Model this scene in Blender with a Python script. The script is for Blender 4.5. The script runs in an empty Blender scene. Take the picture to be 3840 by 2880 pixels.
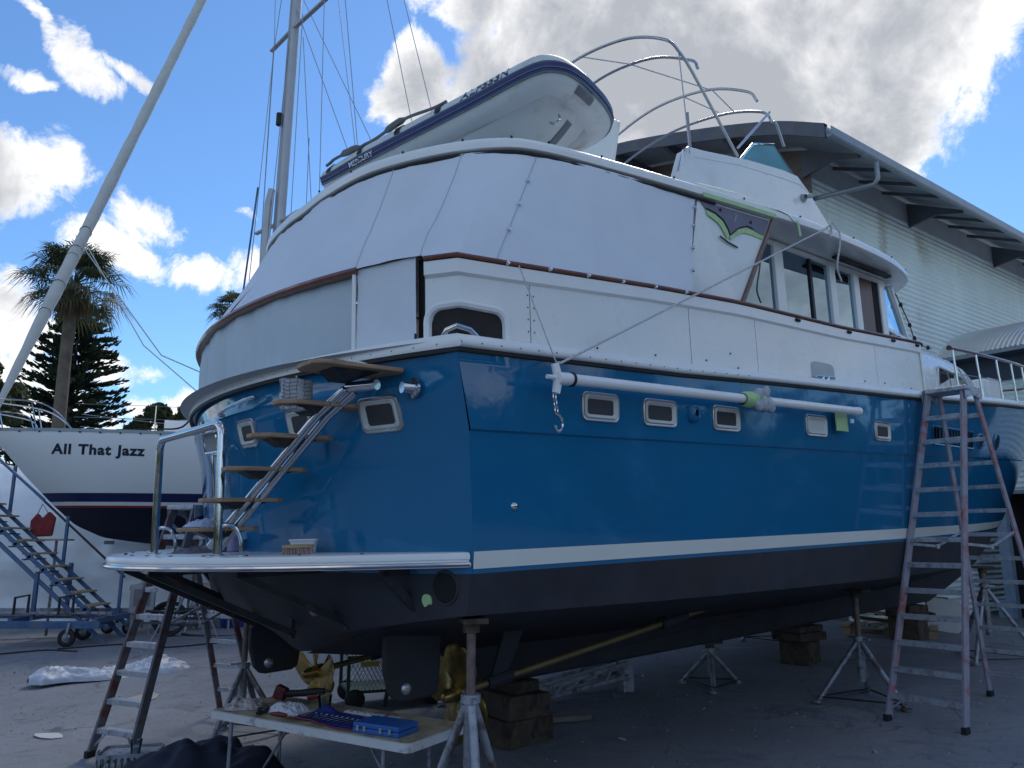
import bpy, bmesh, math, random
import numpy as np
from math import sin, cos, pi, radians, sqrt, atan2
from mathutils import Vector, Matrix, Euler

random.seed(7)
RNG = np.random.default_rng(11)
scene = bpy.context.scene
C = bpy.context.collection

# ------------------------------------------------------------------ camera
cam_d = bpy.data.cameras.new("camera")
cam = bpy.data.objects.new("camera", cam_d)
C.objects.link(cam)
cam_d.sensor_width = 36.0
cam_d.lens = 27.016
cam_d.clip_end = 2000.0
cam_d.clip_start = 0.05
cam.location = (0.0, 0.0, 2.1)
cam.rotation_euler = (radians(90.0 + 11.427), 0.0, 0.0)
scene.camera = cam

# ------------------------------------------------------------------ sky, sun, exposure
SUN_AZ, SUN_EL = 16.0, 46.0          # degrees right of straight ahead, above the horizon
world = bpy.data.worlds.new("World")
scene.world = world
world.use_nodes = True
wt = world.node_tree
for nd in list(wt.nodes):
    wt.nodes.remove(nd)


class NT:
    """tiny helper around a node tree"""
    def __init__(self, tree):
        self.t = tree

    def n(self, typ, **kw):
        nd = self.t.nodes.new(typ)
        for k, v in kw.items():
            setattr(nd, k, v)
        return nd

    def link(self, a, b):
        self.t.links.new(a, b)

    def val(self, sock, v):
        if hasattr(v, "is_output") or isinstance(v, bpy.types.NodeSocket):
            self.link(v, sock)
        else:
            sock.default_value = v

    def math(self, op, a, b=None, c=None, clamp=False):
        nd = self.n("ShaderNodeMath", operation=op)
        nd.use_clamp = clamp
        self.val(nd.inputs[0], a)
        if b is not None:
            self.val(nd.inputs[1], b)
        if c is not None:
            self.val(nd.inputs[2], c)
        return nd.outputs[0]

    def noise(self, vec, scale, detail=4.0, rough=0.55, dist=0.0, dim="3D"):
        nd = self.n("ShaderNodeTexNoise", noise_dimensions=dim)
        if vec is not None:
            self.link(vec, nd.inputs["Vector"])
        nd.inputs["Scale"].default_value = scale
        nd.inputs["Detail"].default_value = detail
        nd.inputs["Roughness"].default_value = rough
        nd.inputs["Distortion"].default_value = dist
        return nd.outputs[0]

    def ramp(self, fac, stops, interp="LINEAR"):
        nd = self.n("ShaderNodeValToRGB")
        cr = nd.color_ramp
        cr.interpolation = interp
        while len(cr.elements) < len(stops):
            cr.elements.new(0.5)
        for e, (p, col) in zip(cr.elements, stops):
            e.position = p
            e.color = col if len(col) == 4 else (*col, 1.0)
        self.link(fac, nd.inputs[0])
        return nd.outputs[0]

    def maprange(self, v, a, b, c=0.0, d=1.0, smooth=True):
        nd = self.n("ShaderNodeMapRange")
        nd.interpolation_type = "SMOOTHSTEP" if smooth else "LINEAR"
        self.link(v, nd.inputs[0])
        nd.inputs[1].default_value = a
        nd.inputs[2].default_value = b
        nd.inputs[3].default_value = c
        nd.inputs[4].default_value = d
        return nd.outputs[0]

    def mix(self, fac, a, b, blend="MIX"):
        nd = self.n("ShaderNodeMix", data_type="RGBA", blend_type=blend)
        self.val(nd.inputs[0], fac)
        self.val(nd.inputs[6], a if not isinstance(a, tuple) else (*a[:3], 1.0))
        self.val(nd.inputs[7], b if not isinstance(b, tuple) else (*b[:3], 1.0))
        return nd.outputs[2]


W = NT(wt)
sky = W.n("ShaderNodeTexSky", sky_type="NISHITA")
sky.sun_disc = False
sky.sun_elevation = radians(SUN_EL)
sky.sun_rotation = radians(SUN_AZ)
sky.air_density = 1.0
sky.dust_density = 0.1
sky.ozone_density = 4.0
SKY_STRENGTH = 0.10
tc = W.n("ShaderNodeTexCoord")
sep = W.n("ShaderNodeSeparateXYZ")
W.link(tc.outputs["Generated"], sep.inputs[0])
az = W.math("MULTIPLY", W.math("ARCTAN2", sep.outputs[0], sep.outputs[1]), 180.0 / pi)
el = W.math("MULTIPLY", W.math("ARCSINE", sep.outputs[2]), 180.0 / pi)
# warp so that the cloud outlines are ragged
wn = W.n("ShaderNodeTexNoise", noise_dimensions="3D")
W.link(tc.outputs["Generated"], wn.inputs["Vector"])
wn.inputs["Scale"].default_value = 7.0
wn.inputs["Detail"].default_value = 6.0
wn.inputs["Roughness"].default_value = 0.6
wsep = W.n("ShaderNodeSeparateColor")
W.link(wn.outputs["Color"], wsep.inputs[0])
azw = W.math("ADD", az, W.math("MULTIPLY", W.math("SUBTRACT", wsep.outputs[0], 0.5), 7.0))
elw = W.math("ADD", el, W.math("MULTIPLY", W.math("SUBTRACT", wsep.outputs[1], 0.5), 5.0))
cmb = W.n("ShaderNodeCombineXYZ")
W.link(azw, cmb.inputs[0])
W.link(elw, cmb.inputs[1])


def blob(a0, e0, ra, re, rot=0.0, amp=1.0):
    """soft ellipse in azimuth and elevation, 1 at the centre and 0 on the rim"""
    mp = W.n("ShaderNodeMapping", vector_type="TEXTURE")
    mp.inputs["Location"].default_value = (a0, e0, 0)
    mp.inputs["Rotation"].default_value = (0, 0, radians(rot))
    mp.inputs["Scale"].default_value = (ra, re, 1)
    W.link(cmb.outputs[0], mp.inputs[0])
    dt = W.n("ShaderNodeVectorMath", operation="DOT_PRODUCT")
    W.link(mp.outputs[0], dt.inputs[0])
    W.link(mp.outputs[0], dt.inputs[1])
    return W.math("MULTIPLY_ADD", dt.outputs["Value"], -amp, amp)


# cumulus seen in the photograph: (azimuth, elevation, half width, half height, tilt, weight)
CLOUDS = [
    (11, 38, 16, 12, 0, 1.5), (27, 36, 15, 10, 0, 1.4), (4, 33.5, 12, 6, 12, 1.1), (20, 30, 16, 7, -8, 1.3),
    (29.5, 27.2, 5.2, 3.8, 40, 0.7), (38, 34.5, 9, 4.4, 0, 1.0), (-7.5, 31.5, 4.2, 4.5, 50, 0.8),
    (24.5, 23.5, 5, 4, 30, 0.8), (4, 41, 16, 6, 0, 1.2),
    (-32.2, 30.2, 3.0, 1.4, -25, 0.50), (-35.4, 31.6, 2.2, 0.6, -22, 0.40), (-35.2, 28.6, 1.9, 0.6, 15, 0.35), (-29.2, 30.3, 2.2, 0.6, -22, 0.38),
    (-36.0, 22.3, 5.6, 3.6, 0, 0.62), (-26.8, 21.2, 3.3, 1.8, -12, 0.50), (-29.2, 19.0, 4.0, 1.6, -8, 0.48),
    (-22.0, 18.3, 3.2, 1.4, 0, 0.48), (-19.5, 19.2, 2.0, 1.6, 0, 0.45), (-35, 13.3, 5.5, 2.6, 0, 0.55),
    (-27.6, 11.4, 3.0, 1.2, 0, 0.42), (-23.5, 8.4, 4.0, 2.2, 0, 0.55), (-33, 8.3, 6, 2.4, 0, 0.5), (-20.3, 22.8, .8, .35, 0, 0.3),
]
field = None
for cl in CLOUDS:
    b = blob(*cl)
    field = b if field is None else W.math("MAXIMUM", field, b)
# the rest of the sky: scattered cumulus of the same kind, clear where the photograph shows blue
base_n = W.noise(tc.outputs["Generated"], 2.6, 2.0, 0.5)
clear = W.math("MAXIMUM", blob(-17, 26, 24, 20, 0, 1.0), blob(36, 19, 14, 9, 0, 1.0))
base_f = W.math("SUBTRACT", W.math("MULTIPLY", W.math("SUBTRACT", base_n, 0.53), 4.0),
                W.math("MULTIPLY", W.math("MAXIMUM", clear, 0.0), 6.0))
field = W.math("MAXIMUM", field, base_f)
fb = W.noise(tc.outputs["Generated"], 15.0, 11.0, 0.68, 0.35)
fb2 = W.noise(tc.outputs["Generated"], 5.0, 7.0, 0.6, 0.3)
dens = W.math("ADD", field, W.math("MULTIPLY", W.math("SUBTRACT", fb, 0.5), 2.1))
mask = W.maprange(dens, -0.06, 0.42)
thick = W.math("ADD", W.math("MULTIPLY", field, 0.75), W.math("ADD", W.math("MULTIPLY", W.math("SUBTRACT", fb2, 0.5), 3.0),
               W.math("MULTIPLY", W.math("SUBTRACT", fb, 0.5), 0.9)))
ccol = W.ramp(thick, [(0.0, (6.6, 6.6, 6.6)), (0.30, (5.9, 5.9, 5.95)), (0.55, (4.3, 4.38, 4.55)), (0.82, (3.15, 3.28, 3.55)), (1.0, (2.65, 2.8, 3.1))])
skyt = W.mix(1.0, sky.outputs[0], (0.62, 0.80, 0.93), "MULTIPLY")
skymix = W.mix(mask, skyt, ccol)
bg = W.n("ShaderNodeBackground")
W.link(skymix, bg.inputs[0])
bg.inputs[1].default_value = SKY_STRENGTH
world.cycles.sampling_method = "MANUAL"
world.cycles.sample_map_resolution = 512
wo = W.n("ShaderNodeOutputWorld")
W.link(bg.outputs[0], wo.inputs[0])

sun_d = bpy.data.lights.new("sun", "SUN")
sun_d.energy = 0.8
sun_d.angle = radians(15.0)           # veiled by the big cloud
sun_d.color = (1.0, 0.93, 0.82)
sun = bpy.data.objects.new("sun", sun_d)
C.objects.link(sun)
_sd = Vector((sin(radians(SUN_AZ)) * cos(radians(SUN_EL)), cos(radians(SUN_AZ)) * cos(radians(SUN_EL)), sin(radians(SUN_EL))))
sun.rotation_euler = _sd.to_track_quat("Z", "Y").to_euler()

vs = scene.view_settings
vs.view_transform = "Standard"
vs.look = "None"
vs.exposure = 0.86
vs.gamma = 1.0
scene.cycles.max_bounces = 8
scene.cycles.glossy_bounces = 4
scene.cycles.transmission_bounces = 6
scene.cycles.use_denoising = True

# ------------------------------------------------------------------ mesh helpers
V3 = lambda *a: np.array(a if len(a) == 3 else a[0], dtype=float)


def nrm(v):
    v = np.asarray(v, float)
    l = np.linalg.norm(v)
    return v / l if l > 1e-12 else v


def catmull(pts, n=6, closed=False):
    pts = [np.asarray(p, float) for p in pts]
    out = []
    m = len(pts)
    rng = range(m) if closed else range(m - 1)
    for i in rng:
        p0 = pts[(i - 1) % m] if closed or i > 0 else 2 * pts[0] - pts[1]
        p1 = pts[i]
        p2 = pts[(i + 1) % m]
        p3 = pts[(i + 2) % m] if closed or i + 2 < m else 2 * pts[-1] - pts[-2]
        for k in range(n):
            t = k / n
            out.append(0.5 * ((2 * p1) + (-p0 + p2) * t + (2 * p0 - 5 * p1 + 4 * p2 - p3) * t * t + (-p0 + 3 * p1 - 3 * p2 + p3) * t ** 3))
    if not closed:
        out.append(pts[-1])
    return out


def interp(x, xs, ys):
    return float(np.interp(x, xs, ys))


class MB:
    def __init__(self):
        self.v = []
        self.f = []

    def add(self, verts, faces):
        o = len(self.v)
        self.v.extend([tuple(float(c) for c in p) for p in verts])
        self.f.extend([tuple(i + o for i in f) for f in faces])
        return self

    def box(self, c, s, rot=None):
        c = V3(c)
        h = V3(s) / 2
        vs = []
        for z in (-1, 1):
            for y in (-1, 1):
                for x in (-1, 1):
                    p = V3(x, y, z) * h
                    if rot is not None:
                        p = np.array(rot @ Vector(p))
                    vs.append(c + p)
        return self.add(vs, [(0, 2, 3, 1), (4, 5, 7, 6), (0, 1, 5, 4), (2, 6, 7, 3), (0, 4, 6, 2), (1, 3, 7, 5)])

    def bar(self, p, q, w, h, up=(0, 0, 1)):
        """rectangular bar from p to q; h along up, w across"""
        p, q = V3(p), V3(q)
        d = nrm(q - p)
        x = np.cross(d, up)
        if np.linalg.norm(x) < 1e-6:
            x = np.cross(d, (1, 0, 0))
        x = nrm(x)
        y = nrm(np.cross(x, d))
        vs = []
        for e in (p, q):
            for a, b in ((-1, -1), (1, -1), (1, 1), (-1, 1)):
                vs.append(e + x * a * w / 2 + y * b * h / 2)
        return self.add(vs, [(3, 2, 1, 0), (4, 5, 6, 7), (0, 1, 5, 4), (1, 2, 6, 5), (2, 3, 7, 6), (3, 0, 4, 7)])

    def tube(self, path, r, seg=8, closed=False, cap=True):
        path = [V3(p) for p in path]
        n = len(path)
        rs = r if isinstance(r, (list, tuple, np.ndarray)) else [r] * n
        tang = []
        for i in range(n):
            a = path[(i - 1) % n] if (closed or i > 0) else path[i]
            b = path[(i + 1) % n] if (closed or i < n - 1) else path[i]
            tang.append(nrm(b - a))
        x = np.cross(tang[0], (0, 0, 1))
        if np.linalg.norm(x) < 1e-3:
            x = np.cross(tang[0], (1, 0, 0))
        x = nrm(x)
        vs, fs = [], []
        for i in range(n):
            t = tang[i]
            x = x - t * (x @ t)
            x = nrm(x)
            y = np.cross(t, x)
            for k in range(seg):
                a = 2 * pi * k / seg
                vs.append(path[i] + (x * cos(a) + y * sin(a)) * rs[i])
        m = n if closed else n - 1
        for i in range(m):
            for k in range(seg):
                k2 = (k + 1) % seg
                j = (i + 1) % n
                fs.append((i * seg + k, i * seg + k2, j * seg + k2, j * seg + k))
        if cap and not closed:
            fs.append(tuple(range(seg))[::-1])
            fs.append(tuple((n - 1) * seg + k for k in range(seg)))
        return self.add(vs, fs)

    def cyl(self, p, q, r, seg=16, r2=None):
        return self.tube([p, q], [r, r if r2 is None else r2], seg)

    def grid(self, rows, closed=False):
        """rows: list of equal-length point lists"""
        m = len(rows[0])
        vs = [p for r in rows for p in r]
        fs = []
        for i in range(len(rows) - 1):
            for k in range(m if closed else m - 1):
                k2 = (k + 1) % m
                fs.append((i * m + k, i * m + k2, (i + 1) * m + k2, (i + 1) * m + k))
        return self.add(vs, fs)

    def poly(self, pts, thick):
        """planar polygon extruded by vector thick"""
        pts = [V3(p) for p in pts]
        t = V3(thick)
        n = len(pts)
        vs = pts + [p + t for p in pts]
        fs = [tuple(range(n))[::-1], tuple(range(n, 2 * n))]
        for i in range(n):
            j = (i + 1) % n
            fs.append((i, j, n + j, n + i))
        return self.add(vs, fs)

    def lathe(self, prof, axis_p, axis_d, seg=24):
        """prof: (radius, distance along axis)"""
        d = nrm(axis_d)
        x = np.cross(d, (0, 0, 1))
        if np.linalg.norm(x) < 1e-3:
            x = np.cross(d, (1, 0, 0))
        x = nrm(x)
        y = np.cross(d, x)
        rows = []
        for r, h in prof:
            rows.append([V3(axis_p) + d * h + (x * cos(2 * pi * k / seg) + y * sin(2 * pi * k / seg)) * r for k in range(seg)])
        return self.grid(rows, closed=True)

    def build(self, name, m, parent=None, smooth=40, bevel=0.0, fix=True, bseg=2):
        me = bpy.data.meshes.new(name)
        me.from_pydata(self.v, [], self.f)
        if fix:
            bm = bmesh.new()
            bm.from_mesh(me)
            bmesh.ops.remove_doubles(bm, verts=bm.verts, dist=1e-5)
            bmesh.ops.recalc_face_normals(bm, faces=bm.faces)
            bm.to_mesh(me)
            bm.free()
        me.update()
        if smooth:
            me.polygons.foreach_set("use_smooth", [True] * len(me.polygons))
            me.set_sharp_from_angle(angle=radians(smooth))
        o = bpy.data.objects.new(name, me)
        C.objects.link(o)
        if m is not None:
            me.materials.append(m)
        if parent is not None:
            o.parent = parent
        if bevel:
            bv = o.modifiers.new("bevel", "BEVEL")
            bv.width = bevel
            bv.segments = bseg
            bv.limit_method = "ANGLE"
            bv.angle_limit = radians(35)
            bv.harden_normals = False
        return o


def tag(o, label=None, cat=None, group=None, kind=None):
    if label:
        o["label"] = label
    if cat:
        o["category"] = cat
    if group:
        o["group"] = group
    if kind:
        o["kind"] = kind
    return o


def empty(name, loc=(0, 0, 0), rot=(0, 0, 0), label=None, cat=None, group=None):
    o = bpy.data.objects.new(name, None)
    o.empty_display_size = 0.2
    C.objects.link(o)
    o.location = loc
    o.rotation_euler = rot
    return tag(o, label, cat, group)


def copy_tree(o, parent=None):
    c = o.copy()
    C.objects.link(c)
    if parent is not None:
        c.parent = parent
    for ch in list(o.children):
        copy_tree(ch, c)
    return c


def wrinkle(o, amp, scale, seed=0.0):
    """displace vertices along their normals with noise"""
    from mathutils import noise as mn
    me = o.data
    for v in me.vertices:
        d = mn.fractal(Vector(v.co) * scale + Vector((seed, seed * 0.7, -seed)), 0.9, 2.0, 4)
        v.co += v.normal * d * amp
    me.update()


# ------------------------------------------------------------------ materials
_M = {}


def mat(name, col, rough=0.5, metal=0.0, var=0.0, vscale=6.0, bump=0.0, bscale=40.0, coat=0.0, spec=0.5,
        dirt=None, dirt_amt=0.0, dirt_scale=3.0, rvar=0.0, alpha=1.0, trans=0.0, ior=1.45, sub=0.0, obj_coord=True, stretch=None):
    if name in _M:
        return _M[name]
    m = bpy.data.materials.new(name)
    m.use_nodes = True
    t = NT(m.node_tree)
    p = m.node_tree.nodes["Principled BSDF"]
    p.inputs["Base Color"].default_value = (*col, 1)
    p.inputs["Roughness"].default_value = rough
    p.inputs["Metallic"].default_value = metal
    p.inputs["Specular IOR Level"].default_value = spec
    p.inputs["Coat Weight"].default_value = coat
    p.inputs["Coat Roughness"].default_value = 0.03
    p.inputs["Transmission Weight"].default_value = trans
    p.inputs["IOR"].default_value = ior
    p.inputs["Alpha"].default_value = alpha
    tcn = t.n("ShaderNodeTexCoord")
    vec = tcn.outputs["Object"]
    if stretch:
        mp = t.n("ShaderNodeMapping")
        mp.inputs["Scale"].default_value = stretch
        t.link(vec, mp.inputs[0])
        vec = mp.outputs[0]
    colsock = None
    if var > 0:
        nz = t.noise(vec, vscale, 5.0, 0.6)
        lo = tuple(max(0, c * (1 - var)) for c in col)
        hi = tuple(min(1, c * (1 + var)) for c in col)
        colsock = t.ramp(nz, [(0.28, lo), (0.72, hi)])
    if dirt is not None:
        nz = t.noise(vec, dirt_scale, 8.0, 0.68, 0.6)
        fac = t.maprange(nz, 0.62 - dirt_amt * 0.35, 0.78 - dirt_amt * 0.25)
        colsock = t.mix(fac, colsock if colsock is not None else col, dirt)
    if colsock is not None:
        t.link(colsock, p.inputs["Base Color"])
    if rvar > 0:
        nz = t.noise(vec, vscale * 1.7, 4.0, 0.6)
        t.link(t.maprange(nz, 0.3, 0.7, max(0.02, rough - rvar), min(1, rough + rvar), smooth=False), p.inputs["Roughness"])
    if bump > 0:
        nz = t.noise(vec, bscale, 5.0, 0.6)
        bn = t.n("ShaderNodeBump")
        bn.inputs["Strength"].default_value = 1.0
        bn.inputs["Distance"].default_value = bump
        t.link(nz, bn.inputs["Height"])
        t.link(bn.outputs[0], p.inputs["Normal"])
    _M[name] = m
    return m


def sss(m):
    return m


M_hull = mat("blue_topside_paint", (0.010, 0.145, 0.305), 0.07, var=0.06, vscale=0.7, bump=0.0035, bscale=1.1, coat=0.2, spec=0.5, rvar=0.03,
             dirt=(0.02, 0.18, 0.36), dirt_amt=0.25, dirt_scale=0.9)
M_stripe = mat("cream_boot_stripe", (0.74, 0.75, 0.70), 0.22, var=0.04, vscale=1.5, coat=0.3)
M_anti = mat("black_antifouling", (0.032, 0.034, 0.044), 0.62, var=0.3, vscale=2.2, bump=0.0012, bscale=60, dirt=(0.04, 0.032, 0.03), dirt_amt=0.4, dirt_scale=1.4)
M_white = mat("white_gelcoat", (0.78, 0.80, 0.78), 0.28, var=0.03, vscale=1.2, coat=0.25, dirt=(0.68, 0.70, 0.68), dirt_amt=0.25, dirt_scale=1.6, rvar=0.08)
M_white2 = mat("white_paint", (0.82, 0.83, 0.82), 0.3, var=0.03, vscale=3, coat=0.2)
M_canvas = mat("pale_blue_grey_canvas", (0.66, 0.71, 0.775), 0.55, var=0.05, vscale=1.3, bump=0.010, bscale=3.6)
M_canvas2 = mat("weather_cloth_fabric", (0.50, 0.58, 0.64), 0.6, var=0.06, vscale=1.6, bump=0.006, bscale=3.0)
M_teak = mat("varnished_teak", (0.17, 0.055, 0.03), 0.3, var=0.35, vscale=9, coat=0.4, stretch=(0.4, 3, 3))
M_teakgrey = mat("weathered_teak", (0.36, 0.23, 0.145), 0.6, var=0.3, vscale=8, bump=0.001, bscale=60, stretch=(1, 1, 6))
M_steel = mat("polished_stainless", (0.60, 0.61, 0.63), 0.14, 1.0, rvar=0.05)
M_dull = mat("dull_stainless", (0.42, 0.43, 0.45), 0.3, 0.9, rvar=0.08)
M_galv = mat("galvanised_steel", (0.33, 0.36, 0.40), 0.5, 0.55, var=0.25, vscale=8, dirt=(0.14, 0.10, 0.09), dirt_amt=0.5, dirt_scale=6)
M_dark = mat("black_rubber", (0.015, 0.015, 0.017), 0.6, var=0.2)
M_darkmet = mat("dark_painted_steel", (0.03, 0.032, 0.038), 0.5, 0.3, var=0.3, dirt=(0.09, 0.06, 0.04), dirt_amt=0.3, dirt_scale=5)
M_bronze = mat("bronze_propeller", (0.46, 0.31, 0.09), 0.36, 0.85, var=0.25, vscale=5, bump=0.0004, bscale=30, dirt=(0.17, 0.12, 0.05), dirt_amt=0.6, dirt_scale=4, rvar=0.12)
M_brass = mat("dull_bronze_shaft", (0.30, 0.22, 0.11), 0.5, 0.6, var=0.2)
M_zinc = mat("zinc_anode", (0.55, 0.57, 0.60), 0.4, 0.8, var=0.15, vscale=20)
M_alu = mat("aluminium_tread", (0.46, 0.50, 0.56), 0.45, 0.5, var=0.2, vscale=9, dirt=(0.25, 0.26, 0.30), dirt_amt=0.5, dirt_scale=9, bump=0.0006, bscale=80)
M_red = mat("faded_red_fibreglass", (0.34, 0.10, 0.10), 0.6, var=0.25, vscale=5, dirt=(0.30, 0.31, 0.37), dirt_amt=0.9, dirt_scale=4.5)
M_redold = mat("dirty_dark_red_fibreglass", (0.12, 0.04, 0.04), 0.6, var=0.3, vscale=5, dirt=(0.14, 0.15, 0.18), dirt_amt=0.8, dirt_scale=4)
M_tubwhite = mat("white_hypalon", (0.62, 0.66, 0.66), 0.42, var=0.04, vscale=3, dirt=(0.5, 0.48, 0.38), dirt_amt=0.3, dirt_scale=2.5, bump=0.0008, bscale=8)
M_navy = mat("navy_strake", (0.022, 0.035, 0.17), 0.35, var=0.1)
M_grey = mat("grey_rubber", (0.16, 0.175, 0.19), 0.55, var=0.15, vscale=10)
M_grey2 = mat("mid_grey_plastic", (0.30, 0.32, 0.34), 0.5, var=0.1)
M_timber = mat("raw_timber", (0.36, 0.27, 0.16), 0.75, var=0.3, vscale=7, bump=0.001, bscale=50, stretch=(1, 6, 6))
M_oldtimber = mat("old_hardwood_block", (0.09, 0.068, 0.05), 0.85, var=0.4, vscale=6, bump=0.003, bscale=30, dirt=(0.03, 0.025, 0.02), dirt_amt=0.5, dirt_scale=5)
M_bluesteel = mat("blue_painted_steel", (0.055, 0.13, 0.27), 0.5, var=0.2, vscale=6, dirt=(0.12, 0.15, 0.2), dirt_amt=0.5, dirt_scale=6)
M_tape = mat("green_masking_tape", (0.42, 0.62, 0.30), 0.6, var=0.12, vscale=14, bump=0.001, bscale=30)
M_rope = mat("pale_rope", (0.50, 0.52, 0.55), 0.8, var=0.25, vscale=60)
M_wire = mat("rigging_wire", (0.30, 0.33, 0.37), 0.35, 0.8)
M_mast = mat("anodised_mast", (0.42, 0.45, 0.48), 0.4, 0.35, var=0.08, vscale=2)
M_sail = mat("furled_sail_cover", (0.56, 0.58, 0.57), 0.7, var=0.08, vscale=4, bump=0.004, bscale=9)
M_glassd = mat("dark_tinted_glass", (0.012, 0.016, 0.022), 0.03, spec=0.7, coat=0.6)
M_black = mat("black_interior", (0.008, 0.008, 0.010), 0.8)

# ================================================================== the motor yacht (built in its own frame: x forward, y to port, z up)
Y_O = (-1.8213, 6.8429, 0.0)
yacht = empty("motor_yacht", Y_O, (0.0, -0.033, radians(39.0)),
              "large blue and white motor yacht propped up ashore with its transom nearest", "yacht")


def L(u, v, z):
    return np.array((u, -v, z), float)


def clear_glass(name, tint=(0.55, 0.75, 0.80), refl=1.0, gtint=(1, 1, 1)):
    if name in _M:
        return _M[name]
    m = bpy.data.materials.new(name)
    m.use_nodes = True
    t = NT(m.node_tree)
    for nd in list(m.node_tree.nodes):
        m.node_tree.nodes.remove(nd)
    tr = t.n("ShaderNodeBsdfTransparent")
    tr.inputs[0].default_value = (*tint, 1)
    gl = t.n("ShaderNodeBsdfGlossy")
    gl.inputs["Roughness"].default_value = 0.01
    gl.inputs["Color"].default_value = (*gtint, 1)
    fr = t.n("ShaderNodeFresnel")
    fr.inputs[0].default_value = 1.55
    mx = t.n("ShaderNodeMixShader")
    t.link(t.math("MULTIPLY", fr.outputs[0], refl, clamp=True), mx.inputs[0])
    t.link(tr.outputs[0], mx.inputs[1])
    t.link(gl.outputs[0], mx.inputs[2])
    out = t.n("ShaderNodeOutputMaterial")
    t.link(mx.outputs[0], out.inputs[0])
    _M[name] = m
    return m


M_glass = clear_glass("window_glass", (0.22, 0.32, 0.36), 4.0, (0.62, 0.84, 1.0))
M_glassb = mat("turquoise_protective_film", (0.22, 0.50, 0.58), 0.25, var=0.15, vscale=3, trans=0.35, ior=1.1)

# ---- hull lines
def dense(xs, ys):
    pts = catmull([np.array((x, y, 0)) for x, y in zip(xs, ys)], 12)
    return np.array([p[0] for p in pts]), np.array([p[1] for p in pts])


FW = dense([0, .15, .3, .4, .5, .6, .7, .8, .9, 1], [.975, .993, .995, .975, .905, .775, .60, .405, .205, .012])
FS = dense([0, .15, .3, .4, .5, .6, .7, .8, .9, 1], [.975, .993, 1.0, 1.0, .98, .92, .80, .605, .335, .012])
stemU = lambda z: interp(z, [.62, .9, 1.2, 1.41, 2.15, 2.76, 3.43, 3.82, 4.5], [11.9, 13.4, 14.4, 14.97, 15.91, 16.48, 17.2, 17.85, 18.9])
cornU = lambda z: interp(z, [1.1, 1.6, 2.0, 2.79, 3.35], [.05, .07, .10, .05, -.08])
zs = lambda u: interp(u, [-2, 0, 1, 2.2, 3.55, 5, 6.6, 10.3, 14, 18.9], [3.31, 3.31, 3.33, 3.352, 3.405, 3.45, 3.5, 3.70, 3.98, 4.42])
zk = lambda u: interp(u, [-2, 0, 2.2, 5.1, 9.3, 13, 17.5], [2.79, 2.79, 2.802, 2.822, 2.90, 3.03, 3.22])
zst = lambda u: 2.022
zsb = lambda u: interp(u, [0, 6, 12, 15.8], [1.915, 1.917, 1.935, 1.965])
zpe = lambda u: zsb(u) - 0.03
zch = lambda u: interp(u, [0, 2, 5, 9, 12.5, 15.2], [1.63, 1.575, 1.52, 1.47, 1.52, 1.66])
LEV = {"sheer": (zs, 2.62, 1.0), "kn": (zk, 2.575, .72), "st": (zst, 2.535, .34), "sb": (zsb, 2.53, .30), "pe": (zpe, 2.525, .28), "ch": (zch, 2.47, .04)}


def lev(name, s, db=0.0, dz=0.0):
    zf, B, t = LEV[name]
    z = zf(0)
    for _ in range(12):
        u0 = cornU(z)
        u = u0 + s * (stemU(z) - u0)
        z = zf(u)
    f = (1 - t) * np.interp(s, *FW) + t * np.interp(s, *FS)
    return np.array((u, B * f + db, z + dz))


S_ST = np.concatenate([np.linspace(0, .8, 34), np.linspace(.82, 1.0, 16)])


def bs(u):
    """half breadth of the sheer at u"""
    z = zs(u)
    s = (u - cornU(z)) / (stemU(z) - cornU(z))
    return 2.62 * float(np.interp(s, *FS))


def sides(mb, rowf):
    """rowf(s) -> list of (u, v, z) down one side; builds both sides"""
    for sg in (1, -1):
        rows = [[L(p[0], sg * p[1], p[2]) for p in rowf(s)] for s in S_ST]
        mb.grid(rows)


def between(a, b, n):
    return [a + (b - a) * k / n for k in range(n + 1)]


TR_S = lambda z: interp(z, [1.17, 1.3, 1.4, 1.53, 1.7, 1.88, 2.1, 3.35], [.0, .07, .15, .31, .48, .57, .62, .65])


def transom_pt(z, v, b0=None, inset=0.0):
    b0 = b0 or interp(z, [1.6, 2.0, 2.8, 3.35], [2.41, 2.475, 2.515, 2.555])
    return cornU(z) - TR_S(z) * (1 - (v / b0) ** 2) + inset


def b0z(z):
    return interp(z, [1.6, 1.9, 2.02, 2.79, 3.31], [float(lev("ch", 0)[1]), float(lev("pe", 0)[1]), float(lev("st", 0)[1]), float(lev("kn", 0)[1]), float(lev("sheer", 0)[1])])


# topsides above the knuckle stand 18 mm proud of the panel below
mb = MB()
sides(mb, lambda s: between(lev("sheer", s), lev("kn", s, 0.018 * min(1, (1 - s) * 12)), 5) + [lev("kn", s, 0.0, -0.012)] + between(lev("kn", s, 0, -0.014), lev("st", s), 8)[1:])
for z0 in [None]:
    rows = []
    zz = [3.31, 3.22, 3.13, 3.10, 2.95, 2.8, 2.6, 2.4, 2.2, 2.02, 1.95, 1.885]
    for z in zz:
        b0 = b0z(z)
        ins = 0.05 if z > 3.2 else (0.025 if z > 3.12 else 0.0)
        rows.append([L(cornU(z) - TR_S(z) * (1 - (v / b0) ** 2) + ins * (1 - (v / b0) ** 8), v, z) for v in np.linspace(b0, -b0, 49)])
    mb.grid(rows)
hull = mb.build("topsides", M_hull, yacht, smooth=28)
# a thin blue line below the cream stripe
mb = MB()
sides(mb, lambda s: [lev("sb", s), lev("pe", s)])
mb.build("lower_blue_band", M_hull, yacht)
mb = MB()
sides(mb, lambda s: [lev("st", s, 0.0), lev("st", s, .004), lev("sb", s, .004), lev("sb", s, 0.0)])
mb.build("boot_stripe", M_stripe, yacht, smooth=30)

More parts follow.
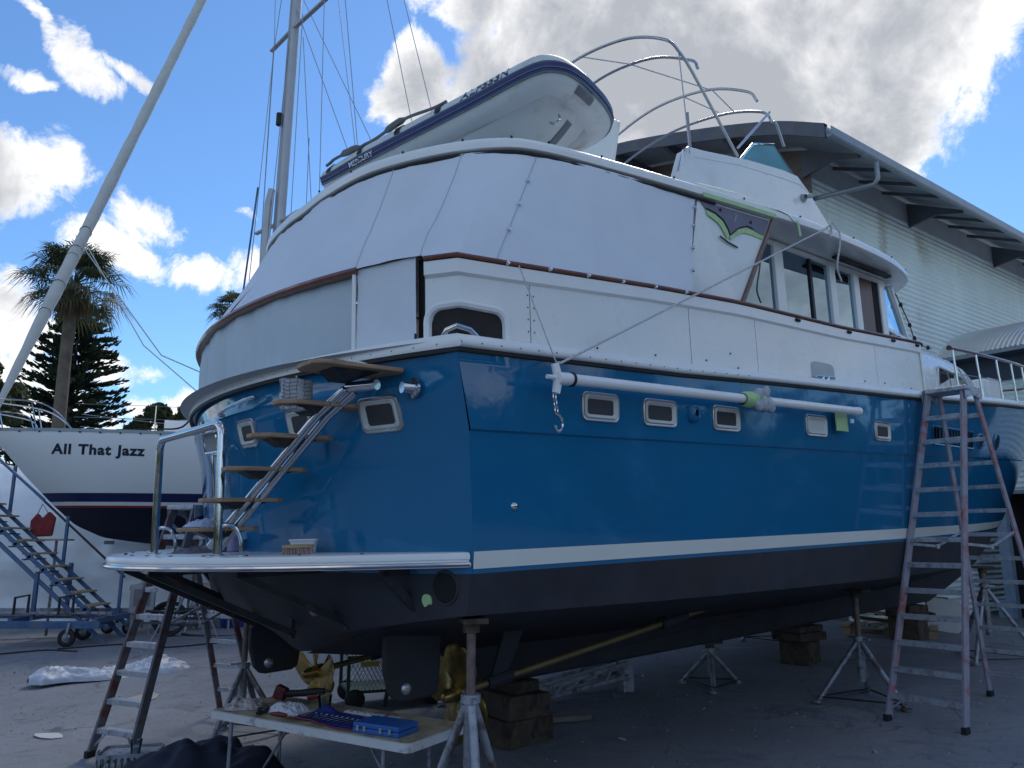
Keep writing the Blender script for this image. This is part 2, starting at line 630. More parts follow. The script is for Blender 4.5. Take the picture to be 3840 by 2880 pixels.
# underwater body
zb = lambda u: interp(u, [-1, 0, 1, 3, 8, 11, 13, 15.2], [1.19, 1.17, 1.02, .96, .92, .98, 1.12, 1.66])


def bottom_row(s):
    pe, ch = lev("pe", s), lev("ch", s)
    u = ch[0]
    k = np.array((u, min(.10, ch[1]), min(zb(u), ch[2])))
    mid = ch + (k - ch) * .5 + np.array((0, 0, .05 * max(0.0, 1 - s * 2.2)))
    return between(pe, ch, 3) + [ch + (mid - ch) * .5, mid, mid + (k - mid) * .5, k]


mb = MB()
sides(mb, bottom_row)
rows = []
for fr in np.linspace(0, 1, 7):
    r = []
    for v in np.linspace(2.41, -2.41, 41):
        zlow = 1.17 + .46 * (abs(v) / 2.41) ** .72
        z = 1.885 + (zlow - 1.885) * fr
        b0 = b0z(max(z, 1.6))
        vv = v / 2.41 * b0
        r.append(L(cornU(z) - TR_S(z) * (1 - (vv / b0) ** 2), vv, z))
    rows.append(r)
mb.grid(rows)
# bottom plating between the bowed transom and the first station
r0 = rows[-1]
row0 = bottom_row(0.0)[3:]
poly_s = [L(*p) for p in row0]
poly_p = [L(p[0], -p[1], p[2]) for p in row0][::-1]
chord = catmull(poly_s, 6)[:-1] + [L(.05, 0, 1.17)] + catmull(poly_p, 6)[1:]
xs_ = np.array([-p[1] for p in chord])
rr = []
for p in r0:
    v = -p[1]
    zz_ = np.interp(-v, -xs_, [q[2] for q in chord])
    uu_ = np.interp(-v, -xs_, [q[0] for q in chord])
    rr.append(L(uu_, v, zz_))
mb.grid([r0, rr])
mb.build("underwater_body", M_anti, yacht, smooth=35)
# keel with a raked after end
mb = MB()
prof = [(1.45, .80), (1.75, .66), (2.05, .62), (11.9, .62), (13.4, .92), (14.4, 1.2), (14.2, 1.35), (11.5, 1.15), (8, 1.0), (3, 1.06), (2.35, 1.12), (1.2, 1.12)]
for sg in (1,):
    a = [L(u, .11 if u < 12 else .05, z) for u, z in prof]
    b = [L(u, -.11 if u < 12 else -.05, z) for u, z in prof]
    n_ = len(prof)
    mb.add(a + b, [tuple(range(n_)), tuple(range(n_, 2 * n_))[::-1]] + [(i, (i + 1) % n_, n_ + (i + 1) % n_, n_ + i) for i in range(n_)])
mb.build("keel", M_anti, yacht, smooth=0, bevel=.03)

# ---- edge path round the deck: w>=0 forward along the side, w<0 round the stern (w = distance of v from the corner)
def edge(w, z, inset=0.0, sg=1):
    if w >= 0:
        u = cornU(3.3) + max(inset, 0.0) + w
        return L(u, sg * (bs(u) - inset), z)
    b0 = b0z(3.31)
    v = b0 + w
    b = b0 - inset
    vv = v * b / b0
    u = cornU(3.3) - TR_S(3.3) * (1 - (v / b0) ** 2) + max(inset, 0.0)
    return L(u, sg * vv, z)


def full_path(wmax, zf, inset=0.0, n=40, m=30):
    b0 = b0z(3.31)
    out = [edge(w, zf(w), inset, 1) for w in np.linspace(wmax, 0, n)]
    out += [edge(w, zf(w), inset, 1) for w in np.linspace(0, -b0, m)[1:]]
    out += [edge(w, zf(w), inset, -1) for w in np.linspace(-b0, 0, m)[1:]]
    out += [edge(w, zf(w), inset, -1) for w in np.linspace(0, wmax, n)[1:]]
    return out


def sweep_profile(mb, wmax, prof, zf=lambda w: zs(max(w, 0)), n=60, m=36, closed=True):
    """prof: (inset, dz) points"""
    cols = [full_path(wmax, lambda w, dz=dz: zf(w) + dz, ins, n, m) for ins, dz in prof]
    rows = [[c[i] for c in cols] for i in range(len(cols[0]))]
    mb.grid(rows, closed=closed)


mb = MB()
sweep_profile(mb, 18.3, [(.05, -.005), (-.035, -.005), (-.05, .01), (-.05, .035), (-.04, .05), (-.02, .055), (-.015, .075), (.0, .085), (.07, .09)], closed=False)
rail = mb.build("rub_rail", M_white2, yacht, smooth=50)
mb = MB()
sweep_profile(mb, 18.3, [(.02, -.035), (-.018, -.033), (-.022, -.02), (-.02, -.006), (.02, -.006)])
mb.build("rail_rubber_strip", M_dark, yacht)  # dark rubber below the white moulding
# screw heads on the stern run of the rail
sc = MB()
for w in np.arange(-2.4, 3.2, .16):
    p = edge(w, zs(max(w, 0)) + .022, -.052)
    q = edge(w, zs(max(w, 0)) + .022, -.056)
    sc.cyl(p, q, .0045, 8)
tag(sc.build("rail_screws", M_darkmet, rail), kind="stuff")

# decks
mb = MB()
us = np.linspace(-.05, 17.6, 60)
mb.grid([[L(u, v, zs(u) + .05) for v in np.linspace(bs(u) - .03, -(bs(u) - .03), 9)] for u in us])
b0 = b0z(3.31)
mb.grid([[L(-.05 + (cornU(3.3) - .78 * (1 - (v / b0) ** 2) + .05 - 0) * f, v, zs(0) + .05) for v in np.linspace(b0 - .05, -b0 + .05, 33)] for f in (0, 1)])
mb.build("deck", mat("deck_nonskid", (.5, .52, .52), .7, var=.05), yacht, smooth=0)

# ---- bulwark: separate panels with open seams, moulded top band and teak cap
zcap = lambda w: interp(w, [-3, -.3, 0, .45, 1.9, 3.1, 4.85, 6.75], [3.95, 3.95, 3.93, 3.955, 4.045, 4.10, 4.12, 4.19])


def bul_panel(name, w0, w1, sg, n=10, inset=.075, corner=False):
    ws = list(np.linspace(w0, w1, n))
    if w0 < 0 < w1:
        ws = list(np.linspace(w0, 0, 7)) + list(np.linspace(0, w1, 5))[1:]
    mb = MB()
    o = [[edge(w, zs(max(w, 0)) + .07 + (zcap(w) - .10 - zs(max(w, 0)) - .07) * k / 4, inset, sg) for k in range(5)] for w in ws]
    i = [[edge(w, zs(max(w, 0)) + .07 + (zcap(w) - .10 - zs(max(w, 0)) - .07) * k / 4, inset + .035, sg) for k in range(5)] for w in ws]
    mb.grid(o)
    mb.grid(i)
    for a, b in ((o[0], i[0]), (o[-1], i[-1])):
        mb.grid([a, b])
    return mb.build(name, M_white, yacht, smooth=30)


for sg in (1, -1):
    for w0, w1 in ((-.235, .60), (.606, 2.35), (2.356, 3.31), (3.316, 5.6), (5.606, 6.74)):
        bul_panel("bulwark_panel", w0, w1, sg)
    # moulded top band
    mb = MB()
    ws = list(np.linspace(-.235, 0, 6)) + list(np.linspace(0, 6.76, 30))[1:]
    prof = [(.075, -.115), (.048, -.10), (.045, -.01), (.06, 0.0), (.13, 0.0), (.13, -.1)]
    mb.grid([[edge(w, zcap(w) + dz, ins, sg) for ins, dz in prof] for w in ws], closed=True)
    for k in (0, -1):
        mb.add([edge(ws[k], zcap(ws[k]) + dz, ins, sg) for ins, dz in prof], [tuple(range(6))])
    mb.build("bulwark_band", M_white2, yacht, smooth=35)
    mb = MB()
    ws2 = [w for w in ws]
    prof = [(.035, .0), (.03, .012), (.035, .026), (.06, .03), (.13, .03), (.14, .015), (.13, .0)]
    mb.grid([[edge(w, zcap(w) + dz + .001, ins, sg) for ins, dz in prof] for w in ws2], closed=True)
    for k in (0, -1):
        mb.add([edge(ws2[k], zcap(ws2[k]) + dz + .001, ins, sg) for ins, dz in prof], [tuple(range(7))])
    cap = mb.build("teak_cap", M_teak, yacht, smooth=40)
    # drain notches below the cap, forward
    if sg == 1:
        for w in (4.0, 5.0, 6.0, 6.62):
            nb = MB()
            a = edge(w, zcap(w) - .03, .040)
            b = edge(w + .07, zcap(w + .07) - .03, .040)
            nb.tube([a, b], .016, 8)
            nb.build("drain_notch", M_black, yacht)
    # front end of the bulwark: post
    mb = MB()
    mb.grid([[edge(w, zs(w) + .07 + (zcap(w) - zs(w) - .08) * k / 3, ins, sg) for k in range(4)] for ins, w in ((.13, 6.74), (.06, 6.74), (.06, 6.79), (.13, 6.79))], closed=False)
    mb.build("bulwark_end", M_white2, yacht, smooth=0)
# rivets on the first panel seam and a few fittings on the panels
fx = MB()
for z in np.linspace(3.42, 3.86, 6):
    for w in (.585, .64):
        fx.cyl(edge(w, z, .074), edge(w, z, .070), .005, 8)
for w, z in ((1.25, 3.47), (1.9, 3.49), (2.0, 3.44), (2.55, 3.52), (2.9, 3.62), (3.0, 3.50), (3.7, 3.50), (4.05, 3.51), (5.3, 3.60), (5.75, 3.62), (5.9, 3.58), (6.4, 3.62)):
    fx.cyl(edge(w, z, .074), edge(w, z, .068), .008, 8)
tag(fx.build("panel_fasteners", M_darkmet, yacht), kind="stuff")
# stowage lid with a cleat on the fourth panel
lid = MB()
pts = []
for a in range(0, 360, 15):
    ca, sa = cos(radians(a)), sin(radians(a))
    pts.append((4.45 + .22 * np.sign(ca) * abs(ca) ** .4, 3.60 + .11 * np.sign(sa) * abs(sa) ** .4))
lid.add([edge(w, z, .071) for w, z in pts] + [edge(w, z, .078) for w, z in pts], [tuple(range(24))] + [(i, (i + 1) % 24, 24 + (i + 1) % 24, 24 + i) for i in range(24)])
lidob = lid.build("side_hatch", mat("pale_grey_hatch", (.42, .45, .46), .35, var=.08), yacht, smooth=0)
cl = MB()
cl.tube([edge(4.28, 3.545, .035), edge(4.62, 3.56, .035)], .016, 8)
cl.cyl(edge(4.40, 3.49, .035), edge(4.40, 3.55, .035), .02, 8)
cl.cyl(edge(4.50, 3.49, .035), edge(4.50, 3.555, .035), .02, 8)
cl.build("cleat", M_steel, yacht)

# ---- corner fairlead opening in the first panel (dark mesh screen, moulded surround, chrome fairlead)
def wrapbox(wa, wb, za, zb_, r, n=6, steps=24):
    """rounded outline in (w,z); bottom corners square"""
    out = []
    for k in range(steps + 1):
        out.append((wa + (wb - wa) * k / steps, za))
    for k in range(n + 1):
        a = pi / 2 * k / n
        out.append((wb - r + r * cos(a), zb_ - r + r * sin(a)))
    for k in range(1, steps):
        out.append((wb - r + (wa - wb + 2 * r) * k / steps, zb_))
    for k in range(n + 1):
        a = pi / 2 + pi / 2 * k / n
        out.append((wa + r + r * cos(a), zb_ - r + r * sin(a)))
    return out


ol = wrapbox(-.19, .36, 3.385, 3.60, .10)
mb = MB()
ws = np.array(sorted(list(np.linspace(-.19, .36, 34)) + [0.0, -.001]))


def ztop(w):
    r = .10
    if w < -.19 + r:
        return 3.60 - r + sqrt(max(0, r * r - (r - (w + .19)) ** 2))
    if w > .36 - r:
        return 3.60 - r + sqrt(max(0, r * r - (r - (.36 - w)) ** 2))
    return 3.60


mb.grid([[edge(w, 3.385 + (ztop(w) - 3.385) * k / 4, .072) for k in range(5)] for w in ws])
mb.build("fairlead_opening", mat("dark_woven_screen", (.028, .022, .022), .85, var=.4, vscale=70, stretch=(1, 1, 3)), yacht, smooth=25)
mb = MB()
fr = [(-.215, 3.385)] + [(p[0] * 1.0 + (.02 if p[0] > .1 else -.02), p[1] + .02) for p in ol[25:]] + [(-.215, 3.385)]
fr = [(.385, 3.385)] + [(w + (.025 if w > .2 else (-.025 if w < -.05 else 0)), z + (.02 if z > 3.45 else 0)) for w, z in ol[25:]] + [(-.215, 3.385)]
mb.tube([edge(w, z, .068) for w, z in fr], .030, 8)
mb.build("fairlead_surround", M_white2, yacht)
mb = MB()
mb.tube([edge(-.10, 3.39, .03), edge(-.07, 3.43, .02), edge(.0, 3.445, .0), edge(.10, 3.435, .01), edge(.16, 3.39, .02)], .018, 8)
mb.tube([edge(-.10, 3.40, .05), edge(.16, 3.40, .05)], .012, 8)
mb.build("chrome_fairlead", M_steel, yacht)

# ---- stern: teak cap, weather cloth, door panel
b0 = b0z(3.31)
mb = MB()
prof = [(.03, .0), (.02, .02), (.03, .045), (.07, .05), (.13, .045), (.14, .02), (.13, .0)]
wst = [b0 - .0]
vs_ = np.linspace(1.78, -2.32, 40)
ptsw = [(v - b0, 1) if v >= 0 else (-v - b0, -1) for v in vs_]
mb.grid([[edge(w, 3.955 + dz, ins, sg) for ins, dz in prof] for w, sg in ptsw], closed=True)
for k in (0, -1):
    mb.add([edge(ptsw[k][0], 3.955 + dz, ins, ptsw[k][1]) for ins, dz in prof], [tuple(range(7))])
mb.build("stern_teak_rail", M_teak, yacht, smooth=40)


def stern_pt(v, z, inset):
    return edge((v if v >= 0 else -v) - b0, z, inset, 1 if v >= 0 else -1)


mb = MB()
mb.grid([[stern_pt(v, 3.40 + (3.955 - 3.40) * k / 14, .085 - .012 * sin(k / 14 * pi)) for k in range(15)] for v in np.linspace(1.74, -2.25, 90)])
sw = mb.build("stern_weather_cloth", M_canvas2, yacht, smooth=60)
for i, vt in enumerate(sw.data.vertices):                      # hanging folds
    v = -vt.co.y
    fold = .018 * sin(v * 8.0 + 1.6 * sin(v * 2.3)) + .008 * sin(v * 21 + vt.co.z * 4) + .006 * sin(v * 37 - vt.co.z * 6)
    vt.co.x -= fold * (1.0 - .5 * (vt.co.z - 3.4) / .55)
mb = MB()
mb.tube([stern_pt(v, 3.40, .06) for v in np.linspace(1.74, -2.25, 40)], .010, 6)
mb.build("weather_cloth_hem", M_canvas, sw)
mb = MB()                                                     # white post between cloth and door
mb.tube([stern_pt(1.755, 3.37, .05), stern_pt(1.755, 3.97, .05)], .016, 8)
mb.build("stern_post", M_white2, yacht)
mb = MB()
mb.grid([[stern_pt(2.305 - .045 * t, z, .10) for t in (0, 1)] for z in (3.37, 3.7, 3.985)])
mb.build("boarding_gap", M_black, yacht)
mb = MB()
mb.tube([stern_pt(2.255, 3.365, .055), stern_pt(2.255, 3.45, .05)], .008, 6)
mb.build("door_shackle", M_darkmet, yacht)

# ---- hardtop
RO = [(0, 0), (.0, .45), (.09, 1.1), (.37, 1.70), (.70, 2.09), (1.02, 2.24), (1.6, 2.335), (2.54, 2.45), (3.6, 2.56), (4.59, 2.63), (5.9, 2.61), (6.75, 2.49), (7.25, 2.28), (7.62, 1.85), (7.85, 1.1), (7.92, 0)]
RO_d = [p[:2] for p in catmull([np.array((u, v, 0)) for u, v in RO], 8)]
roof_loop = [(u, v) for u, v in RO_d] + [(u, -v) for u, v in RO_d[-2:0:-1]]


def roof_ring(inset, z):
    cu, cv = 3.6, 0
    out = []
    n = len(roof_loop)
    for i, (u, v) in enumerate(roof_loop):
        a = np.array(roof_loop[(i - 1) % n])
        b = np.array(roof_loop[(i + 1) % n])
        t = nrm(np.array((*(b - a), 0)))
        nn = np.array((t[1], -t[0]))          # points outward or inward
        if nn @ (np.array((u, v)) - (cu, cv)) > 0:
            nn = -nn
        p = np.array((u, v)) + nn * inset
        out.append(L(p[0], p[1], z))
    return out


mb = MB()
rings = [roof_ring(.55, 5.105), roof_ring(.10, 5.10), roof_ring(.02, 5.095), roof_ring(.0, 5.105), roof_ring(-.006, 5.14), roof_ring(.0, 5.17), roof_ring(.015, 5.19),
         roof_ring(.05, 5.203), roof_ring(.3, 5.25), roof_ring(.9, 5.29)]
mb.grid(rings, closed=True)
n_ = len(roof_loop)
mb.add(rings[-1], [tuple(range(n_))])
mb.add(rings[0], [tuple(range(n_))[::-1]])
roof = mb.build("hardtop", M_white2, yacht, smooth=50)
mb = MB()
half = [i for i in range(n_) if roof_loop[i][0] < 2.95]
pth = roof_ring(.015, 5.06)
order = sorted(half, key=lambda i: math.atan2(roof_loop[i][1], -(roof_loop[i][0] - 3.6)))
mb.tube([pth[i] for i in order], .013, 6)
mb.build("awning_track", M_dark, roof)
fx = MB()
rr_ = roof_ring(.01, 5.19)
for i in range(6, len(RO_d) - 30, 7):
    p = rr_[i]
    fx.lathe([(0.001, .016), (.007, .014), (.010, .006), (.010, 0)], p, (0, 0, 1), 8)
tag(fx.build("hardtop_studs", M_darkmet, roof), kind="stuff")

# ---- canvas enclosure
def roof_edge_at(u=None, v=None, z=5.075, inset=.025):
    arr = np.array(RO_d)
    if v is None:
        k = [i for i in range(len(arr)) if arr[i, 0] < 7]
        vv = np.interp(u, arr[k, 0], arr[k, 1])
        uu = u
    else:
        k = [i for i in range(len(arr)) if arr[i, 0] < 1.0]
        uu = np.interp(abs(v), arr[k, 1], arr[k, 0])
        vv = abs(v)
    return np.array((uu + (.02 if v is not None else 0), vv - inset, z))


def capxy(w, sg=1):
    e = edge(w, (3.985 if w < -.235 else zcap(w) + .012), .045, 1)
    return np.array((e[0], -e[1], e[2]))


# knots: (lower w, upper point)
KN = [(2.42, roof_edge_at(u=2.72)), (.32, roof_edge_at(u=1.0)), (-.26, np.array((.56, 1.85, 5.075))), (-.78, np.array((.26, 1.34, 5.075))), (-b0, np.array((.02, 0.0, 5.075)))]
arr_len = np.array(RO_d)
cum = np.concatenate([[0], np.cumsum(np.hypot(*(arr_len[1:] - arr_len[:-1]).T))])


def roof_param(p):
    d = np.hypot(arr_len[:, 0] - p[0], arr_len[:, 1] - p[1])
    return cum[int(np.argmin(d))]


def roof_from_param(c, inset=.025):
    return np.array((np.interp(c, cum, arr_len[:, 0]) + inset * .6, np.interp(c, cum, arr_len[:, 1]) - inset * .6, 5.072))


def canvas_panel(k, sg, nx=44, ny=26):
    (wa, ua), (wb, ub) = KN[k], KN[k + 1]
    ca, cb = roof_param(ua), roof_param(ub)
    rows = []
    for i in range(nx + 1):
        f = i / nx
        lo = capxy(wa + (wb - wa) * f)
        up = roof_from_param(ca + (cb - ca) * f)
        r = []
        for j in range(ny + 1):
            g = j / ny
            p = lo + (up - lo) * g
            out = np.array((p[0] - 3, p[1] * 1.2, 0))
            out = out / (np.linalg.norm(out) + 1e-9)
            sag = -.035 * sin(pi * g) * (0.4 + .6 * sin(pi * f))
            p = p + out * sag
            r.append(L(p[0], sg * p[1], p[2]))
        rows.append(r)
    mb = MB()
    mb.grid(rows)
    o = mb.build("canvas_panel", M_canvas, yacht, smooth=60)
    return o, rows


for sg in (1, -1):
    for k in range(4):
        o, rows = canvas_panel(k, sg)
        from mathutils import noise as mn
        for vt in o.data.vertices:
            c = vt.co
            d = mn.noise(Vector((c.x * 2.1, c.y * 2.1, c.z * .9 + 4 * sg)))
            e2 = mn.noise(Vector((c.x * 6, c.y * 6, c.z * 2.0)))
            e3 = mn.noise(Vector((c.x * 14, c.y * 14, c.z * 5)))
            vt.co += vt.normal * (d * .018 + e2 * .008 + e3 * .004)
        # welt along the seam
        if sg == 1 and k < 3:
            mb = MB()
            mb.tube([np.array(o.data.vertices[(len(rows) - 1) * len(rows[0]) + j].co) for j in range(len(rows[0]))], .006, 6)
            mb.build("canvas_seam", mat("seam_welt", (.46, .52, .60), .7), o)
        if sg == 1 and k == 0:
            st = MB()
            m_ = len(rows[0])
            nv = len(rows)
            for idx in [(nv - 1) * m_ + j for j in (7, 13, 19)] + [j for j in (6, 12, 18, 23)] + [i * m_ for i in range(2, nv, 8)]:
                p = np.array(o.data.vertices[idx].co)
                q = nrm(np.array((.0, -1.0, .1)))
                st.lathe([(.001, .028), (.012, .026), (.018, .015), (.018, 0)], p, q, 10)
            tag(st.build("canvas_studs", M_steel, o), kind="stuff")
# skirt of the enclosure that closes the boarding door
mb = MB()
mb.grid([[stern_pt(v, 3.385 + (3.99 - 3.385) * k / 10, .06 + .0 * k) for k in range(11)] for v in np.linspace(2.255, 1.775, 14)])
dp = mb.build("door_canvas", M_canvas, yacht, smooth=60)
wrinkle(dp, .012, 3.0, 2.0)
# small vent on the port quarter canvas
mb = MB()
mb.poly([L(-.545, .62, 4.06), L(-.575, .46, 4.07), L(-.525, .52, 4.15), L(-.495, .68, 4.14)], L(-.004, 0, 0))
mb.build("canvas_vent", M_grey, yacht, smooth=0)

# ---- fixed wing panel between canvas and saloon, with the masked emblem
mb = MB()
wp = [(2.43, 2.475, 4.05), (3.17, 2.485, 4.13), (3.74, 2.535, 5.07), (2.72, 2.44, 5.07)]
mb.poly([L(*p) for p in wp], L(0, -.03, 0))
wing = mb.build("wing_panel", M_white, yacht, smooth=0)
mb = MB()
mb.bar(L(3.19, 2.50, 4.12), L(3.76, 2.55, 5.07), .035, .03, (0, 1, 0))
mb.build("wing_trim", mat("wood_trim_dark", (.16, .10, .08), .4, var=.3), wing, smooth=0)


def wp_pt(a, b, off):
    """a 0..1 aft to forward, b 0..1 up, on the wing panel"""
    q = [V3(p) for p in wp]
    lo = q[0] + (q[1] - q[0]) * a
    hi = q[3] + (q[2] - q[3]) * a
    p = lo + (hi - lo) * b
    return L(p[0], p[1] + off, p[2])


def wp_poly(name, pts, off, m, parent=wing, th=.003):
    mb = MB()
    P = [wp_pt(a, b, off) for a, b in pts]
    mb.poly(P, L(0, th, 0))
    return mb.build(name, m, parent, smooth=0)


M_purple = mat("purple_grey_emblem", (.16, .15, .21), .5, var=.08)
wp_poly("emblem_field", [(.02, .985), (.985, .985), (.985, .80), (.80, .83), (.70, .84), (.60, .80), (.54, .735), (.50, .70), (.44, .77), (.36, .84), (.24, .89), (.12, .91)], .004, M_purple)
wp_poly("emblem_wing_tape", [(.12, .905), (.24, .885), (.36, .835), (.44, .765), (.50, .695), (.48, .665), (.42, .715), (.35, .775), (.29, .81), (.22, .835), (.14, .86)], .004, M_tape)
wp_poly("emblem_wing_tape", [(.50, .69), (.54, .73), (.60, .795), (.70, .835), (.80, .825), (.985, .79), (.985, .75), (.86, .765), (.76, .775), (.67, .765), (.59, .72), (.53, .66)], .0045, M_tape)
wp_poly("emblem_outline", [(.115, .915), (.24, .893), (.36, .843), (.44, .775), (.50, .705), (.505, .715), (.44, .79), (.36, .858), (.24, .905), (.12, .925)], .008, M_black)
wp_poly("emblem_outline", [(.50, .700), (.54, .742), (.60, .805), (.70, .847), (.80, .838), (.80, .848), (.70, .858), (.60, .818), (.54, .756), (.50, .715)], .008, M_black)
wp_poly("emblem_twig", [(.36, .665), (.50, .62), (.66, .59), (.66, .605), (.50, .637), (.36, .682)], .005, M_black)
for ca, cb_ in ((.30, .945), (.74, .905)):
    pts = []
    for k in range(10):
        r = (.028 if k % 2 == 0 else .011)
        a = pi / 2 + k * pi / 5
        pts.append((ca + r * cos(a), cb_ + r * .9 * sin(a)))
    wp_poly("emblem_star", pts, .008, M_black)
for sgn in (1, -1):
    pts = [(.52 + sgn * .03 - .035 * cos(t) * sgn, .905 + .05 * sin(t)) for t in np.linspace(-1.3, 1.3, 8)] + [(.52 + sgn * .03 - .024 * cos(t) * sgn, .905 + .05 * sin(t)) for t in np.linspace(1.3, -1.3, 8)]
    wp_poly("emblem_moon", pts, .008, mat("pale_line", (.33, .32, .38), .5))
# torn tape hanging along the hardtop edge
mb = MB()
rt = [(2.70, 5.215), (2.95, 5.225), (3.2, 5.235), (3.45, 5.225), (3.7, 5.205), (3.95, 5.18), (4.1, 5.10)]
for a, b in zip(rt[:-1], rt[1:]):
    pa = roof_edge_at(u=a[0], inset=-.012)
    pb = roof_edge_at(u=b[0], inset=-.012)
    mb.add([L(pa[0], pa[1], a[1] - .02), L(pb[0], pb[1], b[1] - .02), L(pb[0], pb[1] - .03, b[1] + .005), L(pa[0], pa[1] - .03, a[1] + .005)], [(0, 1, 2, 3)])
pa = roof_edge_at(u=4.1, inset=-.02)
mb.add([L(4.08, pa[1], 5.12), L(4.12, pa[1], 5.12), L(4.13, pa[1] + .01, 4.96), L(4.09, pa[1] + .01, 4.95)], [(0, 1, 2, 3)])
mb.grid([[L(u, roof_edge_at(u=u, inset=-.010)[1], z) for z in (5.085, 5.125)] for u in np.linspace(2.75, 3.78, 8)])
mb.build("edge_tape", M_tape, roof, smooth=0)

# ---- saloon: pillars, sill, glass, doors (both sides)
ZR = 5.09
for sg in (1, -1):
    vw = 2.2
    bx_ = lambda u0, u1, z0, z1, v0=vw - .05, v1=vw: [((u0 + u1) / 2, -sg * (v0 + v1) / 2, (z0 + z1) / 2), (u1 - u0, v1 - v0, z1 - z0)]
    mb = MB()
    mb.box(*bx_(3.0, 6.82, 3.4, 4.29))
    mb.build("saloon_side", M_white, yacht, smooth=0)
    for u0, u1 in ((4.30, 4.47), (5.44, 5.57), (6.00, 6.13), (6.64, 6.78)):
        mb = MB()
        mb.box(*bx_(u0, u1, 4.29, ZR, vw - .06, vw + .012))
        mb.build("window_pillar", M_white2, yacht, smooth=0, bevel=.008)
    mb = MB()
    mb.box(*bx_(3.2, 6.80, 5.035, ZR, vw - .055, vw + .004))
    mb.build("saloon_header", M_white2, yacht, smooth=0)
    for u0, u1 in ((3.05, 4.30), (4.47, 5.44), (5.57, 6.00)):
        mb = MB()
        mb.box(*bx_(u0, u1, 4.29, 5.035, vw - .03, vw - .024))
        pane = mb.build("window_pane", M_glass, yacht, smooth=0)
    mb = MB()
    mb.box(*bx_(5.03, 5.075, 4.29, 5.035, vw - .035, vw - .005))
    mb.build("sliding_window_frame", M_darkmet, yacht, smooth=0)
    mb = MB()
    mb.box(*bx_(6.17, 6.50, 4.0, 5.035, vw - .05, vw - .015))
    mb.build("saloon_door", mat("mahogany_door", (.105, .045, .028), .35, var=.3, vscale=5, stretch=(4, 4, .5)), yacht, smooth=0)
    mb = MB()
    mb.box(*bx_(6.50, 6.64, 4.0, 5.035, vw - .045, vw - .01))
    mb.build("door_track", M_black, yacht, smooth=0)
    # front quarter window
    mb = MB()
    q = [L(6.81, sg * 2.18, 5.03), L(6.81, sg * 2.18, 4.50), L(7.36, sg * 2.14, 4.44), L(7.02, sg * 2.16, 5.03)]
    mb.poly(q, (0, -sg * -.006, 0))
    mb.build("quarter_window", M_glass, yacht, smooth=0)
    mb = MB()
    mb.bar(L(7.02, sg * 2.17, 5.07), L(7.40, sg * 2.15, 4.40), .05, .06, (0, 1, 0))
    mb.bar(L(6.78, sg * 2.185, 4.46), L(7.42, sg * 2.145, 4.40), .05, .05, (0, 1, 0))
    mb.build("quarter_frame", M_white2, yacht, smooth=0, bevel=.006)
    # teak grab rail below the quarter window
    mb = MB()
    mb.poly([L(6.78, sg * 2.20, 4.10), L(7.50, sg * 2.17, 4.06), L(7.50, sg * 2.17, 4.32), L(6.78, sg * 2.20, 4.40)], (0, -sg * .03, 0))
    tk = mb.build("side_coaming", M_teak, yacht, smooth=0)
    mb = MB()
    mb.tube([L(6.82, sg * 2.27, 4.36), L(6.88, sg * 2.27, 4.37), L(7.42, sg * 2.24, 4.22), L(7.46, sg * 2.24, 4.18)], .014, 8)
    mb.build("grab_rail", M_steel, tk)
# light fitting under the overhang
mb = MB()
mb.box((5.95, -2.36, 5.065), (1.3, .07, .03))
mb.build("overhang_rail", M_darkmet, yacht, smooth=0)
# windscreen and the sloping front of the house
mb = MB()
for k in range(4):
    v0, v1 = -2.14 + k * 1.07 + .03, -2.14 + (k + 1) * 1.07 - .03
    mb.add([L(7.02, v0, 5.04), L(7.02, v1, 5.04), L(7.40, v1, 4.44), L(7.40, v0, 4.44)], [(0, 1, 2, 3)])
mb.build("windscreen_pane", M_glass, yacht, smooth=0)
mb = MB()
for k in range(5):
    v = -2.14 + k * 1.07
    mb.bar(L(7.0, v, 5.07), L(7.42, v, 4.40), .06, .05, (0, 1, 0))
mb.build("windscreen_mullions", M_white2, yacht, smooth=0)
mb = MB()
mb.box((5.0, 0, 5.07), (3.5, 4.2, .04))  # dark ceiling panel added so the upper part of the panes looks dark
mb.build("added_dark_ceiling", mat("pane_darkening_panel", (.03, .03, .035), .8), yacht, smooth=0)
# inside: sole, helm console, a dark settee and a hanging chart roll
mb = MB()
mb.box((5.0, 0, 3.95), (3.6, 4.1, .06))
mb.build("saloon_sole", mat("saloon_floor", (.05, .05, .055), .5), yacht, smooth=0)
mb = MB()
mb.box((6.6, 0, 4.25), (.5, 2.6, .65))
mb.box((4.2, 1.2, 4.25), (1.2, .8, .5))
mb.build("saloon_furniture", mat("dark_upholstery", (.03, .035, .05), .8, var=.2), yacht, smooth=0, bevel=.05)

# ---- trunk cabin forward of the house
mb = MB()
TRK = [(6.70, 4.36, 2.16), (7.4, 4.38, 2.12), (8.4, 4.44, 2.02), (9.5, 4.48, 1.88), (10.4, 4.46, 1.74), (11.1, 4.38, 1.60), (11.5, 4.22, 1.50), (11.7, 4.02, 1.44), (11.76, 3.75, 1.40)]
rows = []
for u, z, b in TRK:
    zd = zs(u) + .05
    r = [L(u, b + .03, zd), L(u, b + .01, zd + (z - zd) * .55), L(u, b - .02, z - .14), L(u, b - .06, z - .05), L(u, b - .16, z)]
    r += [L(u, v, z + .04) for v in (b * .5, 0, -b * .5)]
    r += [L(p[0], p[1] if False else -(-p[1]) * -1 * -1, p[2]) for p in []]
    r += [L(u, -(b - .16), z), L(u, -(b - .06), z - .05), L(u, -(b - .02), z - .14), L(u, -(b + .01), zd + (z - zd) * .55), L(u, -(b + .03), zd)]
    rows.append(r)
mb.grid(rows)
mb.add(rows[-1], [tuple(range(len(rows[-1])))])
mb.build("trunk_cabin", M_white, yacht, smooth=40)
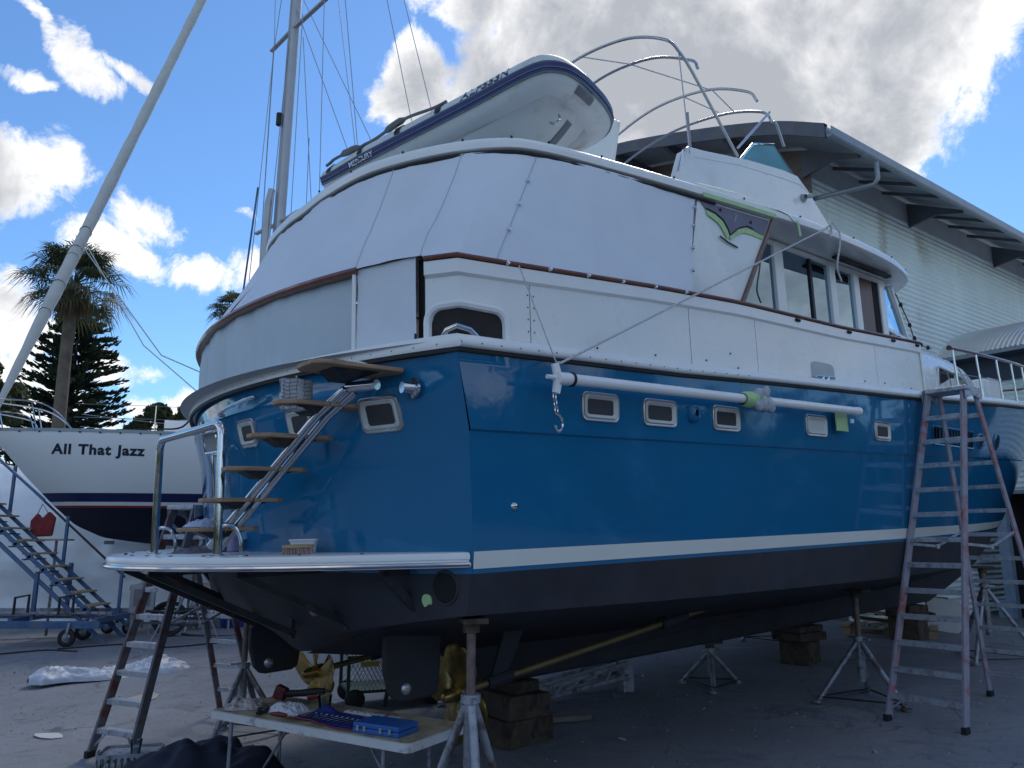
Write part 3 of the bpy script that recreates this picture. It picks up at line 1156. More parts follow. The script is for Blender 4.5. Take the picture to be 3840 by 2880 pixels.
for sg in (1, -1):
    mb = MB()
    q = []
    for u, z in ((8.45, 3.86), (10.25, 3.98), (10.20, 4.10), (10.05, 4.18), (9.8, 4.22), (8.62, 4.22)):
        b = interp(u, [t[0] for t in TRK], [t[2] for t in TRK])
        q.append(L(u, sg * (b + .012), z))
    mb.poly(q, L(0, sg * .006, 0))
    tw_ = mb.build("trunk_window", M_glassd, yacht, smooth=0)
    mb = MB()
    mb.tube([p + L(0, sg * .008, 0) for p in q] , .014, 6, closed=True)
    mb.build("trunk_window_frame", M_white2, tw_)
    mb = MB()
    a = q[0] + (q[1] - q[0]) * .42
    b_ = q[5] + (q[4] - q[5]) * .42
    mb.tube([a + L(0, sg * .008, 0), b_ + L(0, sg * .008, 0)], .010, 6)
    mb.build("trunk_window_divider", M_steel, tw_)
    # foredeck rail: stanchions, wire, varnished top rail
    us_ = [8.05, 8.96, 9.93, 10.86, 11.8, 12.8, 13.8, 14.8, 15.8]
    top = []
    for u in us_:
        zt = zs(u) + .085 + interp(u, [8, 16], [.655, .66])
        base = L(u, sg * (bs(u) - .14), zs(u) + .06)
        tp = L(u - .03, sg * (bs(u) - .15), zt)
        mb = MB()
        mb.tube([base, base + (tp - base) * .25], .022, 10)
        mb.tube([base, tp], .014, 10)
        mb.tube([base + (tp - base) * .50, base + (tp - base) * .56], .020, 10)
        mb.build("stanchion", M_steel, yacht)
        top.append(tp)
    top = [top[0] + (top[0] - top[1]) * .13] + top + [L(17.2, sg * .75, 4.98), L(18.4, 0.0, 5.06)]
    mb = MB()
    cp = catmull(top, 5)
    mb.tube(cp, [.036 if k < 2 else .024 for k in range(len(cp))], 8)
    mb.build("foredeck_top_rail", M_teak, yacht)
    mb = MB()
    mb.tube([t_ + L(0, 0, -.34) for t_ in cp], .006, 5)
    mb.build("foredeck_life_wire", M_wire, yacht)
    mb = MB()
    mb.tube([L(8.12, sg * (bs(8.1) - .14), 4.05), L(8.62, sg * (bs(8.6) - .14), zs(8.6) + .06)], .010, 6)
    mb.build("rail_brace", M_steel, yacht)
# covered windlass and locker on the foredeck
mb = MB()
mb.box((12.4, -.98, 3.99), (.5, .5, .36))
mb.lathe([(.20, 0), (.20, .10), (.185, .22), (.13, .33), (.06, .40), (.05, .44), (.02, .46), (0.001, .46)], (12.3, -1.0, 4.16), (0, 0, 1), 20)
wl = mb.build("covered_windlass", M_white2, yacht, smooth=45, bevel=.01)
mb = MB()
mb.tube([(12.3 + .206 * cos(a), -1.0 + .206 * sin(a), 4.22 + .04 * cos(a)) for a in np.linspace(0, 2 * pi, 20)[:-1]], .012, 6, closed=True)
mb.build("windlass_strap", M_dark, wl)
mb = MB()
mb.box((13.05, -1.0, 4.35), (.5, .45, .5))
for k in range(6):
    mb.box((12.79, -1.2 + .08 * k, 4.36), (.012, .03, .40))
mb.build("foredeck_locker", M_white2, yacht, smooth=0, bevel=.01)
# string of deck lights down the house corner
mb = MB()
pth = catmull([L(7.6, 1.96, 5.0), L(7.95, 1.95, 4.72), L(8.3, 1.93, 4.45), L(8.75, 1.9, 4.62 - .2), L(9.0, 1.86, 4.30)], 5)
pth = catmull([L(7.10, 2.20, 4.98), L(7.40, 2.19, 4.66), L(7.7, 2.12, 4.48), L(8.1, 2.05, 4.44), L(8.6, 1.96, 4.48)], 5)
mb.tube(pth, .007, 5)
for k in (2, 6, 10, 14, 18):
    mb.lathe([(.001, -.03), (.022, -.02), (.025, .0), (.016, .03), (.001, .032)], pth[k], (0, 0, 1), 8)
mb.build("light_string", M_dark, yacht)

# ---- flybridge
mb = MB()
zr_ = lambda u: 5.24
side = [(3.30, 5.23), (3.36, 5.75), (3.52, 6.08), (3.70, 6.19), (3.9, 6.215), (4.8, 6.37), (5.55, 6.46), (5.90, 6.47), (6.12, 6.32), (6.60, 5.88), (7.20, 5.23)]
vb = lambda z: 1.74 - .05 * (z - 5.2)
for sg in (1, -1):
    o = [L(u, sg * vb(z), z) for u, z in side]
    i = [L(u, sg * (vb(z) - .07), z) for u, z in side]
    n2 = len(side)
    mb.add(o, [tuple(range(n2))])
    mb.add(i, [tuple(range(n2))[::-1]])
    mb.add(o + i, [(k, k + 1, n2 + k + 1, n2 + k) for k in range(n2 - 1)])
# rounded front between the two sides
rows = []
for u, z in side[7:]:
    r = []
    for t in np.linspace(-1, 1, 21):
        bul = .55 * (1 - t * t)
        r.append(L(u + bul * (.3 + .7 * (6.47 - z) / 1.24), t * vb(z), z))
    rows.append(r)
mb.grid(rows)
fly = mb.build("flybridge_coaming", M_white, yacht, smooth=30, bevel=.012)
mb = MB()
mb.tube([L(u, vb(z) + .002, z) for u, z in ((3.72, 6.08), (4.6, 6.24), (5.5, 6.33), (5.95, 6.36), (6.12, 6.30))], .006, 6)
mb.build("coaming_crease", M_white2, fly)
mb = MB()
mb.tube([L(3.30, 1.765, 5.26), L(3.35, 1.75, 5.74), L(3.50, 1.73, 6.07), L(3.62, 1.72, 6.15)], .012, 6)
mb.build("coaming_piping", M_steel, fly)
mb = MB()
mb.lathe([(.001, .05), (.03, .045), (.05, .02), (.055, 0)], L(5.95, 1.70, 6.17), L(0, 1, .05), 12)
mb.lathe([(.03, .0), (.032, .10), (.02, .13), (.001, .135)], L(5.9, 1.76, 6.16), L(.6, .2, .15), 10)
mb.build("side_light", M_grey2, fly)
# windscreen of the flybridge
mb = MB()
sc_ = [(4.72, 6.365), (5.02, 6.66), (5.50, 6.80), (5.92, 6.475)]
for sg in (1, -1):
    mb.poly([L(u, sg * 1.62, z) for u, z in sc_], L(0, sg * .008, 0))
mb.add([L(5.50, 1.62, 6.80), L(5.75, .6, 6.84), L(5.75, -.6, 6.84), L(5.50, -1.62, 6.80), L(5.92, -1.62, 6.475), L(6.3, -.6, 6.475), L(6.3, .6, 6.475), L(5.92, 1.62, 6.475)],
       [(0, 1, 6, 7), (1, 2, 5, 6), (2, 3, 4, 5)])
fs = mb.build("flybridge_windscreen", M_glassb, fly, smooth=0)
mb = MB()
for sg in (1, -1):
    mb.tube([L(u, sg * 1.628, z) for u, z in sc_], .016, 6)
mb.tube([L(5.50, 1.62, 6.80), L(5.75, .6, 6.84), L(5.75, -.6, 6.84), L(5.50, -1.62, 6.80)], .014, 6)
mb.build("windscreen_frame", M_steel, fs)
# helm seat back showing above the dinghy
mb = MB()
mb.poly([L(3.45, .86, 6.80), L(3.45, .78, 6.86), L(3.45, .68, 6.87), L(3.45, -.25, 6.80), L(3.45, -.25, 5.3), L(3.45, .45, 5.3)], L(.08, 0, 0))
mb.build("helm_seat_back", M_white, yacht, smooth=0, bevel=.02)
mb = MB()
mb.tube([L(3.43, .14, 6.30), L(3.40, .17, 6.22), L(3.40, .25, 6.20), L(3.43, .29, 6.28)], .010, 6)
mb.build("seat_handle", M_steel, yacht)

# ---- folding awning frame over the flybridge (stainless hoops)
def hoop(base_u, top_u, z_base, z_corner, z_crown, vw_, sides_=(1, -1), name="awning_hoop", r=.018):
    pts = []
    if 1 in sides_:
        pts += [L(base_u, vw_ + .02, z_base), L(base_u + (top_u - base_u) * .6, vw_ + .02, z_base + (z_corner - z_base) * .6)]
    pts += [L(top_u + (base_u - top_u) * .13, vw_, z_corner - .16), L(top_u, vw_ - .12, z_corner + .02)]
    for t in (.55, 0, -.55):
        pts.append(L(top_u, vw_ * t, z_corner + (z_crown - z_corner) * (1 - t * t)))
    pts += [L(top_u, -(vw_ - .12), z_corner + .02), L(top_u + (base_u - top_u) * .13, -vw_, z_corner - .16)]
    if -1 in sides_:
        pts += [L(base_u + (top_u - base_u) * .6, -vw_ - .02, z_base + (z_corner - z_base) * .6), L(base_u, -vw_ - .02, z_base)]
    mb = MB()
    mb.tube(catmull(pts, 7), r, 8)
    return mb.build(name, M_dull, yacht)


hoop(4.66, 3.58, 6.38, 7.53, 8.02, 1.62)
hoop(3.90, 4.12, 7.28, 7.50, 8.0, 1.58, ())
hoop(5.48, 5.22, 7.22, 7.48, 7.95, 1.60, ())
hoop(5.75, 5.52, 6.85, 7.30, 7.66, 1.60)
for sg in (1, -1):
    mb = MB()
    mb.tube([L(4.68, sg * 1.64, 6.50), L(5.50, sg * 1.61, 7.25)], .016, 8)
    mb.build("awning_strut", M_dull, yacht)
mb = MB()
mb.tube([L(3.56, .18, 8.02), L(4.1, .55, 7.93), L(5.2, 1.0, 7.74), L(5.5, 1.12, 7.46)], .008, 5)
mb.tube([L(5.22, .48, 7.92), L(5.52, .85, 7.60)], .008, 5)
mb.tube([L(3.72, 1.60, 7.42), L(3.70, 1.66, 6.4), L(3.66, 1.70, 6.1)], .008, 5)
mb.build("awning_cord", M_rope, yacht)
mb = MB()
mb.grid([[L(3.72 + dx, 1.66 + dy, z) for dx, dy in ((-.03 * s_, 0), (0, .02), (.03 * s_, 0), (0, -.02))] for z, s_ in ((6.62, .3), (6.45, .9), (6.25, 1.2), (6.12, .5))], closed=True)
mb.build("strap_bundle", M_grey2, yacht)

# ---- openings in the topsides
def hv(u, z):
    """half breadth of the hull at u, z above the stripe"""
    def at(name):
        lo, hi = 0.0, 1.0
        for _ in range(40):
            mid = (lo + hi) / 2
            if lev(name, mid)[0] < u:
                lo = mid
            else:
                hi = mid
        return lev(name, lo)
    k, s_ = at("kn"), at("sheer")
    if z >= k[2]:
        return interp(z, [k[2], s_[2]], [k[1] + .018, s_[1]])
    t_ = at("st")
    return interp(z, [t_[2], k[2]], [t_[1], k[1]])


def rrect(w, h, r, n=5):
    out = []
    for cx, cy, a0 in ((w / 2 - r, h / 2 - r, 0), (-w / 2 + r, h / 2 - r, 90), (-w / 2 + r, -h / 2 + r, 180), (w / 2 - r, -h / 2 + r, 270)):
        for k in range(n + 1):
            a = radians(a0 + 90 * k / n)
            out.append((cx + r * cos(a), cy + r * sin(a)))
    return out


M_screen = mat("porthole_screen", (.05, .05, .055), .6, var=.25, vscale=80)
M_cream = mat("cream_porthole_rim", (.60, .62, .58), .35, var=.05)


def porthole(fn, w, h, label=None, dark=True, flat=False):
    """fn(a, b, off) -> local point; a along, b up, off outwards"""
    r = .035
    fl = rrect(w, h, r + .012)
    mb = MB()
    o2 = rrect(w - .055, h - .055, r)
    n = len(fl)
    mb.grid([[fn(a, b, .0) for a, b in fl], [fn(a, b, .012) for a, b in fl], [fn(a, b, .016) for a, b in rrect(w - .012, h - .012, r + .008)], [fn(a, b, .012) for a, b in rrect(w - .045, h - .045, r)]], closed=True)
    ph = mb.build("porthole", M_dull, yacht, smooth=35)
    mb = MB()
    d0, d1 = .022, .025
    mb.grid([[fn(a, b, .008) for a, b in rrect(w - .044, h - .044, r)], [fn(a, b, d0) for a, b in rrect(w - .05, h - .05, r)], [fn(a, b, d1) for a, b in rrect(w - .058, h - .058, r - .004)],
             [fn(a, b, d0) for a, b in rrect(w - .068, h - .068, r - .008)], [fn(a, b, .006) for a, b in rrect(w - .115, h - .105, r - .014)]], closed=True)
    mb.build("porthole_rim", M_cream, ph, smooth=35)
    mb = MB()
    mb.add([fn(a, b, .007) for a, b in rrect(w - .11, h - .10, r - .014)], [tuple(range(n))])
    mb.build("porthole_screen", M_screen if dark else M_cream, ph, smooth=0)
    return ph


for u0, u1, z0, z1, dk in ((1.01, 1.385, 2.90, 3.115, 1), (1.65, 2.04, 2.90, 3.115, 1), (2.50, 2.88, 2.91, 3.125, 1), (3.92, 4.31, 2.935, 3.145, 0), (5.27, 5.63, 2.95, 3.16, 1)):
    cu, cz = (u0 + u1) / 2, (z0 + z1) / 2
    porthole(lambda a, b, off, cu=cu, cz=cz: L(cu + a, hv(cu + a, cz + b) + off, cz + b), u1 - u0, z1 - z0, dark=bool(dk))


def tr_fn(cv, cz):
    def f(a, b, off):
        z = cz + b
        bb = b0z(z)
        v = cv - a
        return L(cornU(z) - TR_S(z) * (1 - (v / bb) ** 2) - off, v, z)
    return f


for v0, v1, z0, z1 in ((1.755, 2.08, 2.815, 3.055), (1.02, 1.315, 2.83, 3.055), (.29, .58, 2.835, 3.055), (-.45, -.15, 2.835, 3.055)):
    porthole(tr_fn((v0 + v1) / 2, (z0 + z1) / 2), v1 - v0, z1 - z0)
# courtesy light, grab rail and scoop
mb = MB()
f = tr_fn(1.17, 3.205)
mb.grid([[f(a, b, .03) for a, b in rrect(.115, .115, .012, 2)], [f(a, b, .035) for a, b in rrect(.10, .10, .012, 2)], [f(a, b, .033) for a, b in rrect(.075, .075, .008, 2)]], closed=True)
cl_ = mb.build("stern_light", M_white2, yacht, smooth=0)
mb = MB()
mb.add([f(a, b, .033) for a, b in rrect(.08, .08, .008, 2)], [tuple(range(12))])
mb.build("stern_light_lens", M_grey2, cl_, smooth=0)
mb = MB()
f = tr_fn(.38, 3.16)
mb.tube(catmull([f(-.32, .03, .0), f(-.30, .03, .05), f(0, .0, .075), f(.30, -.03, .05), f(.32, -.03, 0)], 5), .014, 8)
mb.build("transom_grab_rail", M_steel, yacht)
mb = MB()
u_, z_ = 2.24, 3.03
mb.grid([[L(u_ + a * s_, hv(u_, z_) + d, z_ + b * s_) for a, b in rrect(.10, .13, .03, 3)] for d, s_ in ((0, 1.1), (.03, 1.05), (.05, .8), (.053, .4))], closed=True)
mb.build("hull_vent_scoop", M_hull, yacht)
mb = MB()
u_, z_ = .42, 2.30
mb.lathe([(.001, .012), (.018, .012), (.026, .006), (.028, 0)], L(u_, hv(u_, z_), z_), L(0, 1, 0), 12)
mb.build("skin_fitting", M_steel, yacht)
mb = MB()
# dark openings forward
def hull_patch(name, u0, u1, z0, z1, r, m, off=.004):
    mb = MB()
    cu, cz = (u0 + u1) / 2, (z0 + z1) / 2
    pts = rrect(u1 - u0, z1 - z0, r, 5)
    ctr = L(cu, hv(cu, cz) + off, cz)
    P = [L(cu + a, hv(cu + a, cz + b) + off, cz + b) for a, b in pts]
    mb.add(P, [tuple(range(len(P)))])
    ob = mb.build(name, m, yacht, smooth=0)
    mb = MB()
    mb.tube([p + L(0, .004, 0) for p in P], .012, 6, closed=True)
    mb.build(name + "_rim", M_hull, ob)
    return ob


M_louv = mat("black_louvre", (.012, .012, .015), .5)
lv = hull_patch("engine_air_grille", 6.72, 8.05, 2.98, 3.19, .03, M_louv)
mb = MB()
for k in range(14):
    u = 6.80 + k * .092
    mb.bar(L(u, hv(u, 3.0) + .012, 2.995), L(u, hv(u, 3.17) + .012, 3.175), .012, .016, (0, 1, 0))
mb.build("grille_bars", M_darkmet, lv, smooth=0)
hull_patch("oval_opening", 8.22, 8.46, 3.0, 3.18, .08, M_black)
hull_patch("oval_opening", 8.95, 9.22, 3.02, 3.22, .09, M_black)
hull_patch("hawse_opening", 11.55, 11.85, 3.18, 3.36, .08, M_black)
# exhaust outlet and anode on the transom
f = tr_fn(2.28, 1.80)
mb = MB()
rows = [[f(.085 * cos(a) * s_, .10 * sin(a) * s_, d) for a in np.linspace(0, 2 * pi, 25)[:-1]] for s_, d in ((1.1, 0), (1.08, .012), (.98, .012), (.95, .0))]
mb.grid(rows, closed=True)
ex = mb.build("exhaust_outlet", M_anti, yacht)
mb = MB()
mb.add([f(.08 * cos(a), .092 * sin(a), .012) for a in np.linspace(0, 2 * pi, 25)[:-1]], [tuple(range(24))])
mb.build("exhaust_bore", M_black, ex, smooth=0)
f = tr_fn(2.14, 1.715)
mb = MB()
pts = [(.034 * cos(a), .042 * sin(a) if sin(a) > -.6 else -.03 + .01 * cos(3 * a)) for a in np.linspace(0, 2 * pi, 21)[:-1]]
mb.grid([[f(a, b, 0) for a, b in pts], [f(a, b, .012) for a, b in pts]], closed=True)
mb.add([f(a, b, .012) for a, b in pts], [tuple(range(20))])
mb.build("taped_skin_fitting", M_tape, yacht, smooth=0)
f = tr_fn(.95, 1.60)
mb = MB()
mb.lathe([(.001, .03), (.035, .03), (.05, .01), (.05, 0)], f(0, 0, 0), L(-1, 0, 0), 14)
mb.build("pink_skin_fitting", mat("pinkish_primer", (.30, .22, .28), .6), yacht)

# ---- swimming platform
PS, PB, PZ = 1.50, 2.44, 2.022


def plat_u(v, ext=0.0):
    t = min(1.0, abs(v) / PB)
    return .08 - (PS + ext) * (1 - t ** 2.0)


vv_ = np.linspace(PB, -PB, 61)
prof = [(.03, .0), (-.01, -.006), (-.022, -.022), (-.022, -.045), (-.010, -.052), (-.012, -.06), (-.03, -.068), (-.034, -.085), (-.02, -.096), (.05, -.10)]
cols = []
for ins, dz in prof:
    cols.append([L(.08 - (PS - ins * 1.0) * (1 - (v / PB) ** 2) + ins * .0, v * (1 - ins * .35), PZ + dz) for v in vv_])
mb = MB()
mb.grid([[c[i] for c in cols] for i in range(len(vv_))])
top = cols[0]
inn = [L(cornU(2.0) - TR_S(2.0) * (1 - (v / 2.48) ** 2) + .01, v * .985, PZ) for v in vv_]
mb.grid([top, inn])
bot = cols[-1]
inb = [L(p[0], p[1], PZ - .10) for p in inn]
mb.grid([bot, inb])
for k in (0, -1):
    mb.add([c[k] for c in cols] + [inb[k], inn[k]], [tuple(range(len(cols) + 2))])
plat = mb.build("swim_platform", M_white2, yacht, smooth=40)
mb = MB()
mb.tube([L(.08 - (PS + .034) * (1 - (v / PB) ** 2), v * 1.008, PZ - .076) for v in vv_], .015, 8)
mb.build("platform_rub_strip", M_steel, plat)
fx = MB()
for v in np.arange(-2.0, 2.2, .33):
    u = .08 - (PS - .12) * (1 - (v / PB) ** 2)
    fx.lathe([(.001, .006), (.012, .006), (.014, 0)], L(u, v, PZ), (0, 0, 1), 8)
tag(fx.build("deck_fastenings", M_darkmet, plat), kind="stuff")
# brackets under the platform
for v in (2.0, 1.2, .35, -.5, -1.3, -2.1):
    mb = MB()
    ua = .08 - PS * (1 - (v / PB) ** 2) + .12
    ub = cornU(1.45) - TR_S(1.45) * (1 - (v / 2.42) ** 2)
    zlow = max(1.36, 1.17 + .46 * (abs(v) / 2.41) ** .72 + .05)
    mb.bar(L(ua, v, PZ - .12), L(ub, v, zlow), .05, .05)
    mb.bar(L(ub - .03, v, PZ - .1), L(ub - .02, v, zlow - .03), .04, .03, (1, 0, 0))
    mb.bar(L(ua, v, PZ - .125), L(ub, v, PZ - .125), .05, .04)
    mb.build("platform_bracket", M_darkmet, plat, smooth=0)

# ---- stainless rails on the platform
def plat_rail(pa, pb, ht, brace):
    e = MB()
    a, b = V3(pa), V3(pb)
    ta, tb = a + V3(0, 0, ht), b + V3(0, 0, ht)
    d = nrm(tb - ta)
    path = [a, ta - V3(0, 0, .09)]
    for k in range(1, 6):
        t = k / 6 * pi / 2
        path.append(ta + d * .09 * (1 - cos(t)) - V3(0, 0, .09 * (1 - sin(t))))
    path += [ta + d * .09, tb - d * .09]
    for k in range(1, 6):
        t = k / 6 * pi / 2
        path.append(tb - d * .09 * (1 - sin(t)) - V3(0, 0, .09 * (1 - cos(t))))
    path += [tb - V3(0, 0, .09), b]
    e.tube(path, .030, 12)
    for p in (a, b):
        e.lathe([(.05, 0), (.05, .008), (.032, .012)], p, (0, 0, 1), 14)
    ob = e.build("platform_rail", M_steel, plat)
    m2 = MB()
    for p in (a, b):
        q = p + V3(*brace)
        m2.tube(catmull([p + V3(0, 0, .17), p + V3(*brace) * .25 + V3(0, 0, .205), p + V3(*brace) * .75 + V3(0, 0, .185), q + V3(0, 0, .09), q], 4), .013, 8)
    m2.build("rail_hook", M_steel, ob)
    return ob


plat_rail(L(-1.07, -.30, PZ), L(-1.00, 1.00, PZ), .92, L(.14, .06, 0))
# framed plate by the rail
f = tr_fn(.52, 2.85)
mb = MB()
fr_ = [f(a, b, .35) for a, b in rrect(.22, .15, .015, 2)]
mb.tube(fr_, .011, 6, closed=True)
sp = mb.build("chrome_plate_frame", M_steel, yacht)
mb = MB()
mb.add([f(a, b, .352) for a, b in rrect(.21, .14, .012, 2)], [tuple(range(12))])
mb.build("plate_face", M_grey2, sp, smooth=0)
f = tr_fn(-.1, 2.6)
mb = MB()
mb.tube(catmull([f(0, .25, .0), f(0.0, .25, .10), f(0, 0, .12), f(.03, -.22, .10), f(.03, -.22, 0)], 5), .014, 8)
mb.build("transom_hand_hold", M_steel, yacht)
# pale colour for white rectangles reflected in the transom, not applied
f = tr_fn(.72, 2.52)
M_reflected = mat("pale_painted_reflection", (.50, .55, .60), .35)

# ---- boarding stair: stainless spine with teak treads
TREADS = [(3.185, -.86, -.22, 2.02, .34), (2.98, -.92, -.36, 1.74, .23), (2.79, -.98, -.42, 1.47, .23), (2.585, -1.06, -.50, 1.24, .23), (2.385, -1.13, -.58, 1.01, .23), (2.19, -1.20, -.66, .78, .23)]
for k, (z, u0, u1, v, dv) in enumerate(TREADS):
    n = len(TREADS)
    for half in ((0,) if k == 0 else (0, 1)):
        mb = MB()
        um = u0 + (u1 - u0) * .58
        if k == 0:
            pts = [(u0, v + dv * .35), (u0 + .06, v + dv * .5), (u1 - .02, v + dv * .5), (u1 + .02, v + dv * .3), (u1 + .02, v - dv * .5), (u0 + .05, v - dv * .5), (u0, v - dv * .3)]
        elif half == 0:
            pts = [(u0, v + dv * .2), (u0 + .10, v + dv * .5), (um, v + dv * .5), (um, v - dv * .5), (u0 + .10, v - dv * .5), (u0, v - dv * .25)]
        else:
            pts = [(um + .01, v + dv * .5), (u1 - .05, v + dv * .5), (u1, v + dv * .35), (u1, v - dv * .35), (u1 - .05, v - dv * .5), (um + .01, v - dv * .5)]
        mb.poly([L(a, b, z) for a, b in pts], (0, 0, .028))
        mb.build("tread", M_teakgrey, yacht, smooth=0, bevel=.006)
    mb = MB()
    um = (u0 + u1) / 2
    mb.poly([L(um - .17, v + dv * .3, z - .002), L(um + .17, v + dv * .3, z - .002), L(um + .06, v + .02, z - .045), L(um - .06, v + .02, z - .045)], L(0, -dv * .6, 0))
    mb.build("tread_bracket", M_darkmet, yacht, smooth=0)
mb = MB()
sp_pts = [L((t[1] + t[2]) / 2 + .02, t[3], t[0] - .02) for t in TREADS]
mb.tube([sp_pts[0] + V3(0, .1, -.08), sp_pts[1] + V3(0, .0, -.02), sp_pts[-1], sp_pts[-1] + (sp_pts[-1] - sp_pts[-2]) * .45], .030, 10)
mb.tube([sp_pts[0] + V3(.07, .1, -.09), sp_pts[1] + V3(.07, .0, -.03), sp_pts[-1] + V3(.07, 0, -.01), sp_pts[-1] + V3(.07, 0, -.01) + (sp_pts[-1] - sp_pts[-2]) * .45], .030, 10)
mb.build("stair_spine", M_steel, yacht)
mb = MB()
mb.tube([L(-.50, 1.92, 3.10), L(-.42, 2.16, 3.09)], .035, 12)
ub_ = transom_pt(3.08, 2.2)
mb.lathe([(.07, 0), (.07, .02), (.045, .03), (.04, .10), (.001, .10)], L(ub_ + .01, 2.22, 3.08), L(-1, -.1, 0), 16)
mb.build("stair_mount", M_steel, yacht)

# ---- rudders, shafts, propellers
for sg in (1, -1):
    du = .0 if sg == 1 else -.30      # the port gear sits a little further aft
    mb = MB()
    rp = [(.34, .92), (.40, .86), (.46, .845), (.72, .85), (.78, .88), (.80, 1.0), (.82, 1.34), (.79, 1.42), (.66, 1.465), (.50, 1.455), (.34, 1.41), (.295, 1.34), (.29, 1.1)]
    mb.poly([L(u + du, sg * 1.0 + .03, z) for u, z in rp], L(0, -.06, 0))
    rd = mb.build("rudder", M_anti, yacht, smooth=0, bevel=.02)
    mb = MB()
    mb.lathe([(.03, 0), (.03, .36)], L(.58 + du, sg * 1.0, 1.34), (0, 0, 1), 12)
    mb.build("rudder_stock", M_anti, rd)
    for sd in (1, -1):
        mb = MB()
        mb.lathe([(.045, 0), (.045, .008), (.035, .018), (.016, .022), (.014, .016), (.001, .016)], L(.48 + du, sg * 1.0 + sd * .032, .945), L(0, sd, 0), 20)
        mb.build("rudder_anode", M_zinc, rd)
    # shaft
    mb = MB()
    a, b = L(.88 + du, sg * 1.0, .82 + du * .115), L(5.05, sg * 1.0, 1.30)
    mb.tube([a, b], .030, 10)
    mb.build("propeller_shaft", M_brass, yacht)
    mb = MB()
    p = L(1.42, sg * 1.0, .885)
    mb.tube([p - V3(.13, 0, .015), p + V3(.13, 0, .015)], .055, 12)
    mb.poly([p + V3(-.08, -.015, .04), p + V3(.09, -.015, .05), L(1.75, sg * 1.0, 1.45) + V3(.05, -.015, 0), L(1.55, sg * 1.0, 1.45) + V3(0, -.015, 0)], (0, .03, 0))
    mb.build("shaft_bracket", M_anti, yacht, smooth=30)
    mb = MB()
    mb.tube([L(3.55, sg, 1.125), L(3.95, sg, 1.172)], .06, 12)
    mb.poly([L(3.6, sg * 1.0 - .02, 1.14), L(3.9, sg * 1.0 - .02, 1.17), L(3.95, sg * 1.0 - .02, 1.35), L(3.65, sg * 1.0 - .02, 1.33)], L(0, .04, 0))
    mb.build("shaft_log", M_anti, yacht, smooth=30)
    # propeller: hub and four blades
    pr = empty("propeller")
    pr.parent = yacht
    d = nrm(L(5.05, sg, 1.30) - L(.88 + du, sg, .82 + du * .115))
    hub_p = L(.98 + du, sg * 1.0, .832 + du * .115)
    mb = MB()
    mb.lathe([(.001, -.15), (.035, -.135), (.05, -.10), (.06, -.02), (.065, .05), (.055, .09), (.001, .09)], hub_p, d, 20)
    mb.build("hub", M_bronze, pr)
    xax = nrm(np.cross(d, (0, 0, 1)))
    yax = np.cross(d, xax)
    for k in range(4):
        ang = k * pi / 2 + (.35 if sg == 1 else .0)
        rad = xax * cos(ang) + yax * sin(ang)
        tan = np.cross(d, rad)
        rows_f, rows_b = [], []
        R_ = .43
        for i in range(13):
            fr_ = i / 12
            r = .05 + (R_ - .05) * fr_
            wdt = .18 * sqrt(max(0.0, 1 - ((fr_ - .56) / .46) ** 2)) + .004 if fr_ > .12 else .05
            pitch = math.atan2(.30, 2 * pi * max(r, .12))
            rf, rb = [], []
            for j in range(11):
                s_ = (j / 10 - .5) * 2
                cup_ = .02 * s_ * s_
                q = hub_p + rad * r + (tan * cos(pitch) + d * sin(pitch) * sg) * wdt * s_ + d * (cup_ - .03 * fr_)
                th = .012 * (1 - fr_ * .8) * (1 - s_ * s_) + .0015
                rf.append(q + d * th)
                rb.append(q - d * th)
            rows_f.append(rf)
            rows_b.append(rb)
        mb = MB()
        mb.grid(rows_f)
        mb.grid(rows_b)
        mb.grid([[r[0] for r in rows_f], [r[0] for r in rows_b]])
        mb.grid([[r[-1] for r in rows_f], [r[-1] for r in rows_b]])
        mb.grid([rows_f[-1], rows_b[-1]])
        mb.build("blade", M_bronze, pr, smooth=50)

# ================================================================== ground
def gu(x, y):
    return (x + 1.8213) * .7771 + (y - 6.8429) * .6293


def zg(x, y):
    return interp(gu(x, y), [-40, -3, 9, 13, 17, 60], [-.135, -.135, .405, .405, .04, .04])


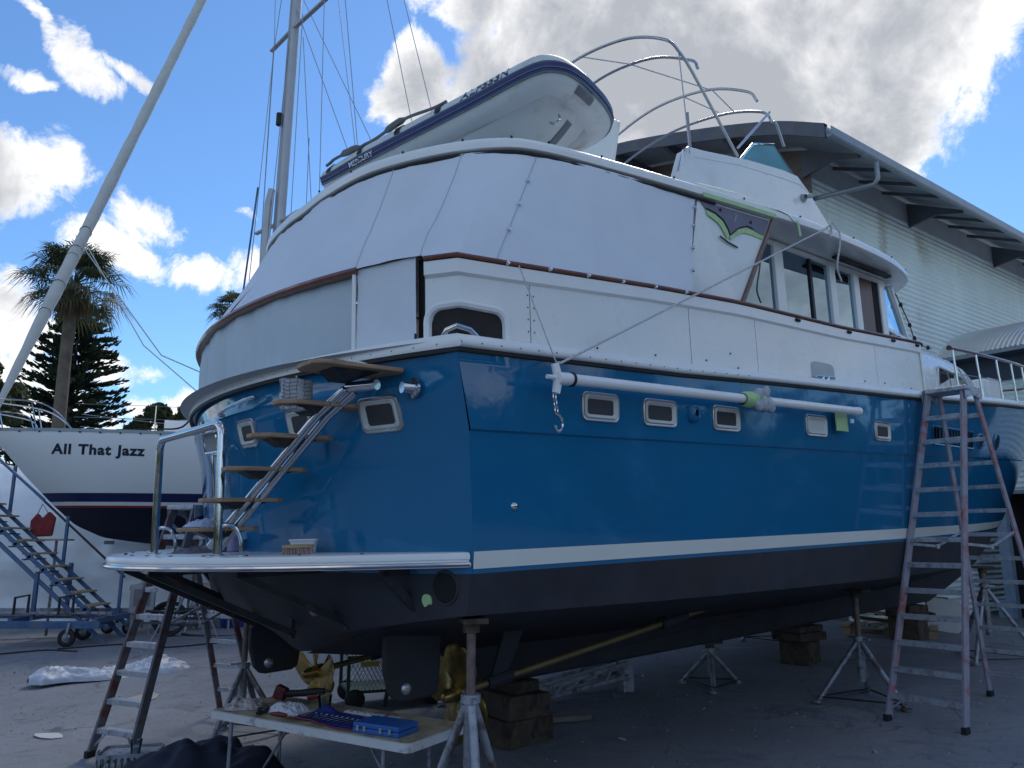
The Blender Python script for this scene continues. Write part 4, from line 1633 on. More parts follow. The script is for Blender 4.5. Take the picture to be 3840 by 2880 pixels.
def ground_material():
    m = bpy.data.materials.new("worn_asphalt")
    m.use_nodes = True
    t = NT(m.node_tree)
    p = m.node_tree.nodes["Principled BSDF"]
    tcn = t.n("ShaderNodeTexCoord")
    v = tcn.outputs["Object"]
    big = t.noise(v, .35, 6, .65, .5)
    mid = t.noise(v, 1.7, 7, .7, .8)
    mp = t.n("ShaderNodeMapping")
    mp.inputs["Rotation"].default_value = (0, 0, radians(-25))
    mp.inputs["Scale"].default_value = (.6, 3.0, 1)
    t.link(v, mp.inputs[0])
    streak = t.noise(mp.outputs[0], 1.1, 7, .72, .4)
    fine = t.noise(v, 60, 3, .7)
    base = t.ramp(big, [(.3, (.155, .166, .185)), (.55, (.205, .22, .242)), (.75, (.25, .263, .285))])
    base = t.mix(t.maprange(mid, .50, .74), base, (.125, .133, .148))
    base = t.mix(t.math("MULTIPLY", t.maprange(streak, .60, .72), .75), base, (.33, .34, .355))
    oil = t.noise(v, .9, 5, .6, 1.2)
    base = t.mix(t.math("MULTIPLY", t.maprange(oil, .61, .72), .75), base, (.035, .036, .042))
    base = t.mix(t.math("MULTIPLY", t.maprange(fine, .45, .75), .42), base, (.27, .28, .295))
    gr = t.noise(v, 14, 6, .75)
    base = t.mix(t.math("MULTIPLY", t.maprange(gr, .52, .72), .55), base, (.07, .072, .078))
    vo = t.n("ShaderNodeTexVoronoi")
    vo.inputs["Scale"].default_value = 9.0
    t.link(v, vo.inputs["Vector"])
    sp = t.maprange(vo.outputs["Distance"], .05, .09, 1, 0)
    base = t.mix(t.math("MULTIPLY", sp, t.maprange(mid, .5, .6)), base, (.45, .45, .44))
    ck = t.n("ShaderNodeTexVoronoi", feature="DISTANCE_TO_EDGE")
    ck.inputs["Scale"].default_value = .45
    wv = t.n("ShaderNodeVectorMath", operation="ADD")
    nn = t.n("ShaderNodeTexNoise")
    nn.inputs["Scale"].default_value = 1.3
    t.link(v, nn.inputs["Vector"])
    t.link(v, wv.inputs[0])
    t.link(nn.outputs["Color"], wv.inputs[1])
    t.link(wv.outputs[0], ck.inputs["Vector"])
    base = t.mix(t.math("MULTIPLY", t.maprange(ck.outputs["Distance"], .002, .007, .55, 0), t.maprange(big, .5, .6)), base, (.06, .06, .063))
    t.link(base, p.inputs["Base Color"])
    t.link(t.maprange(mid, .3, .7, .62, .9, smooth=False), p.inputs["Roughness"])
    bn = t.n("ShaderNodeBump")
    bn.inputs["Distance"].default_value = .006
    t.link(t.math("ADD", t.math("MULTIPLY", fine, .8), t.math("MULTIPLY", mid, .7)), bn.inputs["Height"])
    t.link(bn.outputs[0], p.inputs["Normal"])
    return m


mb = MB()
gx = np.concatenate([[-400, -120, -60], np.arange(-40, 41, 1.0), [60, 120, 400]])
gy = np.concatenate([[-400, -80, -20], np.arange(-10, 51, 1.0), [70, 120, 400]])
mb.grid([[(x, y, zg(x, y)) for x in gx] for y in gy])
tag(mb.build("ground", ground_material(), smooth=60), kind="structure")

# ================================================================== big shed
WD = np.array((.804, .595))
WN = np.array((.595, -.804))          # towards the yard
P0 = np.array((13.3, 22.5))


def SH(a, out, z):
    p = P0 + WD * a + WN * out
    return np.array((p[0], p[1], z))


shed = empty("boat_shed", tuple(SH(0, 0, 0)), label="tall pale corrugated boat shed with wide eaves behind the blue yacht", cat="shed")


def S_(a, out, z):
    return SH(a, out, z) - SH(0, 0, 0)


M_corr = mat("pale_green_corrugated_steel", (.76, .84, .83), .45, .0, var=.10, vscale=.5, dirt=(.50, .49, .43), dirt_amt=.3, dirt_scale=.7, stretch=(1, 1, .25))
M_soffit = mat("grey_soffit", (.46, .48, .49), .6, var=.12, vscale=1.2)
M_shedsteel = mat("grey_shed_steel", (.11, .12, .14), .55, var=.25, vscale=2, dirt=(.16, .10, .06), dirt_amt=.35, dirt_scale=3)
M_gutter = mat("zinc_gutter", (.26, .29, .32), .4, .4, var=.12)


def corr_rows(fn, z0, z1, pitch, amp, per=8):
    n = int((z1 - z0) / pitch * per)
    return [fn(z0 + (z1 - z0) * k / n, amp * cos(2 * pi * k / per)) for k in range(n + 1)]


mb = MB()
aa = np.linspace(-7.3, 26, 8)
mb.grid(corr_rows(lambda z, d: [S_(a, d, z) for a in aa], -.2, 11.25, .15, .024))
mb.build("corrugated_wall", M_corr, shed, smooth=80)
mb = MB()
mb.box(tuple((S_(9.35, .0, 11.55))), (33.3, .05, .62), Matrix.Rotation(atan2(WD[1], WD[0]), 3, "Z"))
mb.build("wall_head_panel", M_soffit, shed, smooth=0)
for a in np.arange(-4.6, 24, 3.1):
    mb = MB()
    mb.grid(corr_rows(lambda z, d, a=a: [S_(a + q, d + (.006 if 0 < i < 3 else 0), z) for i, q in enumerate((-.012, -.010, .0, .002))], -.2, 11.25, .15, .024))
    mb.build("sheet_lap", M_corr, shed, smooth=80)
ARC = [(-1.6, 11.15), (-.5, 11.72), (.7, 12.2), (2.15, 12.70), (3.8, 13.22), (5.3, 13.62), (8, 14.1), (11, 14.35), (14, 14.3), (18, 13.6), (22, 12.3), (24, 11.2)]
mb = MB()
arc_d = catmull([np.array((0, s, z)) for s, z in ARC], 4)
for dz in (0, .14):
    mb.grid([[S_(a, -p[1], p[2] + dz) for p in arc_d] for a in (-8.84, 30)])
for a in (-8.84, 30):
    mb.grid([[S_(a, -p[1], p[2] + dz) for p in arc_d] for dz in (0, .14)])
mb.grid([[S_(a, 1.6, 11.15 + dz) for dz in (0, .14)] for a in (-8.84, 30)])
mb.build("roof", mat("roof_sheeting", (.34, .37, .40), .45, .3, var=.15, vscale=.6), shed, smooth=60)
# bargeboard along the curved end
mb = MB()
mb.grid([[S_(a, -p[1], p[2] + dz) for a, dz in ((-8.87, -.16), (-8.93, -.16), (-8.93, .20), (-8.80, .20))] for p in arc_d], closed=True)
mb.build("barge_board", M_shedsteel, shed, smooth=30)
# gutter
mb = MB()
gp = [(1.60, .02), (1.60, -.13), (1.63, -.17), (1.72, -.17), (1.75, -.13), (1.75, .06), (1.73, .06), (1.73, -.11), (1.63, -.11), (1.63, .02)]
mb.grid([[S_(a, o, 11.17 + dz) for o, dz in gp] for a in (-8.9, 30)], closed=True)
for a in (-8.9,):
    mb.add([S_(a, o, 11.17 + dz) for o, dz in gp], [tuple(range(10))])
mb.build("gutter", M_gutter, shed, smooth=30)
mb = MB()
pth = [S_(-6.95, 1.7, 10.95), S_(-6.95, 1.7, 10.55), S_(-6.97, 1.62, 10.42), S_(-7.0, 1.45, 10.42), S_(-7.15, .1, 10.55), S_(-7.15, .08, 10.3), S_(-7.15, .08, 0)]
mb.tube(pth, .06, 10)
mb.build("downpipe", M_gutter, shed, smooth=60)
# large gusset brackets and small rafters under the eaves
for a in (-7.35, -2.0, 3.7, 9.4, 15.0):
    mb = MB()
    mb.poly([S_(a - .04, .03, 11.10), S_(a - .04, .03, 11.85), S_(a - .04, 1.55, 11.10), S_(a - .04, 1.5, 11.03), S_(a - .04, .8, 11.22)], S_(.08, 0, 0))
    mb.build("eave_bracket", M_shedsteel, shed, smooth=0)
for a in (-5.9, -4.6, -3.4, -.7, .6, 1.9, 5.0, 6.3, 7.7):
    mb = MB()
    mb.bar(S_(a, .03, 11.80), S_(a, 1.55, 11.12), .05, .09)
    mb.build("rafter", M_shedsteel, shed, smooth=0)
# gable end below the roof edge
mb = MB()
ge = [p for p in arc_d if -.3 < p[1] < 22]
mb.grid([[S_(-7.3, -p[1], z) for z in (-.2, 9.0, p[2] - .05)] for p in ge])
mb.build("gable_wall", mat("brown_gable_boards", (.16, .125, .10), .8, var=.35, vscale=1.0, stretch=(1, 1, 4), bump=.004, bscale=6), shed, smooth=0)
for s in (1.2, 3.2, 5.2, 7.4, 9.6):
    mb = MB()
    z = interp(s, [q[0] for q in ARC], [q[1] for q in ARC])
    mb.poly([S_(-7.3, -s - .06, z - .05), S_(-8.84, -s - .06, z - .02), S_(-8.84, -s - .06, z - .16), S_(-7.3, -s - .06, z - .75)], S_(0, .12, 0))
    mb.build("end_outrigger", M_shedsteel, shed, smooth=0)
mb = MB()
rows = []
for s in np.linspace(2.0, 3.6, 12):
    z1 = 12.0 + .25 * sin(s * 3)
    rows.append([S_(-7.38 - .06 * sin(s * 9 + z), -s, z) for z in np.linspace(11.0, z1, 6)])
mb.grid(rows)
mb.build("hanging_plastic", mat("translucent_plastic", (.45, .44, .46), .35, var=.1, vscale=3), shed, smooth=60)
mb = MB()
mb.box(tuple(S_(-3.0, .03, .6)), (.02, .02, 1.2))
mb.build("wall_post", M_gutter, shed, smooth=0)

# ------------------------------------------------------------------ annex with a curved roof
annex = empty("curved_roof_annex", tuple(SH(-.5, 0, 0)), label="lower annex with curved ribbed metal roof and dark doorway at far right", cat="shed")
AX = lambda s, w, z: SH(-.5 + w, s, z) - SH(-.5, 0, 0)
M_rib = mat("bright_ribbed_roof", (.74, .75, .74), .30, .35, var=.08, vscale=1)
mb = MB()
cr = []
for k in range(29):
    t = k / 28
    ang = pi * (.14 + .72 * t)
    cr.append((-.72 + 5.0 * (cos(pi * .14) - cos(ang)) / (2 * cos(pi * .14)) * 2, 7.22 + 2.6 * (sin(ang) - sin(pi * .14))))
nrib = 60
rows = []
for i in range(nrib * 4 + 1):
    s = -.02 + 7.5 * i / (nrib * 4)
    d = .022 * cos(2 * pi * i / 4)
    rows.append([AX(s, w, z + d) for w, z in cr])
mb.grid(rows)
mb.build("curved_roof", M_rib, annex, smooth=70)
mb = MB()
mb.bar(AX(0, -.70, 7.16), AX(7.5, -.70, 7.16), .05, .10)
mb.build("eave_edge", M_gutter, annex, smooth=0)
mb = MB()
mb.grid([[AX(s, w, z) for w, z in ((-.68, 7.12), (-.05, 7.12), (-.05, 6.45), (-.02, 6.45))] for s in (0, 7.5)])
mb.build("eave_fascia", mat("dark_blue_fascia", (.055, .065, .095), .5), annex, smooth=0)
mb = MB()
ss = np.linspace(0, 7.5, 4)
mb.grid(corr_rows(lambda z, d: [AX(s, -d, z) for s in ss], 3.35, 6.46, .15, .024))
mb.build("annex_wall", M_corr, annex, smooth=80)
mb = MB()
mb.box(tuple(AX(.98, -.03, 1.66)), (.26, .26, 3.4), Matrix.Rotation(atan2(WD[1], WD[0]), 3, "Z"))
mb.box(tuple(AX(.86, -.05, .25)), (.36, .36, .5), Matrix.Rotation(atan2(WD[1], WD[0]), 3, "Z"))
mb.build("door_column", mat("pale_blue_column", (.26, .34, .44), .5, var=.15), annex, smooth=0, bevel=.01)
mb = MB()
mb.bar(AX(0, -.03, 3.36), AX(7.5, -.03, 3.36), .08, .10)
mb.build("door_lintel", M_gutter, annex, smooth=0)
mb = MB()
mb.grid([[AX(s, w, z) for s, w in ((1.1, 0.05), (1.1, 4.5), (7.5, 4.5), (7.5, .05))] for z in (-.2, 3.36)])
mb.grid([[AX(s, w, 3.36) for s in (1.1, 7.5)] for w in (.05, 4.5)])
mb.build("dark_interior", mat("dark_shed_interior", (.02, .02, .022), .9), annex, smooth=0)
o = MB()
o.box(tuple(SH(-.9, 2.35, 1.15)), (.55, .5, .34))
o.box(tuple(SH(-.9, 2.35, 1.34)), (.60, .54, .05))
o.box(tuple(SH(-.9, 2.35, .56)), (.9, .6, .06))
for dx in (-.38, .38):
    for dy in (-.24, .24):
        o.box(tuple(SH(-.9, 2.35, .30) + np.array((dx, dy, 0))), (.05, .05, .56))
bb = o.build("brown_box_on_stand", mat("rust_brown_box", (.12, .055, .04), .7, var=.2), smooth=0, bevel=.008)
tag(bb, "rusty brown box on a small stand in front of the dark doorway", "box")

# ================================================================== trees
def leaf_cards(mb, centre, radius, n, size, flat=1.0, rng=RNG):
    for _ in range(n):
        d = rng.normal(size=3)
        d /= np.linalg.norm(d)
        r = radius * rng.uniform(.35, 1.0) ** .6
        p = np.array(centre) + d * r * np.array((1, 1, flat))
        a = rng.normal(size=3)
        a /= np.linalg.norm(a)
        b = np.cross(a, rng.normal(size=3))
        b /= np.linalg.norm(b) + 1e-9
        s = size * rng.uniform(.6, 1.3)
        mb.add([p - a * s, p + b * s * .45, p + a * s, p - b * s * .45], [(0, 1, 2, 3)])


def foliage_mat(name, c1, c2):
    m = bpy.data.materials.new(name)
    m.use_nodes = True
    t = NT(m.node_tree)
    p = m.node_tree.nodes["Principled BSDF"]
    tcn = t.n("ShaderNodeTexCoord")
    nz = t.noise(tcn.outputs["Object"], 1.4, 5, .65)
    t.link(t.ramp(nz, [(.3, c1), (.7, c2)]), p.inputs["Base Color"])
    p.inputs["Roughness"].default_value = .6
    tr = t.n("ShaderNodeBsdfTranslucent")
    tr.inputs[0].default_value = (*[c * 1.2 for c in c2], 1)
    mx = t.n("ShaderNodeMixShader")
    mx.inputs[0].default_value = .25
    out = m.node_tree.nodes["Material Output"]
    t.link(p.outputs[0], mx.inputs[1])
    t.link(tr.outputs[0], mx.inputs[2])
    t.link(mx.outputs[0], out.inputs[0])
    return m


M_leafp = foliage_mat("palm_leaf", (.045, .060, .030), (.11, .125, .06))
M_dead = foliage_mat("dead_palm_skirt", (.10, .065, .035), (.19, .13, .075))
M_pine = foliage_mat("pine_needles", (.022, .040, .024), (.05, .075, .04))
M_leaf = foliage_mat("gum_leaf", (.05, .068, .028), (.12, .135, .055))
M_bark = mat("grey_bark", (.15, .12, .095), .9, var=.35, vscale=3, bump=.01, bscale=12)


def fan_palm(loc, h, cr, nf, label, skirt=True, seed=1):
    rng = np.random.default_rng(seed)
    t = empty("palm_tree", loc, label=label, cat="palm tree")
    mb = MB()
    pts = [(.05 * sin(z * .4), 0.03 * z / h, z) for z in np.linspace(0, h, 14)]
    mb.tube(pts, [.30 - .10 * k / 13 for k in range(14)], 10)
    mb.build("trunk", M_bark, t)
    mb = MB()
    top = np.array(pts[-1])
    for i in range(nf):
        azm = rng.uniform(0, 2 * pi)
        elv = radians(rng.uniform(-38, 80))
        dr = np.array((cos(azm) * cos(elv), sin(azm) * cos(elv), sin(elv)))
        ln = cr * rng.uniform(.42, .62)
        st = [top, top + dr * ln * .6 + np.array((0, 0, .02)), top + dr * ln + np.array((0, 0, -.10 * ln))]
        mb.tube(st, [.022, .016, .012], 4)
        c = st[-1]
        d2 = nrm(dr + np.array((0, 0, -.35)))
        sx = nrm(np.cross(d2, (0, 0, 1)) + 1e-6)
        sy = np.cross(sx, d2)
        R = cr * rng.uniform(.42, .55)
        nb = 26
        for k in range(nb):
            a = radians(-125 + 250 * k / (nb - 1))
            dd = d2 * cos(a) + sx * sin(a) + sy * (.28 * abs(sin(a)) * rng.uniform(.4, 1.2))
            L_ = R * (1.0 - .28 * abs(a) / 2.2) * rng.uniform(.85, 1.1)
            w = .030
            pr = np.cross(dd, sy)
            pr = nrm(pr) * w
            m1 = c + dd * L_ * .6
            m2 = c + dd * L_ + np.array((0, 0, -.42 * L_ * rng.uniform(.5, 1.3)))
            mb.add([c - pr * .3, m1 - pr, m2, m1 + pr, c + pr * .3], [(0, 1, 3, 4), (1, 2, 3)])
    mb.build("crown", M_leafp, t, smooth=0, fix=False)
    if skirt:
        mb = MB()
        for i in range(420):
            a = rng.uniform(0, 2 * pi)
            z0 = rng.uniform(-.35, .15)
            r0 = rng.uniform(.15, .75) * cr * .38
            ln = rng.uniform(.5, 1.25)
            p = top + np.array((cos(a) * r0, sin(a) * r0, z0 - .25 * r0))
            q = p + np.array((cos(a) * .10, sin(a) * .10, -ln))
            s = np.array((-sin(a), cos(a), 0)) * .035
            mb.add([p - s, p + s, q + s * .2, q - s * .2], [(0, 1, 2, 3)])
        mb.build("dead_frond_skirt", M_dead, t, smooth=0, fix=False)
    return t


fan_palm((-17.9, 30.0, -.1), 12.4, 2.45, 58, "tall fan palm with brown skirt behind the white sailing boat", seed=3)
fan_palm((-17.1, 45.0, -.1), 15.9, 1.7, 26, "distant small palm top just showing left of the yacht canvas", seed=5)

# Norfolk pine: whorls of upswept branches
pine = empty("norfolk_pine", (-22.2, 38.0, -.1), label="dark layered pine tree directly behind the palm trunk", cat="pine tree")
mb = MB()
mb.tube([(0, 0, 0), (0, 0, 14.2)], [.34, .04], 8)
mb.build("trunk", M_bark, pine)
mb = MB()
rng = np.random.default_rng(8)
z = 3.0
lay = 0
while z < 14.0:
    Rm = interp(z, [3, 8, 11, 13, 14.2], [3.2, 2.75, 2.1, 1.2, .25])
    nb = 9
    for k in range(nb):
        a = 2 * pi * k / nb + lay * .7 + rng.uniform(-.25, .25)
        R = Rm * rng.uniform(.78, 1.12)
        dr = np.array((cos(a), sin(a), 0))
        tilt = rng.uniform(-.16, .20)
        for j in range(int(22 + R * 22)):
            f = rng.uniform(.12, 1.0)
            p = dr * R * f + np.array((0, 0, z + R * f * (tilt + .16 * f)))
            side = np.array((-sin(a), cos(a), 0))
            sgn = rng.choice((-1, 1))
            sp = (.25 + .30 * (1 - f)) * rng.uniform(.7, 1.3)
            p = p + rng.normal(size=3) * .05
            q = p + (dr * .75 + side * sgn * .75 * (1 - f * .5) + np.array((0, 0, rng.uniform(-.1, .5) + .35 * f))) * sp
            w = nrm(np.cross(q - p, rng.normal(size=3))) * .055
            mid = (p + q) / 2
            mb.add([p, mid + w, q, mid - w], [(0, 1, 2, 3)])
            w2 = nrm(np.cross(q - p, w)) * .045
            mb.add([p, mid + w2, q, mid - w2], [(0, 1, 2, 3)])
        mb.bar((0, 0, z), dr * R * .9 + np.array((0, 0, z + R * .9 * (tilt + .14))), .05, .05)
    z += interp(z, [3, 14], [.62, .42])
    lay += 1
mb.build("crown", M_pine, pine, smooth=0, fix=False)


def round_tree(loc, h, blobs, label, name="gum_tree", size=.16, dens=1.0, seed=2):
    rng = np.random.default_rng(seed)
    t = empty(name, loc, label=label, cat="tree")
    mb = MB()
    mb.tube([(0, 0, 0), (.1, 0, h * .5), (0, .1, h * .78)], [.22, .15, .08], 8)
    for (x, y, z, r) in blobs:
        mb.tube([(.05, 0, h * .45), (x * .5, y * .5, (z + h * .5) * .5 + .3), (x, y, z)], [.10, .06, .02], 6)
    mb.build("trunk", M_bark, t)
    mb = MB()
    for (x, y, z, r) in blobs:
        for _ in range(7):
            d = rng.normal(size=3)
            d = d / np.linalg.norm(d) * r * .62
            leaf_cards(mb, (x + d[0], y + d[1], z + d[2] * .8), r * .48, int(150 * dens * r), size, .8, rng)
    mb.build("crown", M_leaf, t, smooth=0, fix=False)
    return t


round_tree((-18.6, 40, -.1), 9, [(0.0, 0, 8.6, .75), (.8, .3, 8.0, .8), (-.8, 0, 8.0, .7), (1.3, 0, 8.6, .55), (-1.6, 0, 7.6, .7), (.2, .5, 7.3, .9), (-2.3, 0, 7.2, .7)],
           "rounded gum tree rising above the sailing boat deck beside the pine", seed=21, dens=1.6)
round_tree((-23.6, 33, -.1), 9, [(0.6, 0, 9.3, .9), (1.3, .2, 8.5, .9), (.3, 0, 8.0, 1.0), (1.7, 0, 7.7, .8), (-.8, 0, 8.6, 1.0), (-.5, 0, 7.2, 1.0)],
           "leafy tree at the left edge behind the furled sail", seed=22, dens=1.6)
round_tree((-15.9, 42, -.1), 8, [(0, 0, 7.6, .8), (1.0, 0, 7.3, .7), (-1.0, 0, 7.3, .7), (1.9, 0, 7.2, .7), (-2.0, .3, 7.0, .8)],
           "low bushy tree just left of the yacht stern", name="bushy_tree", seed=23, dens=1.5)
# feather palms between them
def feather_palm(loc, h, R, label, seed):
    rng = np.random.default_rng(seed)
    t = empty("feather_palm", loc, label=label, cat="palm tree")
    mb = MB()
    mb.tube([(0, 0, 0), (0, 0, h)], [.2, .14], 8)
    mb.build("trunk", M_bark, t)
    mb = MB()
    for i in range(22):
        a = rng.uniform(0, 2 * pi)
        e = radians(rng.uniform(10, 75))
        pts = []
        for f in np.linspace(0, 1, 9):
            pts.append(np.array((cos(a) * R * f * cos(e) * 1.15, sin(a) * R * f * cos(e) * 1.15, h + R * (f * sin(e) - .75 * f * f))))
        mb.tube(pts, [.02] * 9, 4)
        for k in range(1, 9):
            for j in range(3):
                p = pts[k - 1] + (pts[k] - pts[k - 1]) * j / 3
                tg = nrm(pts[k] - pts[k - 1])
                s = nrm(np.cross(tg, (0, 0, 1)))
                for sg in (-1, 1):
                    q = p + (s * sg + tg * .5 + np.array((0, 0, -.35))) * .42 * (1 - .6 * k / 9)
                    w = tg * .03
                    mb.add([p - w, p + w, q], [(0, 1, 2)])
    mb.build("crown", M_leafp, t, smooth=0, fix=False)


feather_palm((-16.6, 38, -.1), 7.2, 1.7, "small feather palm low behind the sailing boat bow rail", 31)

# ================================================================== white sailing boat
sail = empty("sailing_boat", (-11.95, 17.5, 0), (0, 0, atan2(.415, .91)), "white sailing boat with navy stripe and furled headsail on the left", "sailboat")
# local: x aft, y away from the yard camera side is +, toward the yard is -
def band_mat():
    m = bpy.data.materials.new("sailboat_paint_bands")
    m.use_nodes = True
    t = NT(m.node_tree)
    p = m.node_tree.nodes["Principled BSDF"]
    tcn = t.n("ShaderNodeTexCoord")
    s = t.n("ShaderNodeSeparateXYZ")
    t.link(tcn.outputs["Object"], s.inputs[0])
    f = t.maprange(s.outputs[2], 2.0, 5.0, 0, 1, smooth=False)
    fr = lambda z: (z - 2.0) / 3.0
    col = t.ramp(f, [(0, (.010, .014, .035)), (fr(2.81), (.28, .03, .04)), (fr(2.865), (.74, .76, .77)), (fr(2.945), (.012, .02, .09)), (fr(3.14), (.74, .77, .785))], "CONSTANT")
    t.link(col, p.inputs["Base Color"])
    p.inputs["Roughness"].default_value = .3
    return m


sh_z = lambda x: interp(x, [0, 2, 6, 10, 14], [4.56, 4.53, 4.46, 4.42, 4.45])
sh_b = lambda x: interp(x, [0, .5, 1.5, 3, 5, 7, 9, 11, 14], [.04, .30, .80, 1.35, 1.80, 2.05, 2.1, 2.0, 1.55])
bt_z = lambda x: interp(x, [0, .35, .75, 1.4, 1.9, 2.5, 3.2, 4.2, 7, 10, 13, 14], [4.4, 4.05, 3.56, 2.88, 2.42, 2.14, 2.03, 1.92, 1.72, 1.75, 2.3, 2.75])
mb = MB()
rows = []
xs_ = np.concatenate([np.linspace(0.0, 3, 22), np.linspace(3.4, 14, 24)])
for x in xs_:
    zt, zb_, b = sh_z(x), bt_z(x), sh_b(x)
    r = []
    pw = interp(x, [0, 3, 7], [.95, .72, .55])
    for sg, rng_ in ((-1, np.linspace(0, 1, 18)), (1, np.linspace(1, 0, 18)[1:])):
        for t in rng_:
            th = t * pi / 2
            y = b * (cos(th) ** pw if t < 1 else 0)
            z = zt - (zt - zb_) * t ** 1.15
            r.append((x, sg * y, z))
    rows.append(r)
mb.grid(rows)
mb.add(rows[-1], [tuple(range(len(rows[-1])))])
sbh = mb.build("hull", band_mat(), sail, smooth=50)
mb = MB()
mb.grid([[(x, sg * sh_b(x), sh_z(x) + (.05 if abs(sg) < .9 else 0)) for sg in (-1, -.5, 0, .5, 1)] for x in xs_])
mb.build("deck", M_white2, sail)
mb = MB()
for sg in (-1, 1):
    mb.grid([[(x, sg * (sh_b(x) + dy), sh_z(x) + dz) for dy, dz in ((.0, -.02), (.02, -.02), (.02, .05), (0, .05))] for x in xs_], closed=True)
mb.build("toe_rail", mat("grey_toe_rail", (.28, .31, .34), .5, .5), sail, smooth=0)
fx = MB()
for x in np.arange(.6, 8, .42):
    fx.cyl((x, -sh_b(x) - .02, sh_z(x) - .03), (x, -sh_b(x) - .035, sh_z(x) - .03), .022, 8)
tag(fx.build("toe_rail_bolts", M_dark, sail), kind="stuff")
mb = MB()
mb.poly([(x, -.2, z) for x, z in ((6.2, 1.9), (9.4, 1.9), (8.9, .15), (7.0, .15))], (0, .4, 0))
mb.build("keel", mat("sailboat_keel", (.012, .016, .035), .5), sail, smooth=0, bevel=.05)
mb = MB()
mb.grid([[(x, y * w, z) for y, z in ((-1, 4.5), (-.85, 4.95), (0, 5.02), (.85, 4.95), (1, 4.5))] for x, w in ((3.6, .5), (4.2, .95), (6, 1.2), (9, 1.25), (9.4, 1.2))])
mb.build("coach_roof", M_white2, sail)
# name lettering set on the bow
fc = bpy.data.curves.new("name_text", "FONT")
fc.body = "All That Jazz"
fc.size = .42
fc.offset = .016
fc.space_character = 1.12
fc.space_word = 1.15
fo = bpy.data.objects.new("name_text_tmp", fc)
C.objects.link(fo)
bpy.context.view_layer.update()
dg = bpy.context.evaluated_depsgraph_get()
tm = bpy.data.meshes.new_from_object(fo.evaluated_get(dg))
bpy.data.objects.remove(fo)
xsv = [v.co.x for v in tm.vertices]
sx_ = 1.95 / (max(xsv) - min(xsv))


def side_y(x, z):
    zt, zb_, b = sh_z(x), bt_z(x), sh_b(x)
    t = max(0, min(.98, ((zt - z) / (zt - zb_)) ** (1 / 1.15)))
    return b * cos(t * pi / 2) ** interp(x, [0, 3, 7], [.95, .72, .55])


for v in tm.vertices:
    x = 1.30 + (v.co.x - min(xsv)) * sx_
    z = 4.02 + v.co.y * .74 - .02 * (x - 1.3)
    v.co = Vector((x, -side_y(x, z) - .006, z))
tm.materials.append(mat("navy_vinyl", (.008, .012, .035), .4))
no = bpy.data.objects.new("boat_name", tm)
C.objects.link(no)
no.parent = sail
# pulpit, stanchions, lifelines
mb = MB()
for sg in (-1, 1):
    mb.tube(catmull([(1.7, sg * .82, 4.55), (1.35, sg * .74, 4.95), (.9, sg * .62, 5.18), (.1, sg * .30, 5.24), (-.35, 0, 5.25)], 5), .018, 6)
    mb.tube(catmull([(.9, sg * .55, 4.55), (.75, sg * .50, 4.85), (.3, sg * .34, 4.95), (-.1, 0, 4.96)], 4), .014, 6)
    mb.tube([(.2, sg * .2, 4.56), (.0, sg * .26, 5.24)], .016, 6)
    mb.tube([(.95, sg * .55, 4.55), (.8, sg * .56, 5.19)], .016, 6)
mb.build("pulpit", M_steel, sail)
for sg in (-1, 1):
    xs3 = (1.7, 3.4, 5.2, 7.0, 8.8, 10.6, 12.4)
    for x in xs3[1:]:
        mb = MB()
        mb.tube([(x, sg * (sh_b(x) - .06), sh_z(x)), (x, sg * (sh_b(x) - .02), sh_z(x) + .64)], .012, 6)
        mb.build("stanchion", M_steel, sail)
    mb = MB()
    for h in (.32, .63):
        mb.tube([(x, sg * (sh_b(x) - .03), sh_z(x) + h) for x in xs3], .006, 4)
    mb.build("lifeline", M_wire, sail)
mb = MB()
mb.tube(catmull([(2.6, -1.05, 4.58), (3.4, -1.25, 4.62), (4.0, -1.5, 4.68), (4.3, -1.55, 5.2), (4.55, -1.5, 5.45), (4.75, -1.6, 4.7), (5.3, -1.8, 4.6)], 5), .022, 6)
mb.build("black_hose", M_dark, sail)
# mast and rig (local coordinates from world)
RZ = atan2(.415, .91)


def sl(x, y, z):
    dx, dy = x + 11.95, y - 17.5
    return np.array((dx * cos(RZ) + dy * sin(RZ), -dx * sin(RZ) + dy * cos(RZ), z))


mb = MB()
mrows = []
for z in np.linspace(4.5, 26, 10):
    c = sl(-6.52 + .012 * (z - 4.5), 20.0, z)
    mrows.append([c + np.array((.15 * cos(a), .10 * sin(a), 0)) for a in np.linspace(0, 2 * pi, 17)[:-1]])
mb.grid(mrows, closed=True)
mast = mb.build("mast", M_mast, sail, smooth=60)
for z, tips in ((16.7, ((-5.15, 19.1, 17.15), (-7.25, 20.7, 16.5))), (10.7, ((-5.75, 19.5, 10.85), (-7.30, 20.6, 10.62))), (22.0, ((-5.4, 19.3, 22.3), (-7.2, 20.6, 21.8)))):
    for tp in tips:
        mb = MB()
        mb.bar(sl(-6.45, 20, z), sl(*tp), .12, .06)
        mb.build("spreader", M_mast, mast, smooth=0, bevel=.01)
mb = MB()
mb.cyl(sl(-6.60, 19.88, 13.6), sl(-6.60, 19.88, 13.95), .09, 10)
mb.build("mast_lamp", M_dark, mast)
mb = MB()
mb.tube([sl(-6.75, 19.8, 9.0), sl(-6.73, 19.8, 11.2), sl(-6.66, 19.82, 11.6)], .10, 8)
mb.tube([sl(-6.66, 19.75, 9.2), sl(-6.60, 19.8, 11.5)], .03, 6)
mb.build("mast_track_gear", M_mast, mast)
